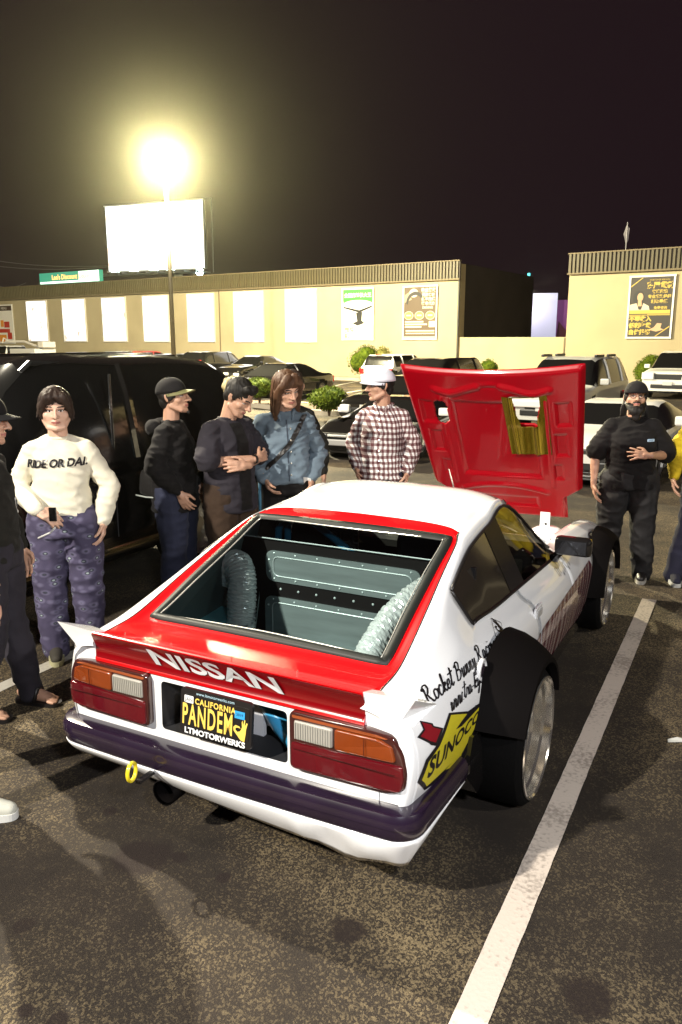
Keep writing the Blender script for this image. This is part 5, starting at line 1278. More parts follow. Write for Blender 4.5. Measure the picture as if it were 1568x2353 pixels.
# ------------------------------------------------------------------ other vehicles
M_BGL = mat('dark_car_glass', (.008, .008, .008), .14, coat=.25); M_RUB = mat('tyre_black', (.010, .0095, .009), .8); M_RIM = mat('alloy_rim', (.45, .45, .44), .3, .9)
M_HEAD = mat('headlight_lens', (.75, .76, .76), .12, coat=1.0); M_TAIL = mat('tail_lens', (.45, .01, .01), .15, coat=1.0, emit=(1, .03, .02), estr=.25); M_GRL = mat('grille_black', (.015, .015, .015), .4)
M_PLT = mat('plate_pale', (.55, .55, .52), .5)
def vehicle(name, label, cat, S, paint, P, head, W, zc=.16, wheels=(.8, 3.5), wr=.33, win=None, ws=None, rg=None, group='parked cars in the lot', extras=None, rails=False, posts=()):
    """S: stations (y, z_top, x_edge, z_edge, z_belt, x_belt); rear at y=0, forward +y; head: heading vector"""
    hv = Vector(head).normalized(); rz = math.atan2(-hv.x, hv.y)
    L = S[-1][0]; t = thing(name, label, cat, Vector(P) - hv * L / 2, rz, group); hwid = W / 2
    G = []
    for (y, zt, xe, ze, zb, xb) in S:
        e = min(1, min(y, L - y) / .35); inn = .90 + .10 * e
        G.append([(0, y, zt), (xe * .6, y, zt - (zt - ze) * .25), (xe, y, ze), (xb, y, zb), (hwid * inn, y, zb - .16), (hwid * inn, y, (zb + zc) * .48), (hwid * inn * .97, y, zc + .05), (hwid * .90 * inn, y, zc)])
    G = np.array(G, float); ni, nj = G.shape[:2]; ku, kv = 4, 3
    f1 = np.array([[cr(G[i], j / kv) for j in range((nj - 1) * kv + 1)] for i in range(ni)])
    B = np.array([[cr(f1[:, j], i / ku) for j in range(f1.shape[1])] for i in range((ni - 1) * ku + 1)])
    def dr_(c): return any(math.hypot(c[1] - y, c[2] - wr) < wr + .055 for y in wheels) and c[0] > hwid * .6
    def pt(nm, i0, i1, j0, j1, m, par=t, lift=0, drop=None): return patch(nm, i0, i1, j0, j1, m, par, lift, True, drop, B, ku, kv)
    skip = []
    if win: skip.append((win[0], win[1], 2, 3))
    if ws: skip.append((ws[0], ws[1], 0, 2))
    if rg: skip.append((rg[0], rg[1], 0, 2))
    pieces = []
    for i in range(ni - 1):
        for j in range(nj - 1):
            if any(a <= i < b and c <= j < d for a, b, c, d in skip): continue
            pieces.append((i, j))
    objs = [pt('x', i, i + 1, j, j + 1, paint, t, 0, dr_) for i, j in pieces]
    objs[0].name = 'body'; body_ = join_objs(objs[0], objs[1:]); body_.name = 'body'
    # end caps
    for i, yy in ((0, 0), (B.shape[0] - 1, L)):
        r_ = B[i]; V = [(p[0], p[1], p[2]) for p in r_] + [(-p[0], p[1], p[2]) for p in r_[::-1]]; mesh('end_panel', V, [tuple(range(len(V)))], paint, t)
    if win: pt('side_window', win[0], win[1], 2, 3, M_BGL, t, -.004)
    if ws: pt('windscreen', ws[0], ws[1], 0, 2, M_BGL, t, -.002)
    if rg: pt('rear_window', rg[0], rg[1], 0, 2, M_BGL, t, -.002)
    for y_ in posts:
        k = int(y_ * ku); mb = MB()
        for s in (1, -1): mb.tube([(p[0] * s, p[1], p[2]) for p in B[k, 2 * kv:3 * kv + 1]], .035, 6)
        mb.obj('door_pillar', paint, t)
    for y in wheels:
        for s in (1, -1):
            wh = empty('wheel', (0, y, wr)); wh.parent = t; x1 = hwid - .02
            mb = MB(); mb.lathe([(h_[0], h_[1] * s) for h_ in [(wr * .66, x1 - .22), (wr, x1 - .2), (wr, x1 - .03), (wr * .93, x1), (wr * .68, x1 + .005)]], (0, 0, 0), 'X', 20); mb.obj('tyre', M_RUB, wh, True)
            mb = MB(); mb.lathe([(wr * .68, s * (x1 - .0)), (wr * .62, s * (x1 - .03)), (wr * .5, s * (x1 - .05)), (wr * .2, s * (x1 - .02)), (0, s * (x1 - .02))], (0, 0, 0), 'X', 20)
            mb.obj('rim', M_RIM, wh)
    mb = MB(); mb.box((0, L / 2, .32), (W * .72, L * .92, .2)); mb.obj('underbody', M_GRL, t)
    zb0, zbL = S[0][4], S[-1][4]; E = dict(head=1, tail=1, grille=1, hz=zbL - .10, tz=zb0 - .08, ty=-.02, hw=.30, hh=.13, tw=.13, th=.22); E.update(extras or {})
    for s in (1, -1):
        if E['head']: mb = MB(); mb.bbox((s * (hwid * .80 - E['hw'] * .2), L - .03, E['hz']), (E['hw'], .16, E['hh']), .03); mb.obj('headlight', M_HEAD, t)
        if E['tail']: mb = MB(); mb.bbox((s * (hwid * .84), E['ty'] + .03, E['tz']), (E['tw'], .14, E['th']), .03); mb.obj('tail_lamp', M_TAIL, t)
        mb = MB(); wi = ws[1] if ws else ni - 2; p = B[wi * ku - 2, 3 * kv]; mb.bbox((s * (p[0] + .12), p[1] - .05, p[2] + .10), (.20, .10, .14), .03); mb.obj('door_mirror', paint if not E.get('mm') else E['mm'], t)
    if E['grille']: mb = MB(); mb.bbox((0, L - .01, E['hz'] - .02), (W * .48, .06, .18), .02); mb.bbox((0, L - .0, zc + .16), (W * .6, .06, .13), .02); mb.obj('grille', M_GRL, t)
    mb = MB(); mb.box((0, L + .03, zc + .26), (.30, .02, .12)); mb.obj('front_plate', M_PLT, t)
    mb = MB(); mb.box((0, -.02, E.get('pz', zc + .40)), (.30, .02, .14)); mb.obj('rear_plate', M_PLT, t)
    if rails:
        mb = MB()
        for s in (1, -1):
            a, b_ = rails
            A_ = B[int(a * ku), 2 * kv]; Bq = B[int(b_ * ku), 2 * kv]; mb.tube([(A_[0] * s * .97, A_[1], A_[2] - .0), (A_[0] * s * .97, A_[1] + .08, A_[2] + .06), (Bq[0] * s * .97, Bq[1] - .08, Bq[2] + .06), (Bq[0] * s * .97, Bq[1], Bq[2])], .022, 6)
        mb.obj('roof_rail', M_GRL, t)
    return t, B, ku, kv
def suvS(L, H, W, c=1.0):
    h = W / 2
    return [(0, .60 * H, h * .80, .585 * H, .56 * H, h * .93), (.03 * L, .66 * H, h * .82, .645 * H, .62 * H, h * .95), (.085 * L, .955 * H, h * .74, .935 * H, .63 * H, h * .97), (.20 * L, .99 * H, h * .77, .955 * H, .63 * H, h * .98), (.42 * L, 1.0 * H, h * .77, .965 * H, .62 * H, h * .98),
            (.62 * L, .965 * H, h * .74, .93 * H, .61 * H, h * .98), (.765 * L, .64 * H, h * .84, .625 * H, .60 * H, h * .97), (.86 * L, .615 * H, h * .84, .60 * H, .575 * H, h * .96), (.965 * L, .58 * H, h * .80, .565 * H, .54 * H, h * .93), (L, .48 * H, h * .76, .47 * H, .44 * H, h * .88)]
def sedS(L, H, W):
    h = W / 2
    return [(0, .62 * H, h * .78, .61 * H, .58 * H, h * .90), (.04 * L, .70 * H, h * .80, .69 * H, .66 * H, h * .93), (.15 * L, .73 * H, h * .80, .72 * H, .66 * H, h * .95), (.31 * L, .965 * H, h * .66, .94 * H, .66 * H, h * .96), (.44 * L, 1.0 * H, h * .67, .96 * H, .65 * H, h * .97),
            (.56 * L, .96 * H, h * .66, .93 * H, .64 * H, h * .97), (.74 * L, .67 * H, h * .80, .66 * H, .62 * H, h * .96), (.86 * L, .62 * H, h * .80, .61 * H, .57 * H, h * .95), (.965 * L, .55 * H, h * .76, .54 * H, .50 * H, h * .91), (L, .44 * H, h * .70, .43 * H, .40 * H, h * .84)]
P_BLK = mat('black_car_paint', (.006, .0055, .0055), .14, coat=1.0, spec=.5); P_WHT = mat('white_fleet_paint', (.72, .71, .68), .3, coat=.6); P_SIL = mat('silver_car_paint', (.56, .56, .52), .35, .1, coat=.6); P_REDC = mat('red_fleet_paint', (.45, .02, .015), .3, coat=.6); P_GRY = mat('grey_car_paint', (.14, .145, .15), .3, .4, coat=.6)
nf = lambda v: Vector((v.x, v.y, 0))
# big black suv alongside
h_ = .98
bs = [(0, 1.02, .80, 1.00, .96, .88), (.06, 1.12, .82, 1.10, 1.06, .92), (.24, 1.66, .78, 1.63, 1.08, .96), (.8, 1.81, .80, 1.77, 1.09, .975), (1.7, 1.835, .81, 1.79, 1.08, .98), (2.6, 1.81, .80, 1.76, 1.07, .98), (3.15, 1.20, .84, 1.17, 1.06, .97), (3.8, 1.14, .84, 1.11, 1.02, .96), (4.7, 1.04, .80, 1.02, .95, .92), (4.85, .80, .74, .78, .70, .86)]
bsv, BB, _, _ = vehicle('parked_suv', 'large black suv with tall windows parked beside the race coupe behind the onlookers', 'suv', bs, P_BLK, cw(-3.54, 1.78), -CF, 1.96, .30, (.95, 3.85), .38, (2, 6), (5, 6), (1, 2), rails=(2.2, 5.0), posts=(4.0,), extras=dict(mm=P_BLK, tw=.06, th=.4, tz=1.2, ty=.10))
mb = MB()
for s in (1, -1): mb.bbox((s * 1.00, 2.3, .435), (.13, 2.3, .05), .015)
mb.obj('running_board', mat('satin_chrome_yellow_glint', (.6, .5, .28), .22, 1.0), bsv)  # yellow reflection along the board put into the chrome colour
mb = MB()
for s in (1, -1):
    for y in (1.35, 2.55): mb.bbox((s * .985, y, .96), (.03, .19, .03), .01)
mb.obj('door_handle', mat('handle_chrome', (.5, .5, .5), .15, 1.0), bsv)
for yy in (1.02, 1.98, 3.05):
    mb = MB()
    for s in (1, -1): mb.tube([(s * .955, yy, 1.05), (s * .982, yy, .90), (s * .984, yy, .50)], .0045, 5)
    mb.obj('door_gap', mat('gap_grey', (.06, .06, .06), .3), bsv)
mb = MB()
for k in range(5): mb.bbox((-.5 + .25 * k, 1.5, 1.862 - .012 * abs(k - 2)), (.05, 1.7, .02), .006)
mb.obj('roof_rib', P_BLK, bsv)
mb = MB()
for s in (1, -1): mb.bbox((s * .955, 1.95, 1.40), (.012, .022, .66), .004, 0)
mb.obj('window_pillar', mat('pillar_gloss', (.02, .02, .02), .25, coat=1.0), bsv)
# black sports car facing the camera with a bare bumper beam
H = .93
sp_ = [(y * 4.3, z * H, x * .89, ze * H, zb * H, xb * .89) for y, z, x, ze, zb, xb in ((0, .66, .7, .64, .6, .85), (.05, .74, .74, .72, .66, .92), (.16, .80, .72, .78, .70, .96), (.33, .98, .66, .95, .70, .97), (.43, 1.0, .66, .97, .69, .97), (.53, .96, .66, .93, .68, .97), (.70, .68, .78, .67, .64, .96), (.85, .60, .78, .62, .58, .95), (.96, .46, .74, .46, .44, .92), (1.0, .34, .70, .34, .33, .86))]
t_, B_, _, _ = vehicle('sports_car', 'black sports car missing its front bumper with a bare pale crash beam', 'car', sp_, P_BLK, cw(.35, 0) * 0 + Vector((1.15, 15.0, 0)), (-.42, -.9, 0), 1.80, .12, (.85, 3.45), .30, (2, 6), (5, 6), (2, 3), extras=dict(grille=0, hw=.26, hh=.14, hz=.36, mm=P_WHT))
mb = MB(); mb.bbox((0, 4.36, .30), (1.42, .07, .10), .015); mb.obj('crash_beam', mat('beam_alloy', (.5, .5, .5), .35, .6), t_)
mb = MB(); mb.bbox((0, 4.25, .20), (1.5, .1, .10), .02); mb.bbox((0, 4.27, .41), (1.2, .05, .07), .01); mb.bbox((.0, 4.2, .28), (1.66, .12, .32), .04)
mb.obj('radiator_support', M_GRL, t_)
mb = MB(); mb.tube([(-.5, 4.33, .41), (-.15, 4.33, .41)], .025, 8); mb.tube([(.15, 4.33, .41), (.5, 4.33, .41)], .025, 8); mb.obj('intercooler_pipe', M_RIM, t_)
# white sports coupe behind the bearded man
sw = [(y * 4.3, z * 1.04, x * .90, ze * 1.04, zb * 1.04, xb * .90) for y, z, x, ze, zb, xb in ((0, .66, .7, .64, .6, .85), (.05, .74, .74, .72, .66, .92), (.16, .80, .72, .78, .70, .96), (.33, .98, .66, .95, .70, .97), (.43, 1.0, .66, .97, .69, .97), (.53, .96, .66, .93, .68, .97), (.70, .70, .78, .69, .66, .96), (.85, .62, .78, .63, .60, .95), (.96, .50, .74, .50, .48, .92), (1.0, .40, .70, .40, .38, .86))]
t_, _, _, _ = vehicle('sports_coupe', 'white sports coupe with dark glass parked behind the bearded man', 'car', sw, P_WHT, (4.45, 12.6, 0), (-.52, -.85, 0), 1.80, .12, (.85, 3.45), .31, (2, 6), (5, 6), (2, 3), extras=dict(hw=.30, hh=.10, hz=.44))
mb = MB(); mb.bbox((0, 4.32, .12), (1.6, .3, .03), .01); mb.bbox((0, 4.30, .20), (1.5, .2, .02), .008); mb.obj('front_splitter', M_GRL, t_)
# silver suv facing the camera
t_, _, _, _ = vehicle('silver_suv', 'pale silver suv with roof racks seen behind the raised red hood', 'suv', suvS(4.1, 1.60, 1.70), P_SIL, Vector((4.38, 17.2, 0)) + WN * 2.05, -WN, 1.70, .26, (.8, 3.25), .36, (2, 6), (5, 6), (1, 2), rails=False, posts=(3.2, 4.4))
mb = MB()
for s in (1, -1):
    for y in (1.2, 2.2): mb.bbox((s * .62, y, 1.62), (.07, .62, .06), .02)
mb.obj('roof_rack', M_GRL, t_)
mb = MB(); mb.bbox((0, 4.12, .62), (1.6, .12, .16), .03); mb.obj('front_bumper', P_WHT, t_)
fm_ = wheels_ = None
# row along the wall
def by_wall(nm, label, cat, S, paint, s, off, head, W, **k): return vehicle(nm, label, cat, S, paint, nf(wp_(s, off)), head, W, **k)
t_, _, _, _ = by_wall('white_hatchback', 'white suv seen from the rear beside the tall rounded bush', 'suv', suvS(4.0, 1.38, 1.66), P_WHT, -8.3, -3.6, WN, 1.66, zc=.2, wheels=(.75, 3.2), wr=.31, win=(2, 6), ws=(5, 6), rg=(1, 2), posts=(3.4, 4.5), extras=dict(tw=.2, th=.22))
mb = MB(); mb.box((0, .26, 1.36), (.3, .05, .04)); mb.obj('brake_light', M_TAIL, t_)
by_wall('black_boxy_suv', 'black boxy suv with a red tail lamp near the bright windows', 'suv', suvS(4.1, 1.42, 1.66), P_BLK, -18.9, -3.8, WN, 1.66, zc=.22, wheels=(.75, 3.2), wr=.34, win=(2, 6), ws=(5, 6), rg=(1, 2), posts=(3.4, 4.5), extras=dict(tw=.16, th=.34, tz=.86))
by_wall('black_sedan', 'black sedan beside the boxy suv in the row by the wall', 'car', sedS(4.3, 1.24, 1.68), P_BLK, -16.3, -3.9, -WN, 1.68, zc=.16, wheels=(.8, 3.4), wr=.30, win=(3, 6), ws=(5, 6), rg=(2, 3))
by_wall('silver_pickup', 'pale pickup with a broad grille cut by the right edge', 'pickup truck', suvS(4.6, 1.60, 1.82), P_WHT, 3.55, -3.9, -WN, 1.82, zc=.28, wheels=(.9, 3.7), wr=.37, win=(2, 6), ws=(5, 6), rg=(1, 2), posts=(3.2, 4.4), extras=dict(hw=.40, hh=.24, hz=.78))
by_wall('red_suv', 'red suv just left of the lamp pole above the black suv roof', 'suv', suvS(4.1, 1.40, 1.66), P_REDC, -23.5, -4.0, (.95, .3, 0), 1.66, zc=.2, wheels=(.75, 3.2), wr=.31, win=(2, 6), ws=(5, 6), rg=(1, 2), posts=(3.4, 4.5))
by_wall('grey_hatchback', 'grey car just right of the lamp pole in the row by the wall', 'car', sedS(4.2, 1.30, 1.66), P_GRY, -21.3, -4.0, WN, 1.66, zc=.18, wheels=(.8, 3.3), wr=.31, win=(3, 6), ws=(5, 6), rg=(2, 3))
by_wall('white_sedan', 'white sedan second left of the lamp pole behind the black suv roof', 'car', sedS(4.3, 1.32, 1.68), P_WHT, -26.6, -4.0, (.9, .4, 0), 1.68, zc=.16, wheels=(.8, 3.4), wr=.30, win=(3, 6), ws=(5, 6), rg=(2, 3))
by_wall('white_coupe', 'white low car third left of the lamp pole behind the black suv roof', 'car', sedS(4.2, 1.28, 1.68), P_WHT, -29.4, -4.0, (.9, .4, 0), 1.68, zc=.16, wheels=(.8, 3.4), wr=.30, win=(3, 6), ws=(5, 6), rg=(2, 3))
# nearer dark cars
vehicle('dark_sedan', 'dark sedan behind the island bushes with a reflecting windscreen', 'car', sedS(4.4, 1.20, 1.74), P_BLK, (-2.15, 27.6, 0), (-.55, -.83, 0), 1.74, .15, (.8, 3.5), .30, (3, 6), (5, 6), (2, 3), posts=(4.4,))
vehicle('dark_hatchback', 'dark car with a pale headlight behind the black sports car', 'car', sedS(4.2, 1.08, 1.72), P_BLK, (1.75, 20.6, 0), (-.55, -.83, 0), 1.72, .15, (.8, 3.4), .30, (3, 6), (5, 6), (2, 3))
vehicle('black_pickup', 'black truck standing behind the man in the white cap', 'pickup truck', suvS(4.7, 1.42, 1.80), P_BLK, (3.05, 26.0, 0), (-.549, -.836, 0), 1.80, .26, (.9, 3.7), .36, (2, 6), (5, 6), (1, 2), posts=(3.2, 4.4))
# white utility truck at far left
tk, _, _, _ = vehicle('utility_truck', 'white utility truck with equipment on its bed at the far left by the wall', 'truck',
    [(0, .80, .70, .79, .78, .80), (.08, .84, .72, .83, .80, .84), (2.6, .84, .74, .83, .80, .86), (3.0, .86, .74, .84, .82, .86), (3.12, 1.58, .64, 1.55, .98, .86), (3.6, 1.64, .66, 1.60, .98, .87), (4.25, 1.60, .64, 1.56, .97, .87), (4.75, 1.08, .74, 1.06, .96, .86), (5.6, .98, .72, .96, .90, .84), (5.9, .74, .68, .72, .66, .80)],
    P_WHT, nf(wp_(-34.6, -4.4)), -WU, 1.80, .28, (1.1, 4.9), .37, (4, 7), (6, 7), (3, 4), group='parked cars in the lot', extras=dict(tail=0))
mb = MB(); mb.bbox((0, 1.5, 1.2), (1.5, 2.4, .55), .04); mb.obj('tool_body', P_WHT, tk)
mb = MB(); mb.tube([(0, .6, 1.5), (.1, 2.4, 1.9), (0, 4.1, 1.9)], .07, 8); mb.tube([(0, 3.9, 1.95), (0, 4.3, 2.1), (0, 4.5, 1.8)], .04, 6); mb.bbox((0, .15, 1.72), (.9, .5, .34), .04); mb.obj('boom', mat('boom_white', (.7, .66, .6), .5), tk)
# paper scraps on the asphalt at right
mb = MB(); mb.add([(0, 0, .006), (.10, -.01, .012), (.13, .02, .007), (.06, .035, .016), (.01, .03, .007)], [(0, 1, 2, 3, 4)]); o = mb.obj('litter', mat('paper_scrap', (.5, .5, .47), .8)); o.location = at(1535, 1708, z=0); tag(o, 'crumpled white paper scrap on the asphalt at the right edge', 'litter')
# ------------------------------------------------------------------ people (local frame: facing -Y, z up, built at 1.75 m and scaled)
def cloth_mat(name, col, rough=.85, var=.18, vs=9, bump=.5, bs=16):
    m = mat(name, col, rough, var=var, vscale=vs, bump=bump, bscale=bs, spec=.25); m.node_tree.nodes['Principled BSDF'].inputs['Sheen Weight'].default_value = .03; return m
def plaid():
    m = bpy.data.materials.new('red_white_plaid'); m.use_nodes = True; N, L = nt(m); b = N['Principled BSDF']; tc = N.new('ShaderNodeTexCoord'); sp_ = N.new('ShaderNodeSeparateXYZ')
    nz = N.new('ShaderNodeTexNoise'); nz.inputs['Scale'].default_value = 6; L.new(tc.outputs['Object'], nz.inputs['Vector'])
    ad = N.new('ShaderNodeVectorMath'); ad.operation = 'MULTIPLY_ADD'; ad.inputs[1].default_value = (.03, .03, .03); L.new(nz.outputs['Color'], ad.inputs[0]); L.new(tc.outputs['Object'], ad.inputs[2]); L.new(ad.outputs[0], sp_.inputs[0])
    def band(src, per, duty, src2=None):
        a = N.new('ShaderNodeMath'); a.operation = 'ADD'; L.new(src, a.inputs[0])
        if src2 is not None: L.new(src2, a.inputs[1])
        else: a.inputs[1].default_value = 0
        d = N.new('ShaderNodeMath'); d.operation = 'DIVIDE'; L.new(a.outputs[0], d.inputs[0]); d.inputs[1].default_value = per
        f = N.new('ShaderNodeMath'); f.operation = 'FRACT'; L.new(d.outputs[0], f.inputs[0]); l = N.new('ShaderNodeMath'); l.operation = 'LESS_THAN'; L.new(f.outputs[0], l.inputs[0]); l.inputs[1].default_value = duty; return l.outputs[0]
    u_ = band(sp_.outputs[0], .042, .5, sp_.outputs[1]); v_ = band(sp_.outputs[2], .048, .5)
    s_ = N.new('ShaderNodeMath'); s_.operation = 'ADD'; L.new(u_, s_.inputs[0]); L.new(v_, s_.inputs[1]); hf = N.new('ShaderNodeMath'); hf.operation = 'MULTIPLY'; hf.inputs[1].default_value = .5; L.new(s_.outputs[0], hf.inputs[0])
    r = N.new('ShaderNodeValToRGB'); r.color_ramp.interpolation = 'CONSTANT'; e = r.color_ramp.elements; e[0].color = (.72, .70, .70, 1); e[0].position = 0; e[1].position = .75; e[1].color = (.085, .022, .026, 1); x = e.new(.25); x.color = (.24, .17, .17, 1)
    L.new(hf.outputs[0], r.inputs[0]); L.new(r.outputs[0], b.inputs['Base Color']); b.inputs['Roughness'].default_value = .85; return m
def spotted():
    m = bpy.data.materials.new('printed_purple_cotton'); m.use_nodes = True; N, L = nt(m); b = N['Principled BSDF']; tc = N.new('ShaderNodeTexCoord')
    vo = N.new('ShaderNodeTexVoronoi'); vo.inputs['Scale'].default_value = 13; mp = N.new('ShaderNodeMapping'); mp.inputs['Scale'].default_value = (1, 1, 1.7); L.new(tc.outputs['Object'], mp.inputs[0]); L.new(mp.outputs[0], vo.inputs['Vector'])
    r = N.new('ShaderNodeValToRGB'); e = r.color_ramp.elements; e[0].position = .0; e[0].color = (.34, .42, .42, 1); e[1].position = .52; e[1].color = (.048, .040, .082, 1); x = e.new(.10); x.color = (.26, .30, .32, 1); x = e.new(.17); x.color = (.018, .02, .035, 1); x = e.new(.30); x.color = (.11, .10, .17, 1)
    L.new(vo.outputs['Distance'], r.inputs[0]); L.new(r.outputs[0], b.inputs['Base Color']); b.inputs['Roughness'].default_value = .9
    n = N.new('ShaderNodeTexNoise'); n.inputs['Scale'].default_value = 14; L.new(tc.outputs['Object'], n.inputs['Vector']); bp = N.new('ShaderNodeBump'); bp.inputs['Strength'].default_value = .5; bp.inputs['Distance'].default_value = .012; L.new(n.outputs['Fac'], bp.inputs['Height']); L.new(bp.outputs[0], b.inputs['Normal']); return m
M_SKIN = mat('skin', (.46, .26, .175), .5, var=.07, vscale=14, bump=.12, bscale=120); M_SKIN.node_tree.nodes['Principled BSDF'].inputs['Subsurface Weight'].default_value = .0
M_SKINP = mat('pale_skin', (.60, .37, .27), .5, var=.05, vscale=14)
M_LIP = mat('lips', (.34, .12, .10), .4); M_EYEW = mat('eye_white', (.55, .52, .50), .25); M_IRIS = mat('eye_dark', (.012, .008, .006), .15, coat=1.0)
M_HAIRB = mat('black_hair', (.010, .008, .007), .6, spec=.3, bump=.6, bscale=70, stretch=(1, 1, .12)); M_HAIRBR = mat('brown_hair', (.026, .014, .010), .6, spec=.3, bump=.6, bscale=70, stretch=(1, 1, .12)); M_HAIRL = mat('auburn_hair', (.075, .034, .016), .55, spec=.3, bump=.6, bscale=70, stretch=(1, 1, .12))
def finish(name, V, F, m, parent, wr=0.0, sc_=(7, 7, 16), seed=0.0, mats=None, mi=None, zrange=None):
    me = bpy.data.meshes.new(name); me.from_pydata(V.tolist() if hasattr(V, 'tolist') else V, [], F); me.update()
    if wr:
        n = np.empty(len(V) * 3); me.vertices.foreach_get('normal', n); n = n.reshape(-1, 3); V = np.asarray(V)
        q = V.copy(); q[:, 2] = q[:, 2] + .35 * q[:, 0] * np.sin(q[:, 2] * 5 + seed)
        d = vnoise(q, sc_, seed); d = 1 - 2 * np.abs(d) ** .8; d2 = vnoise(V, (22, 22, 26), seed + 5) * .35
        V = V + n * ((d * 1.25 + d2) * wr)[:, None]; me.vertices.foreach_set('co', V.ravel()); me.update()
    o = link(name, me, parent, m, True, mats)
    if mi is not None: me.polygons.foreach_set('material_index', mi)
    return o
def hand(W, d, nrm, curl=.5, spread=.12, s=1.0, side=1):
    """palm and five fingers from the wrist W; d along the fingers, nrm out of the back of the hand"""
    W, d, nrm = Vector(W), Vector(d).normalized(), Vector(nrm); nrm = (nrm - d * nrm.dot(d)).normalized(); x = d.cross(nrm).normalized() * side
    pr = [('c', [W - d * .02, W + d * .03], [.026 * s, .026 * s])]
    for k in range(4):
        off = (k - 1.5) * .019 * s; kn = W + d * (.088 - abs(k - 1.2) * .005) * s + x * off; pr.append(('c', [W + d * .02 + x * off * .7, kn], [.015 * s, .0115 * s]))
        L_ = (.040, .045, .042, .033)[k] * s; a = spread * (k - 1.5); p = kn; dd = (d + x * a).normalized(); pts = [p]; c = curl
        for q in range(3):
            dd = (dd * math.cos(c) - nrm * math.sin(c)).normalized(); p = p + dd * L_ * (1, .68, .52)[q]; pts.append(p)
        pr.append(('c', pts, [.0105 * s, .0095 * s, .0088 * s, .0078 * s]))
    tb = W + d * .028 * s - x * .026 * s; pr.append(('c', [tb, tb + (d * .7 - x * .9 - nrm * .3).normalized() * .036 * s, tb + (d * .7 - x * .9 - nrm * .3).normalized() * .036 * s + (d - x * .3 - nrm * .5).normalized() * .032 * s, tb + (d * .7 - x * .9 - nrm * .3).normalized() * .036 * s + (d - x * .2 - nrm * .7).normalized() * .056 * s], [.015 * s, .0125 * s, .0105 * s, .009 * s]))
    return pr
def head_prims(M, girth=1.0, smile=False):
    R = M.to_3x3(); T = lambda *p: M @ Vector(p)
    g = girth
    P = [('e', T(0, .008, .150), (.076, .095, .088), R), ('e', T(0, -.020, .085), (.064 * g, .072, .070), R), ('e', T(0, -.040, .050), (.050 * g, .048, .042), R),
         ('c', [T(-.052 * g, .0, .055), T(-.034 * g, -.062, .022), T(0, -.080, .016), T(.034 * g, -.062, .022), T(.052 * g, .0, .055)], [.022, .019, .018, .019, .022]),
         ('c', [T(0, -.092, .128), T(0, -.108, .098), T(0, -.115, .086)], [.009, .0115, .0145]), ('e', T(.014, -.099, .083), (.010, .012, .008), R), ('e', T(-.014, -.099, .083), (.010, .012, .008), R),
         ('c', [T(-.044, -.070, .137), T(-.016, -.087, .136), T(.016, -.087, .136), T(.044, -.070, .137)], [.012, .0125, .0125, .012]),
         ('c', [T(-.023, -.083, .056), T(0, -.095, .0585), T(.023, -.083, .056)], [.006, .0078, .006]), ('c', [T(-.020, -.082, .047), T(0, -.093, .045), T(.020, -.082, .047)], [.006, .0085, .006]),
         ('e', T(.040 * g, -.050, .088), (.024, .025, .024), R), ('e', T(-.040 * g, -.050, .088), (.024, .025, .024), R),
         ('e', T(.031, -.068, .117), (.016, .013, .0105), R), ('e', T(-.031, -.068, .117), (.016, .013, .0105), R)]
    for s in (1, -1):
        P += [('c', [T(s * .078, .012, .085), T(s * .086, .020, .108), T(s * .084, .022, .128), T(s * .076, .006, .132)], [.007, .0085, .0085, .007]), ('e', T(s * .077, .012, .105), (.008, .014, .022), R)]
    if smile: P += [('e', T(0, -.09, .052), (.024, .008, .009), R)]
    return P
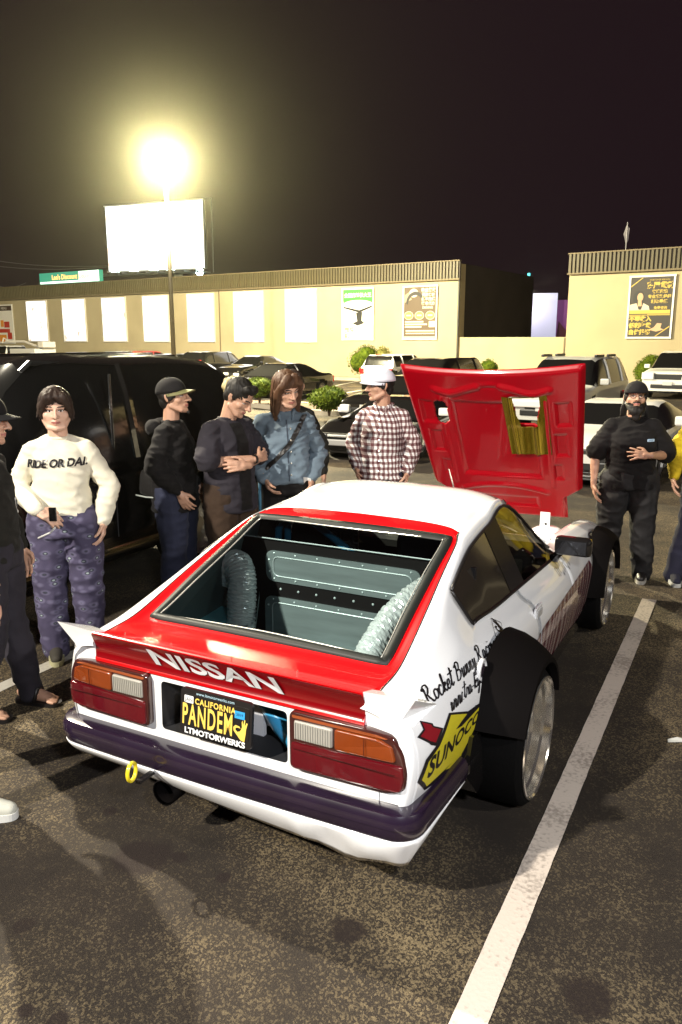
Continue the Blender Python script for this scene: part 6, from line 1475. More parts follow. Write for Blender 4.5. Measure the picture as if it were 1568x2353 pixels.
def person(label, P, rz, H, look=(0, 0, 0), arms=None, top=None, pants=None, girth=1.0, head_g=1.0, legs=None, skin=None, beard=0, shoes='sneaker', shoe_m=None, face=True, lean=0.0, seed=1.0, extras=None, hands=(True, True), group='onlookers round the race coupe'):
    """arms: [(elbow, wrist, finger dir, back-of-hand normal, curl)] for the viewer's left (-x) and right (+x)"""
    t = thing('person', label, 'person', P, rz, group); k = H / 1.75; t.scale = (k, k, k); g = girth; skin = skin or M_SKIN; cx = lean
    yaw_, pitch_, roll_ = [rad(a) for a in look]
    MH = Matrix.Translation(Vector((cx, .0 - .012, 1.508))) @ Matrix.Rotation(yaw_, 4, 'Z') @ Matrix.Rotation(pitch_, 4, 'X') @ Matrix.Rotation(roll_, 4, 'Y') @ Matrix.Translation(Vector((0, -.012, .0))) @ Matrix.Diagonal((1.07, 1.07, 1.07, 1))
    arms = arms or [((-.25, .03, 1.13), (-.25, -.05, .88), (0, -.2, -1), (-1, 0, 0), .4), ((.25, .03, 1.13), (.25, -.05, .88), (0, -.2, -1), (1, 0, 0), .4)]
    sh = [Vector((-.160 * (g * .5 + .5) + cx, .01, 1.375)), Vector((.160 * (g * .5 + .5) + cx, .01, 1.375))]
    body = head_prims(MH, head_g) + [('c', [Vector((cx, .015, 1.40)), MH @ Vector((0, .02, .06))], [.062, .056])]
    body.append(('l', [((0, .0, .90), .14 * g, .095 * g), ((0, .0, 1.0), .145 * g, .10 * g), ((cx * .5, .0, 1.12), .135 * g, .095 * g), ((cx, .0, 1.28), .150 * g, .10 * g), ((cx, .005, 1.385), .125 * g, .075), ((cx, .01, 1.45), .06, .05)]))
    for i, a in enumerate(arms):
        el, wr_ = Vector(a[0]), Vector(a[1]); body.append(('c', [sh[i], (sh[i] + el) / 2, el, el + (wr_ - el) * .35, wr_], [.046 * g, .041 * g, .035 * g, .036 * g, .025])); 
        if hands[i]: body += hand(wr_, a[2], a[3], a[4], side=(1 if i == 0 else -1) * (a[5] if len(a) > 5 else 1), spread=a[6] if len(a) > 6 else .12)
    V, F = blob(body, .0052, 2)
    # face colouring by position on the head
    Mi = np.array(MH.inverted()); hv = V @ Mi[:3, :3].T + Mi[:3, 3]; Fa = np.array([list(f) if len(f) == 4 else list(f) + [f[-1]] for f in F]); fc = hv[Fa].mean(1); mi = np.zeros(len(F), int)
    x, y, z = np.abs(fc[:, 0]), fc[:, 1], fc[:, 2]; fr = (y < -.045) & (z > -.01) & (z < .2)
    if face:
        mi[fr & (x < .024) & (np.abs(z - .0525) < .0085 - x * .14)] = 1
        ex = (x - .031) / .0155; ez = (z - .1165) / .0052; mi[fr & (ex ** 2 + ez ** 2 < 1)] = 2; mi[fr & (((x - .031) / .0062) ** 2 + ((z - .1168) / .0056) ** 2 < 1)] = 3
        mi[fr & (np.abs(ex) < 1.05) & (np.abs(z - (.1222 - .004 * ex ** 2)) < .0022)] = 3
        mi[fr & (x > .012) & (x < .050) & (np.abs(z - (.1375 + .004 * np.sin((x - .012) / .038 * 3.0))) < .0034)] = 4
        mi[fr & (((x - .010) / .005) ** 2 + ((z - .079) / .003) ** 2 < 1)] = 3
    if beard:
        nzv = vnoise(fc, (40, 40, 40), seed)
        bb = (y < .01) & (z > -.03) & (z < .045 + x * .35 + nzv * .006) & (x > -.1) & ~((x < .022) & (z > .038)); bb |= fr & (z > .058) & (z < .070) & (x < .032); mi[bb & (mi == 0)] = 4
    mats = [skin, M_LIP, M_EYEW, M_IRIS, M_HAIRB]
    finish('body', V, F, None, t, mats=mats, mi=mi)
    # top
    tp = dict(m=None, fit=.022, hem=.92, sleeve='long', cuff=.036, wr=.007, flare=0, name='sweatshirt'); tp.update(top or {}); f_ = tp['fit']
    cl = [('l', [((0, .0, tp['hem']), (.142 + f_) * g + tp['flare'], (.098 + f_) * g + tp['flare']), ((0, .0, 1.0), (.142 + f_) * g, (.100 + f_) * g), ((cx * .5, .0, 1.12), (.135 + f_) * g, (.095 + f_) * g), ((cx, .0, 1.28), (.146 + f_ * .7) * g, (.098 + f_ * .7) * g), ((cx, .005, 1.375), (.128 + f_ * .4) * g, (.078 + f_ * .4)), ((cx, .012, 1.445), .074, .060)]),
          ('c', [sh[0] + Vector((.01, 0, .004)), Vector((cx - .05, .015, 1.425)), Vector((cx + .05, .015, 1.425)), sh[1] + Vector((-.01, 0, .004))], [.045 + f_ * .25, .045, .045, .045 + f_ * .25])]
    for i, a in enumerate(arms):
        el, wr_ = Vector(a[0]), Vector(a[1])
        if tp['sleeve'] == 'long': cl.append(('c', [sh[i], (sh[i] + el) / 2, el, (el + wr_) / 2, wr_ - (wr_ - el).normalized() * .01], [(.046 + f_ * .35) * g, (.042 + f_ * .55) * g, .038 + f_ * .8, .036 + f_ * .7, tp['cuff']]))
        else: cl.append(('c', [sh[i], (sh[i] + el) / 2, el - (el - sh[i]).normalized() * .03], [(.046 + f_ * .35) * g, (.050 + f_ * .6) * g, (.052 + f_ * .8) * g]))
    V, F = blob(cl, .0105, 3); topo = finish(tp['name'], V, F, tp['m'], t, tp['wr'], seed=seed)
    if tp.get('neck', True):
        mb = MB(); mb.lathe([(.062 + .010 * math.cos(q), .012 * math.sin(q)) for q in np.linspace(0, 2 * PI, 9)[:-1]], (cx, .012, 1.450), 'Z', 24, closed=True); mb.obj('collar', tp.get('nm', tp['m']), t, True)
    # trousers and shoes
    lg = legs or [((-.10, .0, .92), (-.115, -.01, .50), (-.12, .02, .09)), ((.10, .0, .92), (.115, -.01, .50), (.12, .02, .09))]
    pn = dict(m=None, fit=.02, ankle=.062, wr=.008, name='trousers'); pn.update(pants or {}); q = pn['fit']
    tr = [('l', [((0, .0, .84), .150 * g + q, .105 * g + q), ((0, 0, .93), (.142) * g + q, .10 * g + q), ((0, 0, 1.0), .132 * g + q, .093 * g + q)])]
    for (a, b_, c) in lg: tr.append(('c', [a, (Vector(a) + Vector(b_)) / 2, b_, (Vector(b_) + Vector(c)) / 2, Vector(c) - Vector((0, 0, .025))], [.088 * g + q, .074 * g + q * 1.1, .058 + q, .052 + q, pn['ankle']]))
    V, F = blob(tr, .0115, 3); finish(pn['name'], V, F, pn['m'], t, pn['wr'], sc_=(6, 6, 9), seed=seed + 3)
    for i, (a, b_, c) in enumerate(lg):
        an = Vector(c); fa = rad(12) * (-1 if i == 0 else 1); R = Matrix.Rotation(-fa, 3, 'Z'); pr = []
        def Q(x_, y_, z_): return Vector((an.x, an.y, 0)) + R @ Vector((x_, y_, z_))
        if shoes == 'sandal':
            pr = [('c', [Q(0, .05, .06), Q(0, -.06, .05), Q(0, -.13, .035)], [.034, .036, .030])] + [('c', [Q(-.034 + .017 * j, -.13, .032), Q(-.036 + .018 * j, -.175 + abs(j - 1) * .008, .026)], [.011, .010]) for j in range(5)]
            V, F = blob(pr, .007, 2); finish('foot', V, F, skin, t); mb = MB(); o_ = [(an.x + (R @ Vector(p_)).x, an.y + (R @ Vector(p_)).y) for p_ in [Vector((a1, b1, 0)) for a1, b1 in round_poly([(-.045, .09), (.045, .09), (.052, -.12), (.02, -.20), (-.045, -.19), (-.052, -.05)], .04, 5)]]; mb.prism(o_, .002, .022, 'XY'); so = mb.obj('sandal', M_BLKM, t)
            mb = MB(); mb.tube([Q(-.05, -.05, .02), Q(-.02, -.06, .092), Q(.02, -.06, .092), Q(.05, -.05, .02)], .012, 6); mb.obj('strap', M_BLKM, so, True); continue
        pr = [('c', [Q(0, .045, .07), Q(0, -.04, .062), Q(0, -.12, .048), Q(0, -.165, .042)], [.042, .044, .041, .034])]
        V, F = blob(pr, .009, 2); V[:, 2] = np.maximum(V[:, 2], .02); so = finish('shoe', V, F, shoe_m or M_BLKM, t)
        o_ = [((Q(a1, b1, 0)).x, (Q(a1, b1, 0)).y) for a1, b1 in round_poly([(-.040, .095), (.040, .095), (.050, -.10), (.03, -.20), (-.03, -.20), (-.050, -.10)], .04, 5)]
        mb = MB(); mb.prism(o_, .002, .034, 'XY'); mb.obj('sole', (extras or {}).get('sole', mat('rubber_sole', (.35, .33, .30), .7)), so)
    return t, MH, topo
def on_head(t, MH, name, V, F, m, wr=0.0, seed=0.0, parent=None, sc_=(40, 40, 6)):
    V = np.array([MH @ Vector(v) for v in V]); return finish(name, V, F, m, parent or t, wr, sc_=sc_, seed=seed)
def hair(t, MH, style, m, seed=1.0):
    rnd = random.Random(int(seed * 10))
    if style == 'bowl':
        P = [('e', (0, .016, .153), (.090, .100, .092)), ('e', (0, .055, .09), (.078, .052, .085))]
        for s in (1, -1): P += [('e', (s * .078, .008, .115), (.019, .055, .055)), ('c', [(s * .01, -.045, .232), (s * .045, -.090, .196), (s * .066, -.078, .150), (s * .076, -.045, .115)], [.022, .021, .017, .012]), ('c', [(s * -.002, -.04, .236), (s * .020, -.095, .196), (s * .030, -.096, .168)], [.020, .018, .008])]
    elif style == 'short':
        P = [('e', (0, .016, .160), (.083, .097, .086)), ('e', (0, .050, .11), (.073, .048, .065)), ('c', [(-.05, -.05, .205), (0, -.066, .212), (.05, -.05, .205)], [.028, .030, .028])]
        for s in (1, -1): P += [('e', (s * .072, .022, .135), (.014, .048, .045))]
    elif style == 'curly':
        P = [('e', (0, .01, .165), (.098, .104, .094))] + [('e', (.09 * math.cos(a) * rnd.uniform(.6, 1), .09 * math.sin(a) * rnd.uniform(.6, 1), .165 + .07 * rnd.uniform(-.7, 1)), (.028, .028, .028)) for a in np.linspace(0, 12, 26)]
    elif style == 'undercap':
        P = [('e', (0, .020, .140), (.082, .094, .075)), ('e', (0, .055, .085), (.070, .042, .055))]
        for s in (1, -1): P += [('e', (s * .074, .010, .115), (.012, .040, .032))]
    elif style == 'long':
        P = [('e', (0, .014, .155), (.088, .100, .090)), ('e', (0, .058, .07), (.078, .048, .12))]
        for s in (1, -1): P += [('c', [(s * .025, -.06, .225), (s * .065, -.065, .17), (s * .084, -.030, .10), (s * .080, -.020, .0), (s * .085, -.03, -.09)], [.022, .024, .026, .024, .012])]
    V, F = blob(P, .0075, 2); h = on_head(t, MH, 'hair', V, F, m, .0042, seed, sc_=(46, 46, 9))
    if style in ('long', 'bowl'):
        mb = MB(); n = 110 if style == 'long' else 46
        for i in range(n):
            a = rnd.uniform(-.15 * PI, 1.15 * PI) + PI * 0; sx = math.cos(a); sy = math.sin(a)
            r0, r1 = .088, .100; end = rnd.uniform(-.13, -.03) if style == 'long' else rnd.uniform(.05, .08)
            pts = [(sx * r0 * .45, .01 + sy * r1 * .45, .236), (sx * r0 * .95, .012 + sy * r1 * .95, .185), (sx * r0 * 1.06, .012 + sy * r1 * 1.02, .12), (sx * (r0 + rnd.uniform(-.004, .014)), .012 + sy * (r1 - .01), .05 if style == 'long' else .09), (sx * (r0 + rnd.uniform(-.01, .02)), .0 + sy * (r1 - .02), end)]
            mb.tube([MH @ Vector(p) for p in smooth_path(pts, 3)], [.0045] * 8 + [.004] * 4 + [.0012], 4, False)
        mb.obj('hair_locks', m, t, True)
    return h
def cap(t, MH, m, back=False, tilt=0.0, brim_m=None, squat=1.0):
    R = Matrix.Rotation(PI if back else 0, 4, 'Z') @ Matrix.Rotation(rad(tilt), 4, 'X'); V = []; F = []; nu, nv = 28, 9; cz = .148
    for i in range(nv + 1):
        th = PI / 2 * i / nv
        for j in range(nu):
            ph = 2 * PI * j / nu; rr = math.cos(th) ** .85
            V.append(Vector((.092 * rr * math.cos(ph), .008 + .108 * rr * math.sin(ph), cz - .004 + .100 * squat * math.sin(th))))
    for i in range(nv):
        for j in range(nu): F.append((i * nu + j, i * nu + (j + 1) % nu, (i + 1) * nu + (j + 1) % nu, (i + 1) * nu + j))
    V = [MH @ (R @ v) for v in V]; o = mesh('cap', V, F, m, t, True); sdm = o.modifiers.new('s', 'SOLIDIFY'); sdm.thickness = .004
    Vb = []; Fb = []; nb, nr = 16, 5
    for i in range(nb + 1):
        a = PI + (i / nb) * PI
        for j in range(nr + 1):
            q = j / nr; ca, sa = math.cos(a), math.sin(a); ext = .072 * q * abs(sa) ** .7
            x = .088 * ca; y = .008 + .104 * sa - ext; z = cz + .006 - .018 * (ca ** 2) - .012 * q * (1 - .5 * ca ** 2) - .03 * q * ca ** 2 * .4
            Vb.append(MH @ (R @ Vector((x, y, z))))
    for i in range(nb):
        for j in range(nr): Fb.append((i * (nr + 1) + j, i * (nr + 1) + j + 1, (i + 1) * (nr + 1) + j + 1, (i + 1) * (nr + 1) + j))
    b = mesh('brim', Vb, Fb, brim_m or m, o, True); sdm = b.modifiers.new('s', 'SOLIDIFY'); sdm.thickness = .005
    mb = MB(); mb.lathe([(0, .006), (.008, .003), (.009, 0)], (0, 0, 0), n=8); mb.V = [tuple(MH @ (R @ (Vector(v) + Vector((0, .008, cz - .004 + .100 * squat))))) for v in mb.V]; mb.obj('button', m, o); return o
def glasses(t, MH):
    mb = MB()
    for s in (1, -1):
        rr = [(s * .031 + .0225 * math.cos(a) * (1 if abs(math.cos(a)) < .8 else 1), -.093 + abs(.0225 * math.cos(a) + .031) * .12, .114 + .016 * math.sin(a)) for a in np.linspace(0, 2 * PI, 17)]
        mb.tube([MH @ Vector(p) for p in rr], .0018, 5); mb.tube([MH @ Vector((s * .054, -.085, .118)), MH @ Vector((s * .080, .0, .118))], .0018, 5)
    mb.tube([MH @ Vector((-.009, -.095, .118)), MH @ Vector((.009, -.095, .118))], .0018, 5); return mb.obj('glasses', mat('spectacle_frame', (.04, .035, .03), .3), t)
def chest_text(t, topo, s_, size, cx_, z0, m, rot=0.0, **k):
    V, F = text_mesh(s_, size, maxedge=.03, **k); bv = BVHTree.FromPolygons([v.co.copy() for v in topo.data.vertices], [list(p.vertices) for p in topo.data.polygons]); out = []
    for a, b_ in V:
        x = cx_ + a * math.cos(rot) - b_ * math.sin(rot); z = z0 + a * math.sin(rot) + b_ * math.cos(rot); h = bv.ray_cast(Vector((x, -1, z)), Vector((0, 1, 0))); out.append((x, (h[0].y if h[0] else -.12) - .007, z))
    return mesh('print', out, F, m, topo)
def patch_on(t, topo, polys, m, lift=.004, nm='print'):
    bv = BVHTree.FromPolygons([v.co.copy() for v in topo.data.vertices], [list(p.vertices) for p in topo.data.polygons]); Vv = []; Ff = []
    for p in polys:
        v, f = resample2d([p], .03); n = len(Vv)
        for a, b_ in v: h = bv.ray_cast(Vector((a, -1, b_)), Vector((0, 1, 0))); Vv.append((a, (h[0].y if h[0] else -.12) - lift, b_))
        Ff += [tuple(i + n for i in q) for q in f]
    return mesh(nm, Vv, Ff, m, topo)
M_CREAM = cloth_mat('cream_fleece', (.66, .62, .50), var=.06, bump=.35); M_BLKC = cloth_mat('black_cotton', (.0055, .0045, .005)); M_DENIM = cloth_mat('blue_denim', (.12, .16, .20), var=.25, vs=5); M_JEAN = cloth_mat('dark_jeans', (.020, .023, .045)); M_CHAR = cloth_mat('charcoal_cotton', (.022, .019, .026)); M_BRN = cloth_mat('brown_twill', (.035, .020, .012)); M_YEL = cloth_mat('mustard_fleece', (.50, .36, .015), var=.1); M_NAVY = cloth_mat('navy_cotton', (.012, .012, .026))
M_CAPB = cloth_mat('black_cap_cloth', (.008, .007, .008), bump=.2); M_CAPW = cloth_mat('white_cap_cloth', (.66, .68, .76), var=.05, bump=.2); M_CANV = mat('white_rubber', (.62, .62, .60), .5)
M_OLIVE = cloth_mat('olive_black_cloth', (.011, .010, .008))
def gp(u, v, Y): p = at(u, v, Y=Y); return p
# boy in the cream sweatshirt
t, MH, tp = person('boy with bowl haircut in a cream sweatshirt and purple printed pyjama trousers', (-1.70, 4.72, 0), rad(8), 1.69, (10, 4, 0),
    [((-.275, .02, 1.14), (-.105, -.225, 1.035), (1, -.25, -.45), (.1, -.7, .7), .55), ((.285, .03, 1.14), (.245, -.045, .92), (0, -.2, -1), (1, 0, 0), .5)],
    dict(m=M_CREAM, fit=.034, hem=.935, cuff=.042, wr=.008, flare=-.012, name='sweatshirt'), dict(m=spotted(), fit=.040, ankle=.085, wr=.010), .99, 1.14, skin=M_SKINP, seed=1.3, shoe_m=mat('brown_suede', (.035, .03, .022), .8), extras=dict(sole=mat('gum_sole', (.36, .34, .2), .7)))
hair(t, MH, 'bowl', M_HAIRBR, 2.0); chest_text(t, tp, 'RIDE OR DAI.', .066, -.005, 1.285, M_INK, .03, sx=.92, offset=.0026, shear=.2)
mb = MB(); mb.bbox((-.01, -.262, 1.02), (.045, .010, .085), .004); ph = mb.obj('phone', M_BLKG); bpy.context.view_layer.update(); ph.matrix_world = t.matrix_world.copy(); tag(ph, 'dark phone held in front of the cream sweatshirt', 'phone')
mb = MB(); mb.tube([(.0, -.27, .94), (-.04, -.23, .90), (-.12, -.20, .86)], .006, 6); mb.obj('pale_strap', M_CANV, ph, True)
# man at the left edge
t, MH, tp = person('smiling man in a black cap in profile at the left edge', (-1.83, 3.98, 0), rad(88), 1.70, (4, 6, 0), None, dict(m=M_OLIVE, fit=.03, hem=.88, wr=.008, name='jacket'), dict(m=M_CHAR, fit=.03), 1.0, shoes='sandal', seed=2.2, legs=[((-.10, .0, .92), (-.13, -.02, .50), (-.16, .10, .09)), ((.10, .0, .92), (.12, -.01, .50), (.10, -.10, .09))])
hair(t, MH, 'undercap', M_HAIRB, 3.0); cap(t, MH, M_CAPB); chest_text(t, tp, 'D', .12, .1, 1.12, M_SILV)
# black cap and hoodie
t, MH, tp = person('man in a black cap and black hoodie in profile beside the black suv', (-1.20, 5.62, 0), rad(82), 1.70, (-4, -4, 0), [((-.25, .06, 1.14), (-.20, -.10, .96), (0, -.5, -1), (-1, 0, 0), .5), ((.25, .06, 1.14), (.20, -.10, .96), (0, -.5, -1), (1, 0, 0), .5)],
    dict(m=M_BLKC, fit=.045, hem=.80, wr=.009, flare=.01, name='hoodie'), dict(m=M_JEAN, fit=.035, ankle=.08), 1.05, beard=0, seed=3.1)
hair(t, MH, 'undercap', M_HAIRB, 4.0); cap(t, MH, M_CAPB, brim_m=mat('olive_brim', (.16, .15, .06), .7), tilt=-3)
mb = MB(); mb.tube([MH @ Vector((0, -.095, .012)), MH @ Vector((0, -.100, -.01))], [.016, .006], 8); mb.obj('goatee', M_HAIRB, t, True)
V, F = blob([('c', [(-.12, .10, 1.42), (0, .15, 1.40), (.12, .10, 1.42)], [.05, .06, .05])], .012, 3); finish('hood', V, F, M_BLKC, t, .006)
mb = MB(); mb.bbox((0, 0, 0), (.13, .30, .20), .05); bg_ = mb.obj('shoulder_bag', cloth_mat('black_nylon', (.012, .011, .011), .5), None, True); bg_.location = (-1.30, 5.55, .96); bg_.rotation_euler = (.15, 0, rad(60)); tag(bg_, 'black shoulder bag with pale piping behind the man in the black hoodie', 'bag')
mb = MB(); mb.tube([(-.07, -.14, .02), (-.075, -.05, -.07), (-.075, .05, -.09), (-.07, .15, -.10)], .006, 6); mb.obj('piping', mat('grey_piping', (.35, .38, .36), .5), bg_, True)
mb = MB(); mb.tube([(-.0, -.14, .08), (.02, -.1, .3), (.1, .05, .42)], .010, 6); mb.obj('strap', M_BLKM, bg_, True)
# arms crossed man
t, MH, tp = person('dark haired man in an open charcoal shirt with his arms crossed', (-.80, 5.60, 0), rad(52), 1.73, (16, 34, 0), [((-.265, -.05, 1.16), (.07, -.215, 1.17), (1, .1, .15), (0, -1, .2), .4), ((.265, -.05, 1.15), (-.06, -.235, 1.135), (-1, .2, .1), (0, -1, .2), .5)],
    dict(m=M_CHAR, fit=.040, hem=.78, sleeve='short', wr=.008, flare=.012, name='shirt'), dict(m=M_BRN, fit=.035, ankle=.08), 1.08, seed=4.4)
hair(t, MH, 'short', M_HAIRB, 5.0)
patch_on(t, tp, [[(-.055, 1.42), (.055, 1.42), (.06, .80), (-.05, .80)]], M_BLKC, .004, 'undershirt')
mb = MB(); mb.lathe([(.031, -.012), (.033, 0), (.031, .012)], (.03, -.222, 1.168), 'X', 14); mb.obj('wristwatch', M_BLKM, t)
# long haired person in denim
t, MH, tp = person('long haired person in a blue denim jacket with a crossbody strap', (-.42, 5.88, 0), rad(12), 1.755, (22, 18, -6), [((-.255, .05, 1.13), (-.17, -.11, .98), (.3, -.2, -1), (-1, 0, 0), .6), ((.255, .06, 1.12), (.185, -.08, .95), (-.2, -.2, -1), (1, 0, 0), .6)],
    dict(m=M_DENIM, fit=.036, hem=.93, wr=.016, cuff=.044, name='denim_jacket'), dict(m=M_BLKC, fit=.02), .98, seed=5.2)
hair(t, MH, 'long', M_HAIRL, 6.0)
bvp = [(-.02 + .17 * 0 + x_, z_) for x_, z_ in ((.14, 1.43), (.03, 1.24), (-.08, 1.10), (-.17, 1.0))]
patch_on(t, tp, [[(.135, 1.445), (.165, 1.43), (.02, 1.20), (-.15, 1.03), (-.17, 1.05), (-.01, 1.22)]], M_BLKM, .008, 'crossbody_strap')
V, F = blob([('c', [(-.075, .03, 1.475), (-.06, -.05, 1.455), (-.045, -.085, 1.40)], [.016, .016, .012]), ('c', [(.075, .03, 1.475), (.06, -.05, 1.455), (.045, -.085, 1.40)], [.016, .016, .012]), ('c', [(-.075, .03, 1.475), (0, .085, 1.49), (.075, .03, 1.475)], [.016, .016, .016])], .008, 2); finish('jacket_collar', V, F, M_DENIM, t)
patch_on(t, tp, [[(-.006, 1.40), (.004, 1.40), (.012, .95), (.004, .95)]], mat('denim_seam', (.03, .04, .06), .8), .003, 'placket')
mb = MB()
for k in range(5): mb.lathe([(0, -.004), (.006, -.002), (.007, 0)], (.022, -.140 - (0.004 * k), 1.34 - .085 * k), 'Y', 8)
mb.obj('button', M_CHR, t)
patch_on(t, tp, [[(.115, .975), (.175, .96), (.175, .93), (.12, .93)]], M_CANV, .004, 'tee_hem')
mb = MB(); mb.tube([(-.20, -.06, 1.0), (-.205, -.08, .85), (-.205, -.08, .70)], .012, 6); mb.obj('lanyard', mat('blue_webbing', (.05, .16, .25), .6), t, True)
# two mostly hidden people behind
t, MH, tp = person('person with dark hair mostly hidden behind the long haired person', (-.40, 6.62, 0), rad(15), 1.72, (-20, 10, 0), None, dict(m=M_OLIVE, fit=.03, name='jacket'), dict(m=M_NAVY), .8, seed=6.6); hair(t, MH, 'short', M_HAIRBR, 7.0)
t, MH, tp = person('person with curly fair hair in a dark jacket behind the man with crossed arms', (-.84, 6.30, 0), rad(170), 1.66, (10, 10, 0), None, dict(m=M_BLKC, fit=.03, name='jacket'), dict(m=M_BLKC), .92, seed=7.7); hair(t, MH, 'curly', mat('fair_hair', (.34, .27, .13), .5, bump=.5, bscale=60), 8.0)
mb = MB(); V, F = blob([('e', (0, 0, 0), (.07, .05, .12)), ('e', (.02, 0, -.1), (.06, .05, .07))], .012, 2); fb = finish('handbag', V, F, mat('glossy_olive_vinyl', (.11, .10, .02), .18, coat=1.0), None, .012, sc_=(12, 12, 12)); fb.location = (-.60, 5.98, 1.10); tag(fb, 'glossy olive handbag between the crossed arms man and the denim jacket', 'bag')
# plaid shirt and white cap
t, MH, tp = person('man in a white cap and red and white checked shirt facing left', (.345, 6.50, 0), rad(-14), 1.735, (-62, 4, 0), [((-.26, .05, 1.14), (-.20, -.10, .96), (.2, -.3, -1), (-1, 0, 0), .5), ((.26, .05, 1.14), (.225, -.07, .93), (-.1, -.2, -1), (1, 0, 0), .5)],
    dict(m=plaid(), fit=.036, hem=.86, wr=.008, flare=.015, cuff=.044, name='shirt'), dict(m=M_NAVY), 1.02, seed=8.1)
hair(t, MH, 'undercap', M_HAIRB, 9.0); cap(t, MH, M_CAPW, tilt=-2)
mb = MB()
for k in range(6): mb.lathe([(0, -.004), (.006, -.002), (.007, 0)], (0, -.158 - (0 if k < 3 else -.002), 1.36 - .085 * k), 'Y', 8)
mb.obj('button', M_CHR, t)
V, F = blob([('c', [(-.075, .03, 1.475), (-.05, -.05, 1.455), (-.02, -.085, 1.40)], [.016, .016, .012]), ('c', [(.075, .03, 1.475), (.05, -.05, 1.455), (.02, -.085, 1.40)], [.016, .016, .012]), ('c', [(-.075, .03, 1.475), (0, .085, 1.49), (.075, .03, 1.475)], [.016, .016, .016])], .008, 2); finish('shirt_collar', V, F, tp.data.materials[0], t)
# bearded man in black
t, MH, tp = person('bearded man in glasses and a black work shirt with a backwards cap', (2.38, 6.42, 0), rad(-10), 1.635, (-2, -8, 0), [((-.295, .03, 1.13), (-.305, -.06, .87), (.1, -.2, -1), (-1, 0, 0), .35), ((.305, .02, 1.13), (.105, -.225, 1.155), (-1, .05, .10), (0, -1, .35), .32, 1, .25)],
    dict(m=M_BLKC, fit=.040, hem=.84, sleeve='short', wr=.008, flare=.01, name='work_shirt'), dict(m=mat('black_canvas', (.006, .005, .006), .8, bump=.5, bscale=14), fit=.045, ankle=.085, wr=.012), 1.14, 1.12, beard=1, seed=9.4, legs=[((-.11, .0, .92), (-.14, -.01, .50), (-.16, .02, .09)), ((.11, .0, .92), (.14, -.01, .50), (.17, .0, .09))], group='onlookers round the race coupe')
hair(t, MH, 'undercap', M_HAIRB, 10.0); cap(t, MH, M_CAPB, back=True, tilt=-4); glasses(t, MH)
V, F = blob([('e', (0, -.075, -.005), (.050, .034, .040)), ('e', (0, -.070, -.045), (.032, .026, .040)), ('c', [(-.05, -.05, .02), (-.03, -.08, .0), (.03, -.08, .0), (.05, -.05, .02)], [.018, .02, .02, .018])], .007, 1); on_head(t, MH, 'beard', V, F, M_HAIRB, .004, 3.0)
mb = MB()
for s in (1, -1):
    for q in range(14): mb.tube([MH @ Vector(p) for p in [(s * .078, .03 + .004 * q * .5, .10), (s * (.088 + .001 * q), .035, .03), (s * (.085 + .002 * q), .03, -.05 - .003 * q)]], [.007, .006, .002], 4)
mb.obj('hair_locks', M_HAIRB, t, True)
patch_on(t, tp, [round_poly([(.10, 1.285), (.165, 1.285), (.165, 1.262), (.10, 1.262)], .004, 2)], mat('patch_pale', (.45, .62, .80), .5), .005); chest_text(t, tp, 'SHOP', .018, .132, 1.267, mat('patch_blue', (.02, .07, .22), .5), 0)
# yellow sweater at the right edge
t, MH, tp = person('person in a mustard yellow sweatshirt and canvas sneakers cut by the right edge', (3.02, 6.28, 0), rad(-25), 1.72, (-20, 0, 0), [((-.29, .02, 1.13), (-.31, -.05, .90), (.05, -.2, -1), (-1, 0, 0), .4), ((.26, .03, 1.13), (.24, -.05, .88), (0, -.2, -1), (1, 0, 0), .4)],
    dict(m=M_YEL, fit=.045, hem=.90, cuff=.045, wr=.008, name='sweatshirt'), dict(m=M_NAVY, fit=.035, ankle=.08), 1.1, seed=10.2, shoe_m=M_NAVY, extras=dict(sole=M_CANV), legs=[((-.10, .0, .92), (-.15, -.03, .50), (-.24, -.06, .09)), ((.10, .0, .92), (.12, -.01, .50), (.14, .02, .09))])
hair(t, MH, 'short', M_HAIRB, 11.0)
# only a white sneaker of the person standing out of frame shows
t, MH, tp = person('person out of frame whose white canvas sneaker shows at the left edge', (-1.66, 3.08, 0), rad(78), 1.72, (0, 0, 0), None, dict(m=M_NAVY, name='jacket'), dict(m=M_JEAN, ankle=.07), .9, seed=11.2, shoe_m=mat('white_canvas', (.48, .48, .42), .7), extras=dict(sole=M_CANV), legs=[((-.10, .0, .92), (-.12, -.07, .50), (-.08, -.12, .09)), ((.10, .0, .92), (.12, .03, .50), (.14, .20, .09))])
hair(t, MH, 'short', M_HAIRB, 12.0)

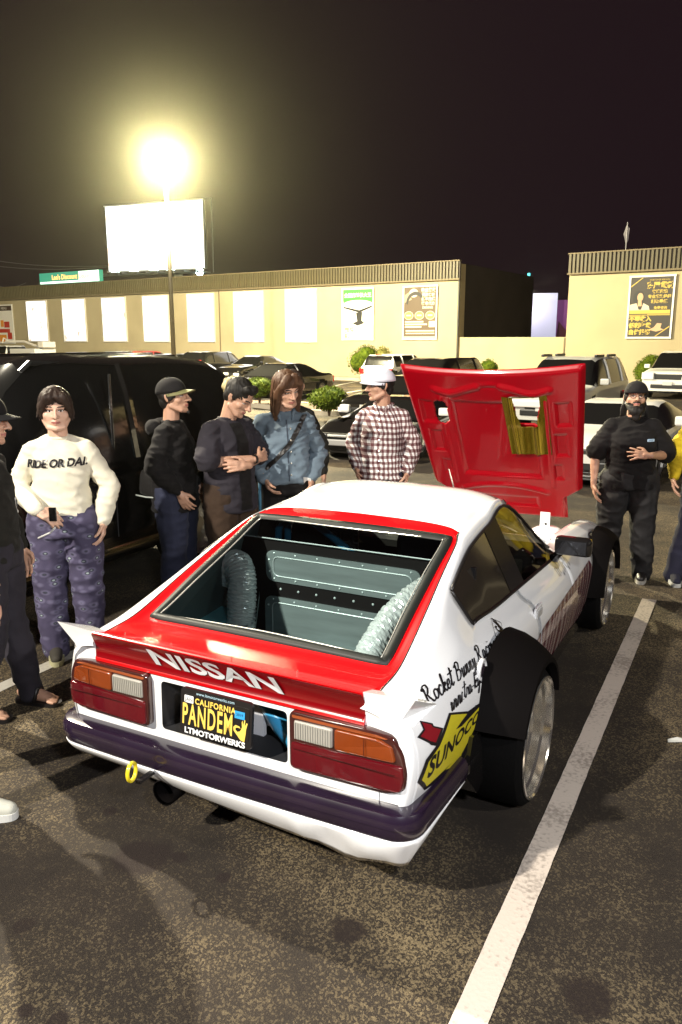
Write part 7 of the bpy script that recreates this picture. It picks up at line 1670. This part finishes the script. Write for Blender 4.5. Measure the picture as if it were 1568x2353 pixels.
# ------------------------------------------------------------------ tidy: separate left/right and repeated pieces, mark tiny fixings
def split_islands(o):
    me = o.data; bm = bmesh.new(); bm.from_mesh(me); bm.verts.index_update(); seen = {}; groups = []
    for v in bm.verts:
        if v.index in seen: continue
        st_ = [v]; seen[v.index] = len(groups); g_ = []
        while st_:
            q = st_.pop(); g_.append(q.index)
            for e in q.link_edges:
                r_ = e.other_vert(q)
                if r_.index not in seen: seen[r_.index] = len(groups); st_.append(r_)
        groups.append(g_)
    if not (1 < len(groups) <= 40): bm.free(); return
    groups.sort(key=len, reverse=True); gid = {}
    for k, g_ in enumerate(groups):
        for i in g_: gid[i] = k
    for k in range(1, len(groups)):
        b2 = bm.copy(); b2.verts.index_update(); bmesh.ops.delete(b2, geom=[v for v in b2.verts if gid[v.index] != k], context='VERTS')
        m2 = me.copy(); b2.to_mesh(m2); b2.free(); c = o.copy(); c.data = m2; COL.objects.link(c)
    bmesh.ops.delete(bm, geom=[v for v in bm.verts if gid[v.index] != 0], context='VERTS'); bm.to_mesh(me); bm.free()
SPL = ('quarter_window', 'door', 'tail_corner', 'door_window', 'window_post', 'windscreen_pillar', 'side_window', 'belt_trim', 'drip_trim', 'window_rear_trim', 'door_gap', 'running_board', 'door_handle', 'roof_rack', 'roof_rail', 'window_pillar', 'door_pillar', 'hatch_gap', 'intercooler_pipe', 'bay_lining', 'roof_rib', 'pipe', 'bucket_seat', 'wheel_tub', 'rim')
TINY = ('rivet', 'bulkhead_bolt', 'hood_bolt', 'stud', 'button', 'bracket_hole', 'hair_locks', 'spoke', 'foliage', 'print', 'bracket', 'catwalk')
for o in list(bpy.data.objects):
    b_ = o.name.split('.')[0]
    if o.type == 'MESH' and b_ in SPL: split_islands(o)
    if o.type == 'MESH' and b_ in TINY and o.parent is not None: o['kind'] = 'stuff'
# ------------------------------------------------------------------ added air volume imitating lens bloom round the lamp
mb = MB(); mb.box((0, 170, 9), (530, 470, 20.2)); hz = mb.obj('bloom_haze')
hm = bpy.data.materials.new('bloom_haze_air'); hm.use_nodes = True; N, L = nt(hm); N.remove(N['Principled BSDF'])
pv = N.new('ShaderNodeVolumePrincipled'); pv.inputs['Color'].default_value = (.98, .97, .68, 1); pv.inputs['Density'].default_value = 0.00033; pv.inputs['Anisotropy'].default_value = 0.94
L.new(pv.outputs[0], N['Material Output'].inputs['Volume']); hz.data.materials.append(hm); tag(hz, kind='stuff')
